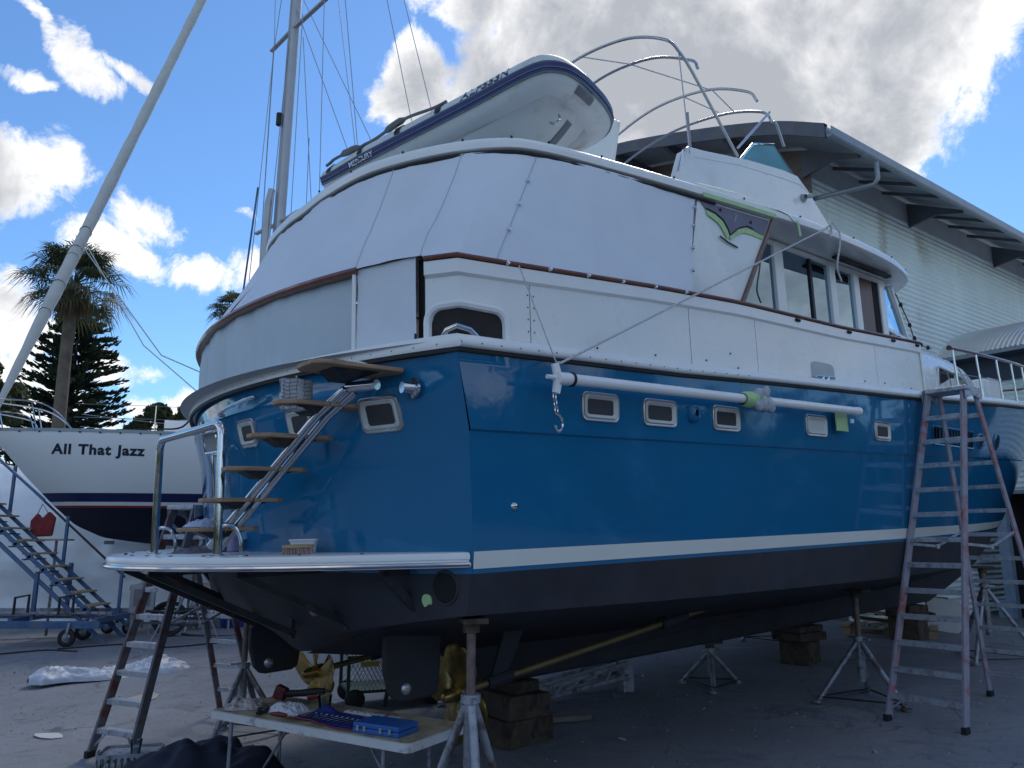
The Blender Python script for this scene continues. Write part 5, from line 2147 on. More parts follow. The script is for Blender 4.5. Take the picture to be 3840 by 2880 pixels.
RIG = [[(-6.98, 19.9, 18.17), (-7.10, 20.5, 16.5), (-7.32, 20.4, 9.16)], [(-6.5, 20, 22), (-7.10, 20.5, 16.45), (-7.02, 20.3, 9.56)],
       [(-6.46, 19.9, 16.64), (-6.68, 19.8, 9.56)], [(-6.47, 19.9, 19.5), (-6.57, 19.8, 8.0)],
       [(-6.30, 19.9, 18.0), (-3.98, 19.8, 13.13), (-1.5, 19.7, 8.6)], [(-6.3, 19.9, 17.3), (-4.73, 19.8, 13.13), (-3.0, 19.7, 8.4)], [(-5.3, 19.1, 17.3), (-5.19, 19.3, 11.0), (-5.15, 19.0, 5.0)],
       [(-6.0, 19.5, 16.87), (-5.98, 19.5, 5)], [(-6.04, 19.8, 16.34), (-5.55, 19.8, 11.32), (-5.2, 19.8, 6)], [(-5.3, 19.2, 22.3), (-5.02, 19.4, 17.56), (-4.33, 19.4, 12.85), (-3.5, 19.4, 5)],
       [(-6.2, 20, 25.8), (-3.72, 19.8, 17.86), (-2.9, 19.8, 13.99), (-.9, 19.8, 5)], [(-6.2, 20, 25.6), (-3.23, 19.8, 17.86), (-2.31, 19.8, 14.13), (-.4, 19.8, 5)], [(-5.9, 20, 22.0), (-4.89, 19.9, 17.56), (-4.37, 19.9, 13.13), (-3.6, 19.9, 6)],
       [(-5.7, 19.8, 13.16), (-5.61, 19.8, 6)], [(-7.05, 20.3, 16.4), (-6.95, 20.1, 9.0)]]
for l in RIG:
    mb = MB()
    mb.tube([sl(*p) for p in l], .012, 5)
    mb.build("rigging_wire", M_wire, sail)
mb = MB()
mb.tube([sl(-7.22, 20.3, 11.9), sl(-7.40, 20.2, 8.6)], .028, 6)
mb.build("rigging_tube", M_bluesteel, sail)
# forestay with the furled headsail
A_, B_ = np.array((-11.98, 17.45, 4.75)), np.array((-6.28, 20.0, 25.9))
pts, rs = [], []
for f in np.linspace(0, 1, 60):
    p = A_ + (B_ - A_) * f + np.array((.0, 0, -.25 * sin(pi * f) * .6))
    pts.append(sl(*p))
    r = interp(f, [0, .02, .06, .12, .2, .3, .5, .8, 1], [.04, .06, .095, .135, .142, .135, .12, .095, .05])
    rs.append(r * (1 + .05 * sin(f * 130) + .04 * sin(f * 47)))
mb = MB()
mb.tube(pts, rs, 14)
fsail = mb.build("furled_headsail", M_sail, sail, smooth=60)
mb = MB()
for f in (.10, .13, .165, .20, .21, .235):
    i = f * 59
    c = np.array(pts[int(i)]) + (np.array(pts[int(i) + 1]) - np.array(pts[int(i)])) * (i % 1)
    d = nrm(np.array(pts[int(i) + 1]) - np.array(pts[int(i)]))
    x = nrm(np.cross(d, (0, 1, .3)))
    y = np.cross(d, x)
    R = rs[int(i)] * 1.06
    mb.tube([c + (x * cos(a) + y * sin(a)) * R + d * .10 * sin(a) for a in np.linspace(0, 2 * pi, 15)[:-1]], .009, 5, closed=True)
tag(mb.build("sail_lashing", M_wire, fsail), kind="stuff")
mb = MB()
e1 = np.array(pts[13])
mb.tube([e1, np.array((3.4, -1.2, 6.4)), np.array((7.5, -2.0, 4.7))], .016, 5)
mb.tube([e1 + np.array((0, 0, .2)), np.array((3.0, -1.2, 6.6)), np.array((5.2, -1.8, 4.7))], .014, 5)
mb.build("headsail_sheet", M_rope, sail)
mb = MB()
mb.lathe([(.16, 0), (.16, .03), (.05, .05), (.05, .15), (.16, .17), (.16, .2)], pts[0] - nrm(np.array(pts[1]) - np.array(pts[0])) * .1, nrm(np.array(pts[1]) - np.array(pts[0])), 14)
mb.build("furler_drum", M_dark, sail)
for x, y in ((4.6, -1.5), (8.2, -1.75), (11.5, -1.6)):
    mb = MB()
    mb.tube([(x, y, 0), (x, y * .95, bt_z(x) + .55)], .05, 8)
    for a in (0, 2.1, 4.2):
        mb.tube([(x + .5 * cos(a), y + .5 * sin(a), 0), (x, y, 1.0)], .03, 6)
    mb.build("cradle_prop", M_galv, sail)

# ================================================================== plastic-wrapped boat behind it
M_wrap = mat("white_shrink_wrap", (.74, .78, .81), .32, var=.06, vscale=1.2, bump=.03, bscale=1.8, coat=.2)
wrap = empty("wrapped_boat", (-11.8, 22.0, 0), (0, 0, radians(6)), "boat shrouded in white plastic sheeting behind the blue stairs", "wrapped boat")
mb = MB()
rows = []
for i, x in enumerate(np.linspace(-6.0, 5.6, 90)):
    hgt = interp(x, [-6, -3.5, -1, 5.0, 5.6], [3.2, 4.3, 4.0, 3.6, 3.4])
    r = []
    for y, z in ((-1.95, 0.05), (-1.9, .5), (-1.86, 1.0), (-1.84, 1.5), (-1.8, 2.0), (-1.75, 2.5), (-1.45, 2.5 + (hgt - 2.5) * .35), (-.7, 2.5 + (hgt - 2.5) * .8), (0, hgt), (.8, hgt - .3), (1.6, 2.4), (1.8, 0.05)):
        r.append((x, y, z))
    rows.append(catmull(r, 4))
mb.grid(rows)
for k in (0, -1):
    mb.add(rows[k], [tuple(range(len(rows[k])))])
wp_ = mb.build("plastic_wrap", M_wrap, wrap, smooth=70)
from mathutils import noise as mn
for v in wp_.data.vertices:
    c = Vector(v.co)
    d = mn.fractal(Vector((c.x * .5 + c.z * .4, c.y * .4, c.z * .9)), .9, 2.1, 4) * .10
    d += .03 * abs(sin(c.x * 2.1 + 1.5 * sin(c.z * 1.2))) + .05 * mn.noise(Vector((c.x * 1.7, 3, c.z * 2.6)))
    v.co += v.normal * d
mb = MB()
mb.box((1.25, -1.98, 2.02), (.24, .04, .09))
mb.build("wrap_slot", M_grey, wrap, smooth=0)
mb = MB()
rows = []
for i, x in enumerate(np.linspace(2.2, 6.6, 40)):
    rows.append([(x, -2.0 - .7 * f, .10 + .32 * (1 - f) * (1 + .4 * sin(x * 3.1)) + .05 * sin(x * 9 + f * 5)) for f in np.linspace(0, 1, 12)])
mb.grid(rows)
mb.build("trailing_plastic", M_wrap, wrap, smooth=70)

# ================================================================== things on and around the yacht
YM = Matrix.Translation(Vector(Y_O)) @ Euler((0.0, -0.033, radians(39.0))).to_matrix().to_4x4()


def yw(u, v, z):
    return np.array(YM @ Vector((u, -v, z)))


def on_yacht(name, u, v, z, rz, label, cat, group=None, rx=0, ry=0):
    e = empty(name, label=label, cat=cat, group=group)
    m = YM @ Matrix.Translation(Vector((u, -v, z))) @ Euler((rx, ry, rz)).to_matrix().to_4x4()
    e.location = m.to_translation()
    e.rotation_euler = m.to_euler()
    return e


# ---- inflatable dinghy on the hardtop; local x = length (bow to starboard), y = forward, z up
dg_ = on_yacht("inflatable_dinghy", 1.56, .55, 5.97, -1.234, "white inflatable dinghy with navy strake stowed across the hardtop", "dinghy", ry=radians(-7.5))
TP = [(-1.45, -.55), (-.6, -.55), (.25, -.55), (1.0, -.55), (1.19, -.48), (1.25, -.25), (1.26, 0)]
tp_d = [p for p in catmull([np.array((a, b, 0)) for a, b in TP], 6)]
tp_all = tp_d + [np.array((p[0], -p[1], 0)) for p in tp_d[-2::-1]]
tz = lambda x: interp(x, [-1.5, .6, 1.1, 1.3], [0, .0, .02, .05])
TR = .172
path = [np.array((p[0], p[1], tz(p[0]))) for p in tp_all]
mb = MB()
nn_ = len(path)
rad = [TR * (1 if 3 < i < nn_ - 4 else (.80 + .05 * min(i, nn_ - 1 - i))) for i in range(nn_)]
mb.tube(path, rad, 22)
tube_o = mb.build("buoyancy_tube", M_tubwhite, dg_, smooth=60)


def tub_pt(i, ang, off=0.0):
    """point on tube cross-section; ang 0 = outward, positive up"""
    i0 = int(max(0, min(nn_ - 2, i)))
    f = i - i0
    p = path[i0] + (path[i0 + 1] - path[i0]) * f
    a_ = path[max(0, i0 - 1)]
    b_ = path[min(nn_ - 1, i0 + 2)]
    t = nrm(b_ - a_)
    o = nrm(np.array((t[1], -t[0], 0)))
    r = rad[i0] + off
    return p + o * cos(ang) * r + np.array((0, 0, 1)) * sin(ang) * r


mb = MB()
idx = np.linspace(0, nn_ - 1.001, 90)
mb.grid([[tub_pt(i, a, off) for a, off in ((radians(-28), .0), (radians(-25), .012), (radians(0), .014), (radians(4), 0))] for i in idx])
strake = mb.build("navy_strake", M_navy, dg_, smooth=40)
mb = MB()
for a in (-27, 3):
    mb.tube([tub_pt(i, radians(a), .006) for i in idx], .011, 6)
mb.tube([tub_pt(i, radians(-14), .014) for i in idx], .006, 6)
mb.build("strake_beading", M_grey, strake)


def tube_text(txt, i0, i1, a0, a1, m, name, off=.004, parent=None):
    fc = bpy.data.curves.new(name, "FONT")
    fc.body = txt
    fc.size = 1.0
    fc.offset = .02
    fo = bpy.data.objects.new(name + "_tmp", fc)
    C.objects.link(fo)
    bpy.context.view_layer.update()
    tm = bpy.data.meshes.new_from_object(fo.evaluated_get(bpy.context.evaluated_depsgraph_get()))
    bpy.data.objects.remove(fo)
    xs = [v.co.x for v in tm.vertices]
    ys = [v.co.y for v in tm.vertices]
    x0, x1, y0, y1 = min(xs), max(xs), min(ys), max(ys)
    for v in tm.vertices:
        i = i0 + (i1 - i0) * (v.co.x - x0) / (x1 - x0)
        a = a0 + (a1 - a0) * (v.co.y - y0) / (y1 - y0)
        v.co = Vector(tub_pt(i, radians(a), off))
    tm.materials.append(m)
    o = bpy.data.objects.new(name, tm)
    C.objects.link(o)
    o.parent = parent or dg_
    return o


tube_text("ALF553N", 12.9, 17.0, 9, 47, mat("dark_lettering", (.03, .045, .10), .5), "registration_lettering", .004)
tube_text("MERCURY", 3.0, 5.3, -21, -4, mat("white_lettering", (.75, .77, .78), .5), "brand_lettering", .018, strake)
# rigid hull below the tubes
mb = MB()
rows = []
for x in np.linspace(-1.40, 1.26, 30):
    wy = interp(x, [-1.6, 0, .7, 1.0, 1.18, 1.28], [.52, .52, .50, .44, .34, .14])
    kz = interp(x, [-1.6, -.5, .3, .8, 1.1, 1.28], [-.56, -.56, -.50, -.38, -.20, -.02])
    chz = interp(x, [-1.6, .4, 1.0, 1.28], [-.34, -.28, -.14, .02])
    chy = wy * .78
    tz_ = tz(x) - .05
    r = [(x, -wy, tz_), (x, -wy * .98, (tz_ + chz) / 2 - .02), (x, -chy, chz), (x, -chy * .55, chz + (kz - chz) * .40), (x, -.05, kz), (x, .05, kz), (x, chy * .55, chz + (kz - chz) * .40), (x, chy, chz), (x, wy * .98, (tz_ + chz) / 2 - .02), (x, wy, tz_)]
    rows.append(r)
mb.grid(rows)
mb.add(rows[0], [tuple(range(10))])
mb.build("rigid_hull", M_tubwhite, dg_, smooth=30)
mb = MB()
mb.grid([[(x, y, interp(x, [.1, .8, 1.1, 1.28], [-.52, -.38, -.20, -.02]) - .012) for y in (-.045, .045)] for x in np.linspace(.1, 1.12, 12)])
mb.grid([[(x, y, interp(x, [.1, .8, 1.1, 1.28], [-.52, -.38, -.20, -.02]) - .004) for y in (-.045, .045)] for x in np.linspace(.1, 1.12, 12)])
mb.build("keel_guard", M_grey, dg_, smooth=40)
# bow hand-hold, lifting eyes, towing ring
c = tub_pt((nn_ - 1) / 2 - 3.6, radians(-52), .012)
mb = MB()
for i in (-1.3, -.65, 0, .65, 1.3):
    pass
rows = []
for i in np.linspace(-1.5, 1.5, 11):
    rows.append([tub_pt((nn_ - 1) / 2 - 3.2 + i * 2.2, radians(a), off * (1 - (abs(i) / 1.6) ** 4)) for a, off in ((-36, .002), (-38, .03), (-44, .045), (-56, .045), (-62, .03), (-64, .002))])
mb.grid(rows)
mb.build("bow_handle", M_grey, dg_, smooth=50)
mb = MB()
q = np.array((1.05, -.30, -.30))
mb.tube(catmull([q, q + (.05, -.02, -.05), q + (.11, -.02, -.03), q + (.10, 0, .03)], 4), .012, 6)
mb.build("lifting_eyes", M_steel, dg_)
# oars and straps along the near tube
mb = MB()
pp = [tub_pt(i, radians(62), .035 + .02 * sin(i)) for i in np.linspace(.3, 11.5, 30)]
mb.tube(pp, [.016 + (.02 if 4 < k < 9 or 15 < k < 20 else 0) for k in range(30)], 7)
mb.build("oar", M_grey, dg_)
for i in (.8, 4, 7.5, 11):
    mb = MB()
    mb.grid([[tub_pt(i + d, radians(a), .01) for d in (-.25, .25)] for a in range(10, 100, 10)])
    mb.build("oar_strap", M_dark, dg_, smooth=0)
for x in (-1.0, .6):
    mb = MB()
    mb.poly([(x - .05, y, z) for y, z in ((-.50, -.74), (.50, -.74), (.50, -.36), (.06, -.56), (-.06, -.56), (-.50, -.36))], (.1, 0, 0))
    mb.build("dinghy_chock", M_grey2, dg_, smooth=0)

# ---- white boom hung along the topsides
bm_ = on_yacht("awning_boom", .60, 2.77, 3.135, 0, "long white boom pole slung along the blue topsides on ropes", "pole")
mb = MB()
mb.tube([(.07, 0, 0), (4.02, -.0, .06)], .039, 16)
mb.build("boom_tube", M_white2, bm_)
mb = MB()
mb.tube([(-.01, 0, -.005), (.10, 0, 0)], .044, 14)
mb.poly([(-.05, -.012, .09), (.0, -.012, .10), (.03, -.012, .0), (.0, -.012, -.11), (-.05, -.012, -.10), (-.03, -.012, 0)], (0, .024, 0))
mb.tube([(-.10, 0, 0.0), (0, 0, 0)], .016, 8)
mb.build("boom_end_fitting", M_white2, bm_, smooth=40)
mb = MB()
mb.tube([(.115, .0, 0), (.13, 0, 0)], .050, 14)
mb.build("boom_collar", M_dark, bm_)
mb = MB()
for k in range(3):
    c = np.array((-.04 + .006 * k, .0, -.13 - .045 * k))
    mb.tube([c + np.array((.012 * cos(a), .012 * sin(a) * (k % 2), .030 * sin(a))) if k % 2 == 0 else c + np.array((0, .012 * cos(a), .030 * sin(a))) for a in np.linspace(0, 2 * pi, 11)[:-1]], .006, 6, closed=True)
mb.tube(catmull([(-.03, 0, -.24), (.01, 0, -.27), (.02, 0, -.33), (-.02, 0, -.36), (-.05, 0, -.32)], 4), .011, 6)
mb.build("snap_shackle", M_steel, bm_)
mb = MB()
mb.tube([(3.98, 0, .058), (4.05, 0, .06)], .043, 14)
mb.tube([(3.95, .03, -.02), (3.95, .03, -.06)], .02, 8)
mb.build("boom_inner_end", M_white2, bm_)
mb = MB()
mb.box((3.88, .10, -.01), (.22, .01, .25))
mb.build("tape_pad", M_tape, bm_, smooth=0)
mb = MB()
mb.lathe([(.05, -.16), (.066, -.13), (.07, -.02), (.055, .03), (.066, .10), (.06, .14), (.048, .15)], (2.24, 0, .03), (1, 0, .015), 16)
tw_o = mb.build("tape_wrapping", M_tape, bm_, smooth=50)
wrinkle(tw_o, .012, 14, 3)
rg = MB()
for k in range(5):
    rg.lathe([(.001, -.09), (.04, -.06), (.055, 0), (.035, .07), (.001, .09)], (2.22 + .045 * k, -.03 + .012 * (k % 2), .04 + (.02 if k % 2 else -.03)), (.3, -.4, 1 if k % 2 else -1), 9)
ro_ = rg.build("rag_binding", mat("grey_rag", (.40, .43, .48), .8, var=.25, vscale=20), bm_, smooth=60)
wrinkle(ro_, .02, 12, 1)
mb = MB()
a = np.array(YM.inverted() @ Vector(yw(0, 0, 0)))
rel = lambda u, v, z: np.array((u - .60, -(v - 2.77), z - 3.135))
mb.tube([rel(.60, 2.77, 3.24), rel(.63, 2.77, 3.24), rel(4.55, 2.66, 5.12), rel(4.70, 2.64, 5.20)], .009, 6)
mb.tube([rel(.62, 2.77, 3.17), rel(.43, 2.60, 3.93)], .005, 5)
mb.tube(catmull([rel(4.70, 2.64, 5.22), rel(4.78, 2.63, 5.26), rel(4.86, 2.66, 5.15), rel(4.84, 2.665, 5.02), rel(4.74, 2.66, 4.75), rel(4.80, 2.66, 4.60)], 5), .010, 6)
mb.tube(catmull([rel(4.60, 2.66, 5.15), rel(4.68, 2.655, 5.20), rel(4.72, 2.65, 5.12), rel(4.66, 2.66, 5.06)], 4), .010, 6)
mb.build("boom_rope", M_rope, bm_)

# ---- things lying on the swimming platform and stair
e = on_yacht("plastic_tub", -.52, 1.33, 2.022, -0.6, "small white plastic tub on the swim platform behind the brush", "tub")
mb = MB()
rows = [[(a, b, z) for a, b in rrect(w, d, .02, 3)] for w, d, z in ((.15, .10, 0), (.175, .12, .085), (.19, .135, .088), (.19, .135, .098), (.172, .118, .098), (.148, .098, .006))]
mb.grid(rows, closed=True)
mb.add(rows[0], [tuple(range(16))])
mb.add(rows[-1], [tuple(range(16))])
mb.build("tub_body", mat("white_polypropylene", (.72, .74, .76), .4), e)
e = on_yacht("scrubbing_brush", -.62, 1.46, 2.024, -.55, "wooden scrubbing brush with pale bristles on the swim platform", "brush")
mb = MB()
mb.poly([(a, b, .042) for a, b in rrect(.21, .062, .03, 4)], (0, 0, .022))
mb.build("brush_back", M_timber, e, smooth=0, bevel=.004)
mb = MB()
rb_ = np.random.default_rng(4)
for x in np.linspace(-.09, .09, 17):
    for y in np.linspace(-.022, .022, 5):
        dx, dy = rb_.normal(size=2) * .006
        mb.bar((x, y, .044), (x * 1.05 + dx, y * 1.2 + dy, 0), .005, .005)
tag(mb.build("bristles", mat("bristle", (.42, .30, .26), .8, var=.3, vscale=40), e, smooth=0), kind="stuff")


def crumpled(name, loc, size, m, label, cat, seed, rz=0, flat=.5, group=None, yacht_frame=True, n=40, amp=.35, fold=1.0):
    if yacht_frame:
        e = on_yacht(name, *loc, rz, label, cat, group)
    else:
        e = empty(name, loc, (0, 0, rz), label, cat, group)
    from mathutils import noise as mn
    rows = []
    for i in range(n + 1):
        r = []
        for j in range(n + 1):
            a, b = i / n * 2 - 1, j / n * 2 - 1
            ang = atan2(b, a)
            edge_ = (abs(a) ** 3 + abs(b) ** 3) ** (1 / 3)
            base = max(0.0, 1 - edge_ ** 5)
            rag = 1 + .22 * mn.noise(Vector((cos(ang) * 1.4 + seed, sin(ang) * 1.4, seed)))
            q1 = Vector((a * 1.3 * fold + seed, b * 1.3 * fold, seed * 2))
            warp = Vector((mn.noise(q1 + Vector((5, 0, 0))), mn.noise(q1 + Vector((0, 5, 0))), 0)) * .8
            r1 = 1 - abs(mn.noise(q1 * 1.6 + warp)) * 2.2
            r2 = 1 - abs(mn.noise(q1 * 3.4 + warp * 2)) * 2.0
            h = base * max(.06, .22 + .55 * r1 * (.5 + .5 * mn.noise(q1 * .8 + Vector((3, 3, 3)))) + .28 * r2)
            r.append((a * size[0] / 2 * rag, b * size[1] / 2 * rag, max(.003, h * size[2] + .003)))
        rows.append(r)
    mb = MB()
    mb.grid(rows)
    o = mb.build("cloth", m, e, smooth=45)
    return e


M_rag1 = mat("dark_grey_rag", (.16, .15, .17), .9, var=.3, vscale=15)
crumpled("rag", (-.74, -.05, 2.022), (.50, .34, .075), M_rag1, "crumpled dark grey rag on the platform behind the steel rail", "rag", 3.0, .3)
e = on_yacht("yellow_tin", -.66, .02, 2.022, 0, "small yellow and green tin beside the rag on the platform", "tin")
mb = MB()
mb.lathe([(.045, 0), (.045, .055), (.047, .055), (.047, .068), (.001, .068)], (0, 0, 0), (0, 0, 1), 18)
mb.build("tin_body", mat("yellow_tin_paint", (.55, .50, .10), .4, var=.15), e)
e = on_yacht("folded_towel", -.60, .20, 2.022, .3, "folded mauve towel standing on the platform by the stair foot", "towel")
mb = MB()
mb.poly([(a, b, 0) for a, b in rrect(.11, .08, .03, 3)], (0, 0, .14))
o = mb.build("towel_roll", mat("mauve_towel", (.30, .26, .40), .9, var=.2, vscale=30), e, smooth=40, bevel=.015)
crumpled("white_towel", (-.55, 2.02, 3.214), (.42, .26, .035), mat("white_towelling", (.66, .68, .72), .9, var=.1, vscale=20), "white towel lying on the top landing of the boarding stair", "towel", 5.0, .2)
crumpled("pale_blue_cloth", (-1.0, .74, 2.219), (.30, .20, .08), mat("pale_blue_cloth", (.42, .50, .66), .85, var=.15, vscale=20), "pale blue cloth on the lowest tread of the boarding stair", "cloth", 9.0, .2)
# net bag hanging under the landing
e = on_yacht("net_bag", -.78, 1.74, 3.18, .1, "white net fender bag hanging below the stair landing", "bag")
mb = MB()
rows = []
for k in range(9):
    z = -.03 - .20 * k / 8
    rows.append([((.11 + .01 * sin(5 * a + k)) * cos(a), (.05 + .008 * cos(4 * a)) * sin(a), z) for a in np.linspace(0, 2 * pi, 19)[:-1]])
mb.grid(rows, closed=True)
mb.add(rows[-1], [tuple(range(18))])
mb.build("bag_body", mat("white_net_cloth", (.52, .55, .60), .85, var=.15, vscale=14), e)
mb = MB()
for k in range(0, 9):
    z = -.03 - .20 * k / 8
    mb.tube([((.114) * cos(a), (.055) * sin(a), z + .008 * sin(6 * a)) for a in np.linspace(0, 2 * pi, 19)[:-1]], .002, 4, closed=True)
for a in np.linspace(0, 2 * pi, 15)[:-1]:
    mb.tube([(.114 * cos(a + .05 * sin(k * 2)), .055 * sin(a + .05 * sin(k * 2)), -.03 - .20 * k / 8) for k in range(9)], .002, 4)
tag(mb.build("netting", M_grey, e), kind="stuff")
mb = MB()
mb.tube([(.0, 0, -.03), (0, 0, .0)], .006, 5)
mb.build("bag_cord", M_rope, e)

# ================================================================== step ladders
def step_ladder(name, ff, bf, cap_c, cap_half, n_front, n_back, rail_m, rail_w, label, top_d=.10, back_rungs=True):
    """ff: front feet (left,right); bf: back feet; cap_c centre of top"""
    F1, F2, B1, B2 = [V3(p) for p in (*ff, *bf)]
    base = (F1 + F2 + B1 + B2) / 4
    e = empty(name, tuple(base), label=label, cat="ladder", group="step ladders round the yacht")
    cc = V3(cap_c) - base
    F1, F2, B1, B2 = F1 - base, F2 - base, B1 - base, B2 - base
    cd = nrm((F2 - F1) * (1, 1, 0))
    sd = nrm(((B1 + B2) - (F1 + F2)) * (1, 1, 0))
    T1, T2 = cc - cd * cap_half - sd * top_d, cc + cd * cap_half - sd * top_d
    U1, U2 = cc - cd * cap_half + sd * top_d, cc + cd * cap_half + sd * top_d
    for a, b in ((F1, T1), (F2, T2)):
        mb = MB()
        mb.bar(a + (b - a) * .012, b, .030, rail_w, tuple(sd))
        mb.build("front_rail", rail_m, e, smooth=0, bevel=.004)
    for a, b in ((B1, U1), (B2, U2)):
        mb = MB()
        mb.bar(a + (b - a) * .012, b, .026, rail_w * .75, tuple(sd))
        mb.build("back_rail", rail_m, e, smooth=0, bevel=.004)
    for a, b in ((F1, T1), (F2, T2), (B1, U1), (B2, U2)):
        mb = MB()
        mb.box(tuple(a + (0, 0, .03)), (.055, .10, .07), Matrix.Rotation(atan2(cd[1], cd[0]), 3, "Z"))
        mb.build("rubber_foot", M_dark, e, smooth=0, bevel=.008)
    for k in range(1, n_front + 1):
        f = k / (n_front + 1)
        p, q = F1 + (T1 - F1) * f, F2 + (T2 - F2) * f
        mb = MB()
        mb.bar(p + cd * .012, q - cd * .012, .085, .012)
        mb.bar(p + cd * .012 - sd * .040 - (0, 0, .022), q - cd * .012 - sd * .040 - (0, 0, .022), .006, .050)
        mb.bar(p + cd * .012 + sd * .040 - (0, 0, .018), q - cd * .012 + sd * .040 - (0, 0, .018), .006, .040)
        mb.build("step", M_alu, e, smooth=0, bevel=.002)
    for k in range(1, n_back + 1):
        f = k / (n_back + 1)
        p, q = B1 + (U1 - B1) * f, B2 + (U2 - B2) * f
        mb = MB()
        mb.bar(p, q, .022, .045)
        mb.build("back_rung", M_alu, e, smooth=0, bevel=.002)
    mb = MB()
    mb.box(tuple(cc + (0, 0, .02)), (cap_half * 2 + .07, top_d * 2 + .12, .05), Matrix.Rotation(atan2(cd[1], cd[0]), 3, "Z"))
    cap = mb.build("top_cap", M_alu, e, smooth=0, bevel=.01)
    for s in (-1, 1):
        mb = MB()
        pts = []
        c0 = cc + cd * s * (cap_half + .038)
        mb.poly([c0 - sd * (top_d + .05) + (0, 0, .035), c0 + sd * (top_d + .05) + (0, 0, .035), c0 + sd * (top_d + .05) - (0, 0, .10), c0 + sd * .02 - (0, 0, .06), c0 - sd * .02 - (0, 0, .06), c0 - sd * (top_d + .05) - (0, 0, .10)], tuple(cd * s * .004))
        mb.build("cap_plate", M_alu, cap, smooth=0)
    # spreader bars
    for a, b, t1, t2 in ((F1, B1, T1, U1), (F2, B2, T2, U2)):
        p = a + (t1 - a) * .52
        q = b + (t2 - b) * .55
        m_ = (p + q) / 2 - (0, 0, .10)
        mb = MB()
        mb.bar(p, m_, .006, .028)
        mb.bar(m_, q, .006, .028)
        mb.box(tuple(m_), (.03, .03, .05))
        mb.build("spreader_bar", M_alu, e, smooth=0)
    # foot braces under the lowest step
    for a, t_, s in ((F1, T1, 1), (F2, T2, -1)):
        f = .6 / (n_front + 1)
        mb = MB()
        mb.bar(a + (t_ - a) * .35 / (n_front + 1), a + (t_ - a) / (n_front + 1) + cd * s * .17, .012, .018)
        mb.build("foot_brace", M_alu, e, smooth=0)
    return e


G3 = lambda x, y, dz=0.0: (x, y, zg(x, y) + dz)
step_ladder("step_ladder", (G3(3.92, 8.55), G3(4.40, 7.97)), (G3(5.52, 9.40), G3(6.00, 8.82)), (4.96, 8.53, 3.72), .185, 12, 12, M_red, .085,
            "tall faded red step ladder standing beside the yacht bow")
step_ladder("step_ladder", (G3(-4.24, 8.30), G3(-3.70, 8.02)), (G3(-3.56, 10.0), G3(-3.02, 9.72)), (-3.52, 8.55, 2.42), .17, 8, 7, M_redold, .10,
            "shorter dark red step ladder at left with its top above the swim platform")
crumpled("masking_paper", (4.84, 8.68, 3.77), (.22, .14, .035), mat("masking_paper_scrap", (.52, .55, .42), .8, var=.35, vscale=14), "crumpled masking paper on top of the tall red ladder", "paper", 12.0, -.9, yacht_frame=False)

# ================================================================== jack stands
def jack_stand(x, y, z_top, label, leg_r=.45, yaw=0.0, split=.42, pole_r=.032, m=None):
    m = m or M_galv
    b = np.array((x, y, zg(x, y)))
    H_ = z_top - b[2]
    e = empty("jack_stand", tuple(b), (0, 0, yaw), label, "jack stand", "jack stands under the yacht")
    hz = H_ * split
    mb = MB()
    mb.tube([(0, 0, hz * .35), (0, 0, hz + .04)], .045, 12)
    mb.build("socket_tube", m, e)
    mb = MB()
    mb.tube([(0, 0, hz), (0, 0, H_ - .05)], pole_r, 12)
    for k in range(int((H_ - hz) / .03)):
        pass
    mb.build("screw_post", mat("rusty_screw_post", (.20, .15, .13), .6, .4, var=.35, vscale=12), e)
    mb = MB()
    mb.cyl((0, 0, hz + .02), (0, 0, hz + .07), .065, 12)
    mb.bar((-.14, 0, hz + .05), (.14, 0, hz + .045), .03, .025)
    mb.build("winding_nut", m, e, smooth=40)
    mb = MB()
    mb.box((0, 0, H_ - .02), (.30, .16, .03))
    mb.cyl((0, 0, H_ - .10), (0, 0, H_ - .03), .055, 12)
    mb.build("head_pad", M_oldtimber, e, smooth=0)
    feet = []
    for k in range(3):
        a = 2 * pi * k / 3
        ft = np.array((leg_r * cos(a), leg_r * sin(a), .015))
        mb = MB()
        mb.tube([ft, (.03 * cos(a), .03 * sin(a), hz)], .030, 10)
        mb.cyl(ft - (0, 0, .015), ft + (0, 0, .015), .06, 10)
        mb.build("leg", m, e)
        feet.append(ft)
    mb = MB()
    for k in range(3):
        mb.tube([feet[k] + (0, 0, .05), feet[(k + 1) % 3] + (0, 0, .05)], .010, 5)
    mb.build("foot_tie", M_darkmet, e)
    return e


p = yw(.22, 2.27, 1.605)
jack_stand(p[0], p[1], p[2], "galvanised jack stand under the near stern corner beside the table", .46, radians(-75), .66, .030)
p = yw(.45, -2.25, 1.56)
jack_stand(p[0], p[1], p[2], "jack stand under the far stern corner behind the dark red ladder", .46, radians(10), .45)
p = yw(6.15, 1.75, 1.33)
jack_stand(p[0], p[1], p[2], "jack stand amidships with rusty post left of the tall red ladder", .52, radians(-60), .52)
p = yw(5.65, .0, .63)
jack_stand(p[0], p[1], p[2], "low jack stand beneath the middle of the yacht keel", .42, radians(20), .72)
p = yw(9.75, 1.82, 1.40)
jack_stand(p[0], p[1], p[2], "heavy pipe stand behind the legs of the tall red ladder", .62, radians(-20), .75, .045)
p = yw(9.1, -1.3, 1.28)
jack_stand(p[0], p[1], p[2], "jack stand on the far side of the keel near the bow blocks", .50, radians(40), .5)
p = yw(3.2, -1.6, 1.22)
jack_stand(p[0], p[1], p[2], "jack stand on the far side of the keel behind the propellers", .50, radians(80), .5)

# ================================================================== keel blocks
def block(x, y, z0, sx, sy, sz, rz, label, m=None):
    mb = MB()
    mb.box((0, 0, sz / 2), (sx, sy, sz))
    o = mb.build("keel_block", m or M_oldtimber, smooth=0, bevel=.018)
    o.location = (x, y, z0)
    o.rotation_euler = (0, 0, rz)
    return tag(o, label, "timber block", "timber keel blocks")


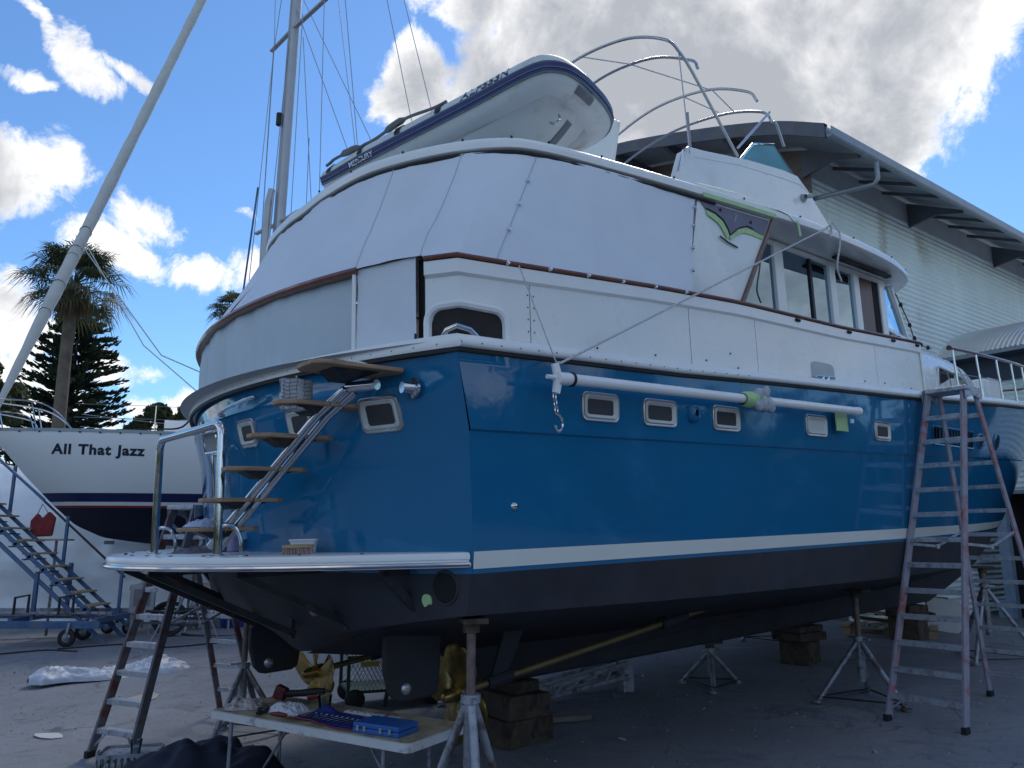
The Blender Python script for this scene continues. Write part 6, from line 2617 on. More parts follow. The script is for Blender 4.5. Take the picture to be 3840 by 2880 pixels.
def stack(u, v, sizes, labels, rz0=39):
    p = yw(u, v, .62)
    z = zg(p[0], p[1]) - .01
    tot = p[2] - z
    hs = np.array([s[2] for s in sizes])
    hs = hs / hs.sum() * tot
    for (sx, sy, _, r), h, lb in zip(sizes, hs, labels):
        block(p[0], p[1], z, sx, sy, h - .002, radians(rz0 + r), lb)
        z += h


stack(2.40, -.03, [(.62, .56, .22, 3), (.52, .60, .20, -4), (.34, .44, .10, 6)],
      ["bottom timber of the block stack under the after end of the keel", "middle timber of the block stack under the after end of the keel", "top wedge timber directly under the after end of the keel"])
stack(7.75, .0, [(.42, .44, .62, 8), (.62, .50, .22, -5), (.66, .42, .16, 2)],
      ["upright base timber of the forward keel support", "wide cross timber on the forward keel support", "top timber touching the keel on the forward support"])
stack(11.2, .0, [(.5, .5, .5, 8), (.6, .45, .25, -5)], ["base timber of the foremost keel support", "upper timber of the foremost keel support"])

# ================================================================== folding table and what is on it
T0 = np.array((-2.44, 6.58))
T1_ = np.array((-.69, 5.51))
tdir = nrm(np.array((*(T1_ - T0), 0)))
TL, TWD, TZ = 2.05, .72, .755
tang = atan2(tdir[1], tdir[0])
tb_ = empty("folding_table", (T0[0], T0[1], zg(-1.4, 6.2)), (0, 0, tang), "cream folding trestle table with splayed tools under the stern", "table")
ZT = TZ - zg(-1.4, 6.2)
M_table = mat("scuffed_table_top", (.52, .46, .32), .55, var=.15, vscale=3, dirt=(.25, .20, .13), dirt_amt=.5, dirt_scale=4)
M_tedge = mat("white_table_edge", (.62, .64, .64), .5, var=.06, dirt=(.2, .2, .22), dirt_amt=.2, dirt_scale=8)
mb = MB()
ro_ = rrect(TL, TWD, .05, 5)
mb.poly([(TL / 2 + a, TWD / 2 + b, ZT - .012) for a, b in rrect(TL - .03, TWD - .03, .045, 5)], (0, 0, .013))
mb.build("table_top", M_table, tb_, smooth=0)
mb = MB()
ri = rrect(TL - .028, TWD - .028, .045, 5)
mb.grid([[(TL / 2 + a, TWD / 2 + b, ZT + dz) for (a, b), dz in zip(pr, dzs)] for pr, dzs in ((ri, [0.0] * 24), (ro_, [-.004] * 24), (ro_, [-.06] * 24), (ri, [-.062] * 24))], closed=True)
mb.build("table_edge", M_tedge, tb_, smooth=30)
for x in (.16, TL - .30):
    for y in (.10, TWD - .10):
        mb = MB()
        mb.tube([(x, y, ZT - .05), (x, y, .0)], .016, 10)
        mb.build("leg", M_galv, tb_)
    mb = MB()
    mb.tube([(x, .10, .12), (x, TWD - .10, .12)], .012, 8)
    mb.tube([(x, TWD / 2, .14), (x + (.45 if x < 1 else -.45), TWD / 2, ZT - .04)], .010, 8)
    mb.build("leg_brace", M_galv, tb_)


def on_table(a, b, dz=0.0):
    """a along the long edge from the left corner, b away from the viewer"""
    n2 = np.array((-tdir[1], tdir[0]))
    p = T0 + tdir[:2] * a + n2 * b
    return (p[0], p[1], TZ + .002 + dz)


M_check = mat("checked_rag", (.48, .44, .44), .9, var=.25, vscale=25)
crumpled("checked_rag", on_table(.16, .22), (.30, .30, .095), M_check, "beige checked rag on the left end of the table", "rag", 1.7, .2, yacht_frame=False)
crumpled("white_rag", on_table(.62, .26, .004), (.34, .24, .085), mat("white_tissue_rag", (.66, .70, .78), .85, var=.06), "crumpled white rag in the middle of the table", "rag", 4.4, -.5, yacht_frame=False, fold=1.4)
crumpled("brown_cloth", on_table(.40, .46), (.32, .22, .035), mat("drab_cloth", (.20, .17, .11), .9, var=.2, vscale=12), "drab brown cloth under the cordless tool on the table", "cloth", 6.1, .0, yacht_frame=False)
# cordless tool
e = empty("cordless_tool", on_table(.42, .55, .02), (0, 0, tang + .30), "red and black cordless power tool at the back of the table", "power tool")
mb = MB()
mb.tube([(-.10, 0, .05), (.02, 0, .06), (.16, 0, .075), (.24, 0, .085)], [.030, .028, .034, .026], 12)
mb.build("tool_body", M_dark, e)
mb = MB()
mb.box((-.16, 0, .055), (.10, .075, .11), Matrix.Rotation(.35, 3, "Y"))
mb.build("battery", mat("red_black_plastic", (.11, .02, .02), .45, var=.2), e, smooth=0, bevel=.012)
mb = MB()
mb.tube([(.10, 0, .035), (.20, 0, .05)], .030, 10)
mb.build("tool_grip", mat("red_plastic", (.20, .03, .025), .4), e)
mb = MB()
mb.tube([(.24, 0, .085), (.30, 0, .09)], [.016, .008], 8)
mb.build("tool_chuck", M_darkmet, e)
# plastic cup maker
M_clear = clear_glass("clear_plastic", (.80, .84, .88), 1.3)


def cup(loc, r, h, label, liquid=None, rot=(0, 0, 0)):
    e = empty("plastic_cup", loc, rot, label, "cup", "clear plastic mixing cups")
    mb = MB()
    mb.lathe([(.001, .004), (r * .80, .004), (r, h), (r * 1.07, h), (r * 1.07, h - .008), (r * 1.02, h - .010), (r * .82, 0), (.001, 0)], (0, 0, 0), (0, 0, 1), 22)
    mb.build("cup_wall", M_clear, e)
    mb = MB()
    mb.lathe([(.001, .006), (r * .78, .006), (r * .86, h * .5), (.001, h * .5)], (0, 0, 0), (0, 0, 1), 18)
    mb.build("cup_contents", liquid or M_grey2, e)
    return e


cup(on_table(.80, .48), .055, .115, "clear plastic mixing cup on the table behind the white rag")
for k, (a, b, lab) in enumerate(((.44, .20, "small black clamp on the table left of the white rag"), (.50, .13, "black spring clip near the front edge of the table"))):
    e = empty("tool_clamp", on_table(a, b), (0, 0, tang + .5 + k), lab, "clamp")
    mb = MB()
    mb.bar((-.07, 0, .015), (.06, .012, .018), .026, .022)
    mb.bar((-.05, .03, .012), (.05, .0, .014), .016, .02)
    mb.build("clamp_arm", M_dark, e, smooth=0, bevel=.004)
    mb = MB()
    mb.cyl((0, .01, .005), (0, .01, .035), .012, 8)
    mb.build("clamp_pivot", M_steel, e)
e = empty("red_handled_tool", on_table(.70, .11), (0, 0, tang + .15), "red handled tool at the front edge of the table", "hand tool")
mb = MB()
mb.tube([(-.09, 0, .018), (-.02, 0, .022), (.06, 0, .018)], [.012, .018, .013], 10)
mb.build("handle", mat("dark_red_handle", (.16, .03, .03), .45), e)
mb = MB()
mb.bar((.06, 0, .018), (.15, 0, .014), .016, .006)
mb.build("blade", M_steel, e, smooth=0)
# spanner roll
e = empty("tool_roll", on_table(.78, .10), (0, 0, tang - .04), "open blue canvas tool roll with spanners on the table", "tool roll")
rows = []
for i in range(33):
    x = .74 * i / 32
    r = []
    for j in range(17):
        y = .34 * j / 16
        z = .006 + .012 * abs(sin(x * 18)) * (1 - abs(y / .34 - .5)) + .006 * sin(y * 30 + x * 9)
        if y > .24:
            z += .05 * math.exp(-((x - .12) / .09) ** 2) * sin((y - .24) / .10 * pi)
            z += .06 * max(0, (x - .62) / .12) * (y - .24) / .10
        r.append((x + .03 * sin(y * 9), y + .02 * sin(x * 8), max(.004, z)))
    rows.append(r)
mb = MB()
mb.grid(rows)
mb.build("canvas", mat("royal_blue_canvas", (.018, .035, .22), .8, var=.2, vscale=10), e, smooth=60)
mb = MB()
mb.tube([rows[i][0] for i in range(33)] + [rows[32][j] for j in range(1, 17)], .006, 5)
mb.build("red_binding", mat("red_binding", (.25, .04, .05), .8), e)
for k in range(11):
    x = .07 + .055 * k
    mb = MB()
    mb.bar((x, .04, .026), (x + .02, .17, .028), .012, .005)
    mb.cyl((x + .02, .175, .022), (x + .02, .175, .032), .012, 8)
    mb.build("spanner", M_steel, e, smooth=30)
# blue plastic case
e = empty("tool_case", on_table(1.50, .05), (0, 0, tang + .06), "closed blue plastic tool case on the right front of the table", "case")
M_case = mat("blue_plastic", (.03, .13, .42), .4, var=.08)
for z0, z1, nm in ((.0, .034, "case_base"), (.037, .072, "case_lid")):
    mb = MB()
    mb.box((.20, .12, (z0 + z1) / 2), (.40, .24, z1 - z0))
    mb.build(nm, M_case, e, smooth=0, bevel=.008)
for x in (.05, .11, .25, .33):
    mb = MB()
    mb.box((x, -.004, .036), (.022, .010, .035))
    mb.build("latch", M_steel, e, smooth=0)
# parts strip at the back of the table
e = empty("parts_strip", on_table(1.0, .52), (0, 0, tang), "white strip tray lying along the back of the table", "tray")
mb = MB()
mb.box((.28, 0, .006), (.56, .06, .012))
for k in range(8):
    mb.box((.04 + .068 * k, 0, .015), (.04, .045, .008))
mb.build("strip", mat("white_strip", (.55, .56, .58), .5, var=.1), e, smooth=0)

# ================================================================== crate, cup, dark tarpaulin, scraps
cr_ = empty("milk_crate", G3(-3.46, 7.50), (0, 0, radians(12)), "upturned grey slatted milk crate at the bottom left corner", "crate")
CW, CD, CH = .50, .36, .27
M_crate = mat("dirty_grey_crate", (.30, .34, .40), .6, var=.25, vscale=9, dirt=(.12, .13, .15), dirt_amt=.5, dirt_scale=9)
mb = MB()
mb.poly([(a, b, CH - .035) for a, b in rrect(CW - .03, CD - .03, .03, 3)], (0, 0, .012))
mb.build("crate_base", M_crate, cr_, smooth=0)
mb = MB()
mb.grid([[(a, b, z) for a, b in rrect(CW * s, CD * s, .03, 3)] for s, z in ((.96, CH - .03), (1.0, CH - .03), (1.02, CH), (.97, CH))], closed=True)
mb.grid([[(a, b, z) for a, b in rrect(CW * s, CD * s, .03, 3)] for s, z in ((.96, .0), (1.0, .0), (1.0, .03), (.96, .03))], closed=True)
mb.grid([[(a, b, z) for a, b in rrect(CW * s, CD * s, .03, 3)] for s, z in ((.97, .12), (1.0, .12), (1.0, .145), (.97, .145))], closed=True)
mb.build("crate_rim", M_crate, cr_, smooth=30)
for k in range(9):
    for sy in (-1, 1):
        mb = MB()
        mb.box((-CW / 2 + .035 + k * (CW - .07) / 8, sy * (CD / 2 - .006), CH / 2), (.022, .010, CH - .03))
        mb.build("slat", M_crate, cr_, smooth=0)
for k in range(6):
    for sx in (-1, 1):
        mb = MB()
        mb.box((sx * (CW / 2 - .006), -CD / 2 + .04 + k * (CD - .08) / 5, CH / 2), (.010, .022, CH - .03))
        mb.build("slat", M_crate, cr_, smooth=0)
p = np.array(G3(-3.40, 7.46))
cup((p[0], p[1], p[2] + CH - .02), .05, .11, "clear plastic cup with white contents on the milk crate", mat("white_contents", (.55, .60, .68), .5))

M_tarp = mat("navy_tarpaulin", (.012, .016, .035), .75, var=.3, vscale=4)
e = empty("dark_tarpaulin", G3(-2.28, 6.86), (0, 0, tang), "rumpled dark navy tarpaulin heaped on the ground under the table", "tarpaulin")
rows = []
for i in range(49):
    x = -.98 + 2.1 * i / 48
    r = []
    for j in range(25):
        y = -.42 + .84 * j / 24
        env = max(0, 1 - (abs(x + .15) / 1.05) ** 3) * max(0, 1 - (abs(y) / .46) ** 4)
        hh = interp(x, [-1, -.5, -.1, .3, 1.1], [.5, .56, .46, .34, .2])
        z = env ** .6 * hh * (.78 + .40 * mn.noise(Vector((x * 2.6, y * 2.2, 3))) + .14 * mn.noise(Vector((x * 7, y * 7, 1))))
        r.append((x + .05 * mn.noise(Vector((x * 3, y * 3, 7))), y, max(.004, z)))
    rows.append(r)
mb = MB()
mb.grid(rows)
mb.build("tarpaulin_sheet", M_tarp, e, smooth=35)

M_film = mat("crumpled_clear_film", (.46, .51, .58), .48, var=.22, vscale=5)
e = empty("plastic_sheet", G3(-6.25, 12.7), (0, 0, radians(38)), "crumpled white plastic sheet lying on the asphalt behind the left ladder", "plastic sheet")
rows = []
for i in range(121):
    x = -1.15 + 2.3 * i / 120
    wd = interp(x, [-1.15, -1.0, -.6, .2, .8, 1.15], [.10, .28, .32, .42, .55, .30])
    r = []
    for j in range(49):
        y = (-1 + 2 * j / 48) * wd
        env = (1 - (abs(y) / wd) ** 2.5)
        hh = interp(x, [-1.15, -.95, -.3, .2, .65, .8, 1.15], [.08, .20, .12, .10, .26, .22, .03])
        r1 = 1 - 2.2 * abs(mn.noise(Vector((x * 2.0 + y * 2.5, y * 3.2, 2))))
        r2 = 1 - 2.2 * abs(mn.noise(Vector((x * 5.5 - y * 5, y * 8, 5))))
        z = env ** .6 * (hh * (.55 + .45 * r1) + .035 * r2 + .02 * mn.noise(Vector((x * 17, y * 17, 1))))
        r.append((x, y + .05 * sin(x * 7), max(.004, z)))
    rows.append(r)
mb = MB()
mb.grid(rows)
mb.build("film", M_film, e, smooth=30)

scr = np.random.default_rng(17)
M_scrap = mat("white_paper_scrap", (.55, .56, .54), .8)
SCR = [(-5.15, 9.15, .30, "torn white paper scrap on the asphalt left of the left ladder"), (-4.95, 10.9, .55, "flat pale cardboard sheet on the asphalt beyond the left ladder"), (-2.0, 9.6, .12, "small white scrap between the propellers and the green trolley"),
       (1.1, 8.2, .10, "small pale scrap on the asphalt beyond the table"), (3.3, 5.9, .09, "tiny white scrap in the right foreground"), (2.2, 6.6, .08, "tiny white flake on the asphalt at lower right centre"), (4.4, 6.9, .12, "small white flake right of the ladder foot")]
for k, (x, y, s, lb) in enumerate(SCR):
    pts = [(s * (.5 + .3 * scr.random()) * cos(a), s * .35 * (.7 + .5 * scr.random()) * sin(a)) for a in np.linspace(0, 2 * pi, 9)[:-1]]
    mb = MB()
    mb.poly([(a, b, .004 + .02 * s * scr.random()) for a, b in pts], (0, 0, .004))
    o = mb.build("paper_scrap", M_scrap if k != 1 else mat("pale_cardboard", (.36, .36, .33), .85, var=.1), smooth=0)
    o.location = (x, y, zg(x, y) + .003)
    o.rotation_euler = (0, 0, scr.uniform(0, 3))
    tag(o, lb, "scrap", "scraps on the asphalt")

# ================================================================== rolling blue stairs at the left
st_ = empty("rolling_stairs", (-8.9, 16.8, 0.03), label="blue steel rolling boarding stairs with timber treads at the left", cat="stairs")
R_ = lambda x, y, z: np.array((x + 8.9, y - 16.8, z - .03))
X0, Z0, RUN, RISE = -8.42, .50, .312, .262
YN, YF = 16.25, 17.05
for k in range(13):
    x, z = X0 - RUN * k, Z0 + RISE * k
    mb = MB()
    mb.box(R_(x, (YN + YF) / 2, z), (.30, YF - YN - .02, .035))
    mb.build("tread", M_timber, st_, smooth=0, bevel=.004)
    mb = MB()
    mb.bar(R_(x - .02, YN - .02, z - .10), R_(x + .10, YN - .02, z - .03), .05, .05, (0, 1, 0))
    mb.bar(R_(x - .12, YN + .02, z - .12), R_(x - .12, YF - .02, z - .12), .05, .03)
    mb.build("tread_bracket", M_bluesteel, st_, smooth=0)
top = (X0 - RUN * 13, Z0 + RISE * 13)
for y in (YN - .02, YF + .02):
    for dz, nm in ((-.06, "stringer"), (-.34, "lower_stringer")):
        mb = MB()
        mb.bar(R_(X0 + .22, y, Z0 + dz - RISE * .7 + .05), R_(top[0], y, top[1] + dz), .05, .075)
        mb.build(nm, M_bluesteel, st_, smooth=0, bevel=.005)
# posts
for x, y, z0, z1 in ((-9.72, YN - .05, .5, 1.42), (-9.55, YF + .05, .5, 1.6), (-12.0, YN - .05, .5, 3.2), (-12.0, YF + .05, .5, 3.2), (-11.0, YN - .05, .5, 2.4)):
    mb = MB()
    mb.bar(R_(x, y, z0), R_(x, y, z1), .07, .07, (1, 0, 0))
    mb.build("support_post", M_bluesteel, st_, smooth=0)
for x, z0, h in ((-8.45, .35, 1.05), (-9.75, 1.5, 1.0), (-11.05, 2.6, 1.0)):
    for y in (YF + .08,):
        mb = MB()
        mb.bar(R_(x, y, z0), R_(x, y, z0 + h + .1), .055, .055, (1, 0, 0))
        mb.build("rail_post", M_bluesteel, st_, smooth=0)
mb = MB()
mb.tube([R_(-8.38, YF + .08, 1.30), R_(-12.6, YF + .08, 4.85)], .026, 8)
mb.build("hand_rail", M_darkmet, st_)
mb = MB()
mb.bar(R_(-9.75, YN - .06, 2.9), R_(-12.6, YN - .06, 5.2), .04, .05)
mb.build("near_hand_rail", M_bluesteel, st_, smooth=0)
mb = MB()
mb.bar(R_(-7.45, 18.4, 1.95), R_(-9.1, 18.6, 3.35), .05, .07)
mb.build("back_brace", M_bluesteel, st_, smooth=0)
# trolley
for y, z, h in ((15.95, .43, .14), (17.75, .45, .14), (16.4, .60, .08), (17.3, .60, .08), (16.15, .64, .05)):
    mb = MB()
    mb.bar(R_(-13.6, y, z), R_(-8.20, y, z), .08, h)
    mb.build("trolley_rail", M_bluesteel if h > .1 else M_galv, st_, smooth=0, bevel=.006)
for x in (-8.3, -10.0, -11.8, -13.5):
    mb = MB()
    mb.bar(R_(x, 15.92, .50), R_(x, 17.8, .50), .08, .10)
    mb.build("trolley_cross_rail", M_bluesteel, st_, smooth=0)
for x, y, r in ((-8.83, 15.93, .17), (-9.0, 16.85, .17), (-8.95, 17.75, .15), (-8.40, 17.55, .13), (-13.0, 15.95, .17), (-13.0, 17.7, .17)):
    g = zg(x, y)
    wh = MB()
    wh.lathe([(r * .55, -.035), (r * .9, -.04), (r, -.03), (r, .03), (r * .9, .04), (r * .55, .035)], R_(x, y, g + r), (0, 1, 0), 22)
    w_o = wh.build("caster_wheel", M_dark, st_, smooth=50)
    wh = MB()
    wh.lathe([(.001, -.04), (r * .3, -.045), (r * .56, -.02), (r * .56, .02), (r * .3, .045), (.001, .04)], R_(x, y, g + r), (0, 1, 0), 16)
    wh.build("wheel_hub", M_galv, w_o)
    wh = MB()
    wh.bar(R_(x, y, g + r), R_(x + .05, y, .47), .12, .05, (1, 0, 0))
    wh.build("caster_fork", M_galv, w_o, smooth=0)
for x in (-9.85, -8.95):
    mb = MB()
    mb.tube([R_(x - .14, 16.0, .62), R_(x - .14, 16.0, .95), R_(x + .14, 16.0, 1.0), R_(x + .14, 16.0, .66)], .028, 8)
    mb.build("push_handle", M_darkmet, st_)
e = empty("red_bag", (-10.35, 17.2, 2.45), (0, 0, .3), "dark red tool bag hung beside the stairs near the left edge", "bag")
mb = MB()
mb.poly([(-.22, 0, -.30), (.20, 0, -.28), (.24, 0, .12), (.10, 0, .26), (-.02, 0, .10), (-.12, 0, .22), (-.24, 0, .05)], (0, .16, 0))
o = mb.build("bag_body", mat("dark_red_cloth", (.22, .03, .035), .8, var=.3, vscale=8), e, smooth=0, bevel=.03)
mb = MB()
mb.tube([(-.20, .08, .0), (-.05, .08, .42), (.15, .08, .1)], .012, 5)
mb.build("bag_strap", M_dark, e)
mb = MB()
mb.box((.1, .1, -.36), (1.0, .5, .04))
mb.build("bag_shelf", M_timber, e, smooth=0)
mb = MB()
mb.tube([(.3, .1, -.38), (.3, .1, -2.4)], .03, 8)
mb.build("shelf_post", M_galv, e)

# sheet of ply and grey box at the foot of the stairs
e = empty("grey_switch_box", (-8.05, 17.35, zg(-8, 17.3)), (0, 0, .2), "grey metal box with pale frame at the foot of the blue stairs", "box")
mb = MB()
mb.box((0, 0, .75), (.50, .14, .60))
mb.build("box_body", M_grey2, e, smooth=0, bevel=.01)
mb = MB()
mb.box((0, -.075, .78), (.34, .012, .36))
mb.build("box_door", M_grey, e, smooth=0)
for x in (-.2, .2):
    mb = MB()
    mb.bar((x, 0, 0), (x, 0, .46), .05, .05, (1, 0, 0))
    mb.build("box_leg", M_galv, e, smooth=0)

# ================================================================== work bench with odds and ends behind the left ladder
wb = empty("work_bench", (-7.0, 18.0, zg(-7, 18)), (0, 0, .05), "long steel work bench cluttered with jars behind the left ladder", "bench")
mb = MB()
mb.box((.0, 0, .95), (3.0, .6, .05))
mb.build("bench_top", M_timber, wb, smooth=0)
mb = MB()
mb.bar((-1.5, -.3, .89), (1.5, -.3, .89), .04, .07)
mb.build("front_rail", M_galv, wb, smooth=0)
for x in (-1.4, -.4, .7, 1.4):
    for y in (-.27, .27):
        mb = MB()
        mb.bar((x, y, 0), (x, y, .92), .045, .045, (1, 0, 0))
        mb.build("leg", M_galv, wb, smooth=0)
for z in (.25, .45):
    mb = MB()
    mb.bar((-1.5, -.28, z), (1.5, -.28, z), .04, .05)
    mb.build("stretcher", M_darkmet, wb, smooth=0)
BENCH = [(-1.25, .16, .16, .22, M_grey2, "grey tool box on the left end of the far work bench", "grey_box"), (-.35, .30, .22, .30, M_grey, "dark equipment case in the middle of the far work bench", "equipment_case"),
         (.25, .14, .14, .16, mat("yellow_plastic", (.50, .42, .05), .5), "yellow container on the far work bench", "yellow_container"), (.55, .36, .2, .12, M_grey2, "pale flat carton on the right of the far work bench", "carton"),
         (.95, .16, .16, .24, M_white2, "white drum standing on the right end of the far work bench", "white_drum")]
for x, sx, sy, sz, m_, lb, nm in BENCH:
    mb = MB()
    if nm == "white_drum":
        mb.lathe([(.001, 0), (sx / 2, 0), (sx / 2, sz), (sx / 2 + .006, sz), (sx / 2 + .006, sz + .02), (.001, sz + .02)], (0, 0, 0), (0, 0, 1), 18)
    else:
        mb.box((0, 0, sz / 2), (sx, sy, sz))
        mb.box((0, 0, sz + .01), (sx * .5, sy * .25, .02))
    o = mb.build(nm, m_, smooth=30, bevel=.012)
    o.location = (-7.0 + x * cos(.05), 18.0 + x * sin(.05) - .05, zg(-7, 18) + .978)
    tag(o, lb, "box" if nm != "white_drum" else "drum", "clutter on the far work bench")
# trestle with crossed legs
e = empty("trestle", (-6.55, 16.1, zg(-6.55, 16.1)), (0, 0, .1), "grey steel trestle with crossed braces behind the left ladder", "trestle")
for y in (-.35, .35):
    mb = MB()
    mb.tube([(-.55, y, 0), (-.12, y, 1.0)], .022, 8)
    mb.tube([(.55, y, 0), (.12, y, 1.0)], .022, 8)
    mb.tube([(-.40, y, .35), (.40, y, .35)], .016, 8)
    mb.build("leg_frame", M_galv, e)
mb = MB()
mb.bar((0, -.5, 1.0), (0, .5, 1.0), .24, .05)
mb.build("trestle_top", M_galv, e, smooth=0)
mb = MB()
mb.tube([(-.7, -.35, .5), (.75, -.35, .72)], .03, 8)
mb.tube([(-.7, -.3, .62), (.7, -.3, .52)], .025, 8)
mb.build("brace_pipe", M_darkmet, e)
# hose coil
e = empty("hose_coil", (-7.25, 17.0, zg(-7.25, 17.0)), (0, 0, 0), "black hose coil standing against the trestle", "hose")
mb = MB()
for k in range(4):
    r = .30 + .02 * k
    mb.tube([(r * cos(a), -.04 * k + .05 * sin(a * 2), .36 + r * sin(a) * .95) for a in np.linspace(0, 2 * pi, 33)[:-1]], .026, 6, closed=True)
mb.build("hose_loops", M_dark, e)
mb = MB()
mb.tube(catmull([(.3, -.1, .05), (.6, -.2, .03), (1.2, -.3, .03), (1.8, -.1, .03)], 5), .024, 6)
mb.build("hose_tail", M_dark, e)
# blue crate
e = empty("blue_crate", (-6.3, 18.2, zg(-6.3, 18.2)), (0, 0, .1), "deep blue plastic crate beyond the dark red ladder legs", "crate")
M_bc = mat("blue_crate_plastic", (.02, .05, .30), .45, var=.15)
mb = MB()
rows = [[(a, b, z) for a, b in rrect(w, d, .04, 3)] for w, d, z in ((.55, .38, 0.0), (.62, .44, .34), (.66, .48, .34), (.66, .48, .37), (.60, .42, .37), (.53, .36, .02))]
mb.grid(rows, closed=True)
mb.add(rows[0], [tuple(range(16))])
mb.add(rows[-1], [tuple(range(16))])
mb.build("crate_body", M_bc, e)
for x in (-.2, -.07, .07, .2):
    mb = MB()
    mb.box((x, -.215, .17), (.02, .03, .30))
    mb.build("rib", M_bc, e, smooth=0)
# wire mesh panel
e = empty("wire_screen", (-6.5, 18.75, zg(-6.5, 18.7)), (radians(-8), 0, .0), "grey wire mesh panel leaning behind the blue crate", "mesh panel")
for k in range(9):
    mb = MB()
    mb.tube([(-.7 + k * .18, 0, 0), (-.7 + k * .18, 0, 1.0)], .010, 5)
    mb.build("upright_wire", M_galv, e)
for k in range(6):
    mb = MB()
    mb.tube([(-.75, 0, .05 + k * .18), (.8, 0, .05 + k * .18)], .010, 5)
    mb.build("cross_wire", M_galv, e)
# long leads trailing on the ground
for k, pts in enumerate((((-8.8, 15.6), (-7.6, 15.9), (-6.6, 15.3), (-5.4, 15.7), (-4.2, 15.2)), ((-10.8, 15.4), (-9.9, 15.15), (-9.0, 15.5), (-8.2, 15.2)))):
    mb = MB()
    mb.tube(catmull([np.array((x, y, zg(x, y) + .018)) for x, y in pts], 6), .014, 5)
    o = mb.build("power_lead", M_dark)
    tag(o, ("black power lead snaking on the asphalt below the work bench", "black cable lying in front of the blue stair trolley")[k], "cable", "leads on the asphalt")

# ================================================================== green mesh trolley behind the rudder
e = empty("mesh_trolley", (-1.55, 10.2, zg(-1.55, 10.2)), (0, 0, radians(20)), "dark green mesh sided trolley behind the near rudder", "trolley")
M_green = mat("dark_green_paint", (.022, .06, .04), .5, var=.25, vscale=6)
for x in (-.55, .55):
    for y in (-.32, .32):
        mb = MB()
        mb.bar((x, y, .16), (x, y, .62), .04, .04, (1, 0, 0))
        mb.build("corner_post", M_green, e, smooth=0)
        mb = MB()
        mb.lathe([(.001, -.03), (.10, -.03), (.12, -.015), (.12, .015), (.10, .03), (.001, .03)], (x * .85, y * 1.05, .12), (0, 1, 0), 20)
        mb.build("wheel", M_dark, e, smooth=40)
for z in (.20, .60):
    mb = MB()
    mb.tube([(-.55, -.32, z), (.55, -.32, z), (.55, .32, z), (-.55, .32, z)], .02, 6, closed=True)
    mb.build("frame_rail", M_green, e)
mb = MB()
mb.box((0, 0, .20), (1.1, .64, .03))
mb.build("trolley_floor", M_green, e, smooth=0)
mb = MB()
for y in (-.32, .32):
    for k in range(-4, 23):
        x = -.55 + k * .05
        for s in (1, -1):
            a_, b_ = (x, x + .38 * .55)
            if s < 0:
                a_, b_ = b_, a_
            if -.56 < a_ < .56 and -.56 < b_ < .56:
                mb.bar((a_, y, .22), (b_, y, .60), .005, .005)
tag(mb.build("wire_mesh", M_galv, e, smooth=0), kind="stuff")
mb = MB()
mb.box((-.30, -.345, .52), (.22, .03, .06))
mb.build("yellow_tag", mat("yellow_tag", (.5, .42, .06), .5), e, smooth=0)
mb = MB()
mb.bar((-.12, -.40, .03), (.05, -.37, .95), .035, .05, (1, 0, 0))
mb.build("pull_handle", M_darkmet, e, smooth=0)

# ================================================================== aluminium gantry beam under the hull
e = empty("gantry_beam", (.65, 9.95, zg(.65, 9.95)), (0, 0, radians(27)), "aluminium lattice beam propped on a stand beneath the hull", "lattice beam")
for y in (-.14, .14):
    for z0, z1, nm in ((.12, .40, "top_chord"), (.03, .24, "bottom_chord")):
        mb = MB()
        mb.bar((-.75, y, z0), (.85, y, z1), .04, .04)
        mb.build(nm, M_galv, e, smooth=0)
for k in range(7):
    x = -.7 + .24 * k
    f = (x + .75) / 1.6
    mb = MB()
    mb.bar((x, -.14, .08 + .26 * f), (x, .14, .08 + .26 * f), .02, .02)
    mb.bar((x, -.14, .03 + .21 * f), (x + .12, -.14, .12 + .28 * (f + .07)), .016, .016)
    mb.build("lattice_bar", M_galv, e, smooth=0)
mb = MB()
mb.bar((.86, -.05, .03), (.90, .02, .62), .16, .16, (1, 0, 0))
mb.build("end_stand", M_galv, e, smooth=0, bevel=.01)
mb = MB()
mb.poly([(.55, -.25, 0), (1.1, -.2, 0), (1.15, .2, 0), (.8, .25, 0)], (0, 0, .03))
mb.build("base_plate", M_galv, e, smooth=0)
mb = MB()
mb.tube([(.2, .25, .08), (.85, .3, .22)], .06, 12)
mb.build("roller", mat("pale_roller", (.50, .54, .56), .4, .2), e)
mb = MB()
mb.box((0, 0, .03), (.75, .16, .05))
o = mb.build("timber_plank", mat("grey_old_plank", (.20, .185, .165), .85, var=.3, vscale=5, stretch=(1, 8, 8)), smooth=0, bevel=.006)
o.location = G3(.50, 9.0)
o.rotation_euler = (0, 0, radians(18))
tag(o, "weathered grey plank on the asphalt beside the keel blocks", "plank")

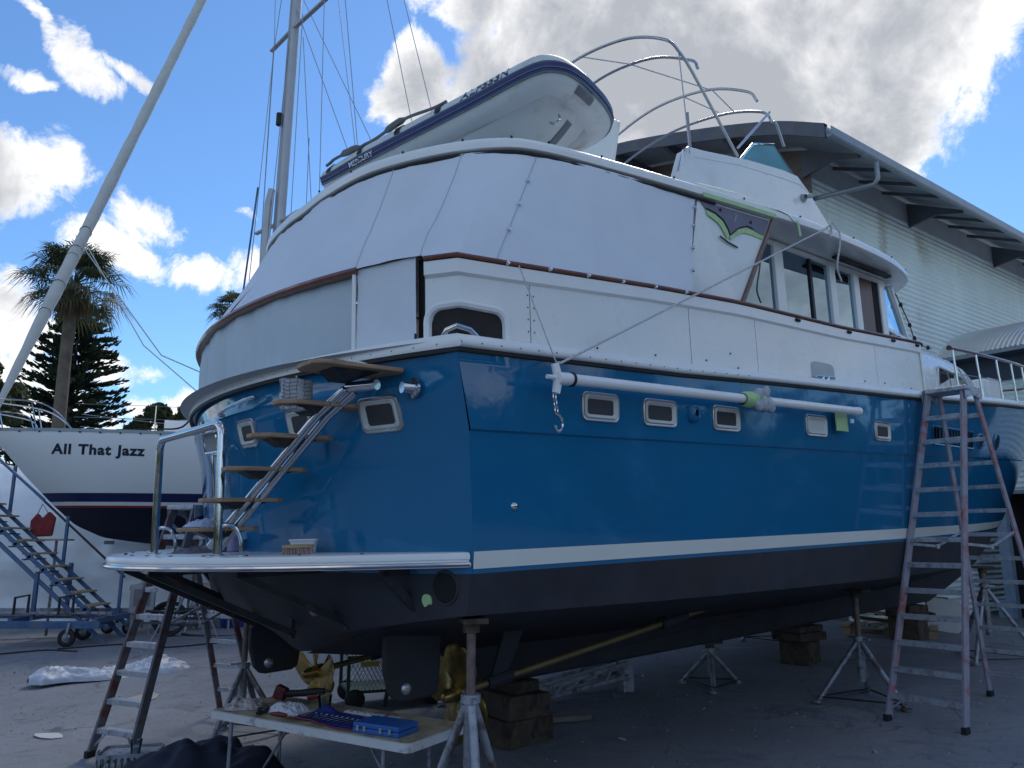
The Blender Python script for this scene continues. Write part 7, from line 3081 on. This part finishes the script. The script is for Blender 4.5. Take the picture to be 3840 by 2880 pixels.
# ================================================================== pallet and rubbish near the shed
PX, PY = 6.95, 14.75
pz = zg(PX, PY)
e = empty("timber_pallet", (PX, PY, pz), (0, 0, radians(-28)), "timber pallet on the ground below the yacht bow", "pallet")
for k in range(7):
    mb = MB()
    mb.box((-.72 + k * .24, 0, .135), (.14, 1.0, .02))
    mb.build("deck_board", M_timber, e, smooth=0)
for y in (-.45, 0, .45):
    for x in (-.7, 0, .7):
        mb = MB()
        mb.box((x, y, .065), (.14, .10, .10))
        mb.build("pallet_block", M_timber, e, smooth=0)
    mb = MB()
    mb.box((0, y, .008), (1.56, .10, .016))
    mb.build("bottom_board", M_timber, e, smooth=0)
rp_ = np.random.default_rng(5)
for k in range(7):
    mb = MB()
    ln = rp_.uniform(.7, 1.3)
    mb.box((0, 0, 0), (ln, .10, .05))
    o = mb.build("scrap_timber", M_oldtimber if k % 3 else M_timber, smooth=0, bevel=.004)
    o.location = (PX + rp_.uniform(-.3, .4), PY + rp_.uniform(-.2, .3), pz + .19 + .065 * k)
    o.rotation_euler = (rp_.uniform(-.05, .05), rp_.uniform(-.15, .15), radians(-28) + rp_.uniform(-.7, .7))
    tag(o, ["lowest dark offcut lying on the pallet", "second dark offcut on the pallet", "long dark offcut across the pallet heap", "pale offcut in the middle of the pallet heap", "dark offcut near the top of the pallet heap", "slanting dark offcut on the pallet heap", "topmost pale offcut on the pallet heap"][k], "timber", "timber offcuts on the pallet")
for k, (x, y, sx, sz, tilt, rz, lb) in enumerate(((8.05, 15.0, .55, .62, .35, -.5, "white board leaning beside the pallet behind the tall ladder"), (8.45, 15.2, .30, .50, .28, -.2, "small white offcut board leaning right of the larger board"), (8.3, 15.7, .18, .95, .15, -.3, "narrow pale board standing upright against the shed rubbish"))):
    mb = MB()
    mb.box((0, 0, sz / 2), (sx, .018, sz))
    o = mb.build("leaning_board", mat("white_melamine", (.50, .52, .52), .5, var=.1), smooth=0)
    o.location = (x, y, zg(x, y) + .006)
    o.rotation_euler = (-tilt, .12 if k == 0 else 0, rz)
    tag(o, lb, "board", "boards leaning near the shed")
e = empty("block_heap", (8.2, 15.55, zg(8.2, 15.5)), (0, 0, .2), "dark stand and bricks that the white boards lean on", "stand")
mb = MB()
mb.box((0, 0, .2), (.8, .3, .4))
mb.build("heap_base", M_oldtimber, e, smooth=0, bevel=.02)
mb = MB()
mb.box((.15, .05, .5), (.35, .25, .2))
mb.build("heap_top", M_oldtimber, e, smooth=0, bevel=.02)

# ================================================================== dark tree belt added behind the camera to block low sky in hull reflections
mb = MB()
rng = np.random.default_rng(77)
cols_ = []
for k in range(150):
    a = radians(50 + 260 * k / 149)
    r = 34 + 3 * sin(k * .9) + rng.uniform(-1, 1)
    h = 4.6 + 1.3 * sin(k * .37) + 1.1 * sin(k * 1.31) + rng.uniform(-.4, .4) + (2.6 if k < 40 else 0)
    c_ = np.array((sin(a) * r, cos(a) * r, 0))
    cols_.append([c_ * (1 + .03 * sin(3.1 * j + k)) + np.array((0, 0, -.3 + h * j / 6)) for j in range(7)])
mb.grid(cols_)
for c_ in cols_:
    leaf_cards(mb, c_[-1], 1.3, 14, .5, .7, rng)
    leaf_cards(mb, c_[4], 1.3, 10, .5, .9, rng)
o = mb.build("added_tree_belt", M_leaf, smooth=60, fix=False)
tag(o, "unseen dark belt of trees added behind the camera for the hull reflections", "trees", kind="stuff")

# ================================================================== grit, paint flakes and leaf litter on the asphalt
mb = MB()
rng = np.random.default_rng(99)
cnt = 0
while cnt < 5200:
    x, y = rng.uniform(-11, 11), 3.6 + 17 * rng.random() ** 1.6
    if abs(x) > y * .75 + .5:
        continue
    cl_n = .5 + .5 * mn.noise(Vector((x * .7, y * .7, 3)))
    if rng.random() > cl_n * 1.3:
        continue
    s_ = rng.uniform(.004, .016) * (1 if rng.random() < .94 else 2.2)
    a = rng.uniform(0, 2 * pi)
    g = zg(x, y) + .002
    p = [np.array((x + s_ * cos(a + k * 2.1) * rng.uniform(.6, 1.2), y + s_ * sin(a + k * 2.1) * rng.uniform(.6, 1.2), g)) for k in range(3)]
    top_ = np.array((x, y, g + s_ * rng.uniform(.3, .9)))
    mb.add(p + [top_], [(0, 1, 3), (1, 2, 3), (2, 0, 3)])
    cnt += 1
m_ = bpy.data.materials.new("mixed_grit")
m_.use_nodes = True
t_ = NT(m_.node_tree)
vr = t_.n("ShaderNodeTexVoronoi")
vr.inputs["Scale"].default_value = 25.0
tcn = t_.n("ShaderNodeTexCoord")
t_.link(tcn.outputs["Object"], vr.inputs["Vector"])
sp_ = t_.n("ShaderNodeSeparateColor")
t_.link(vr.outputs["Color"], sp_.inputs[0])
t_.link(t_.ramp(sp_.outputs[0], [(0, (.06, .05, .04)), (.4, (.16, .15, .14)), (.75, (.30, .30, .30)), (1, (.6, .6, .58))]), m_.node_tree.nodes["Principled BSDF"].inputs["Base Color"])
m_.node_tree.nodes["Principled BSDF"].inputs["Roughness"].default_value = .8
o = mb.build("grit_and_flakes", m_, smooth=0, fix=False)
tag(o, "grit and paint flakes scattered over the asphalt", "grit", kind="stuff")
bpy.context.view_layer.update()
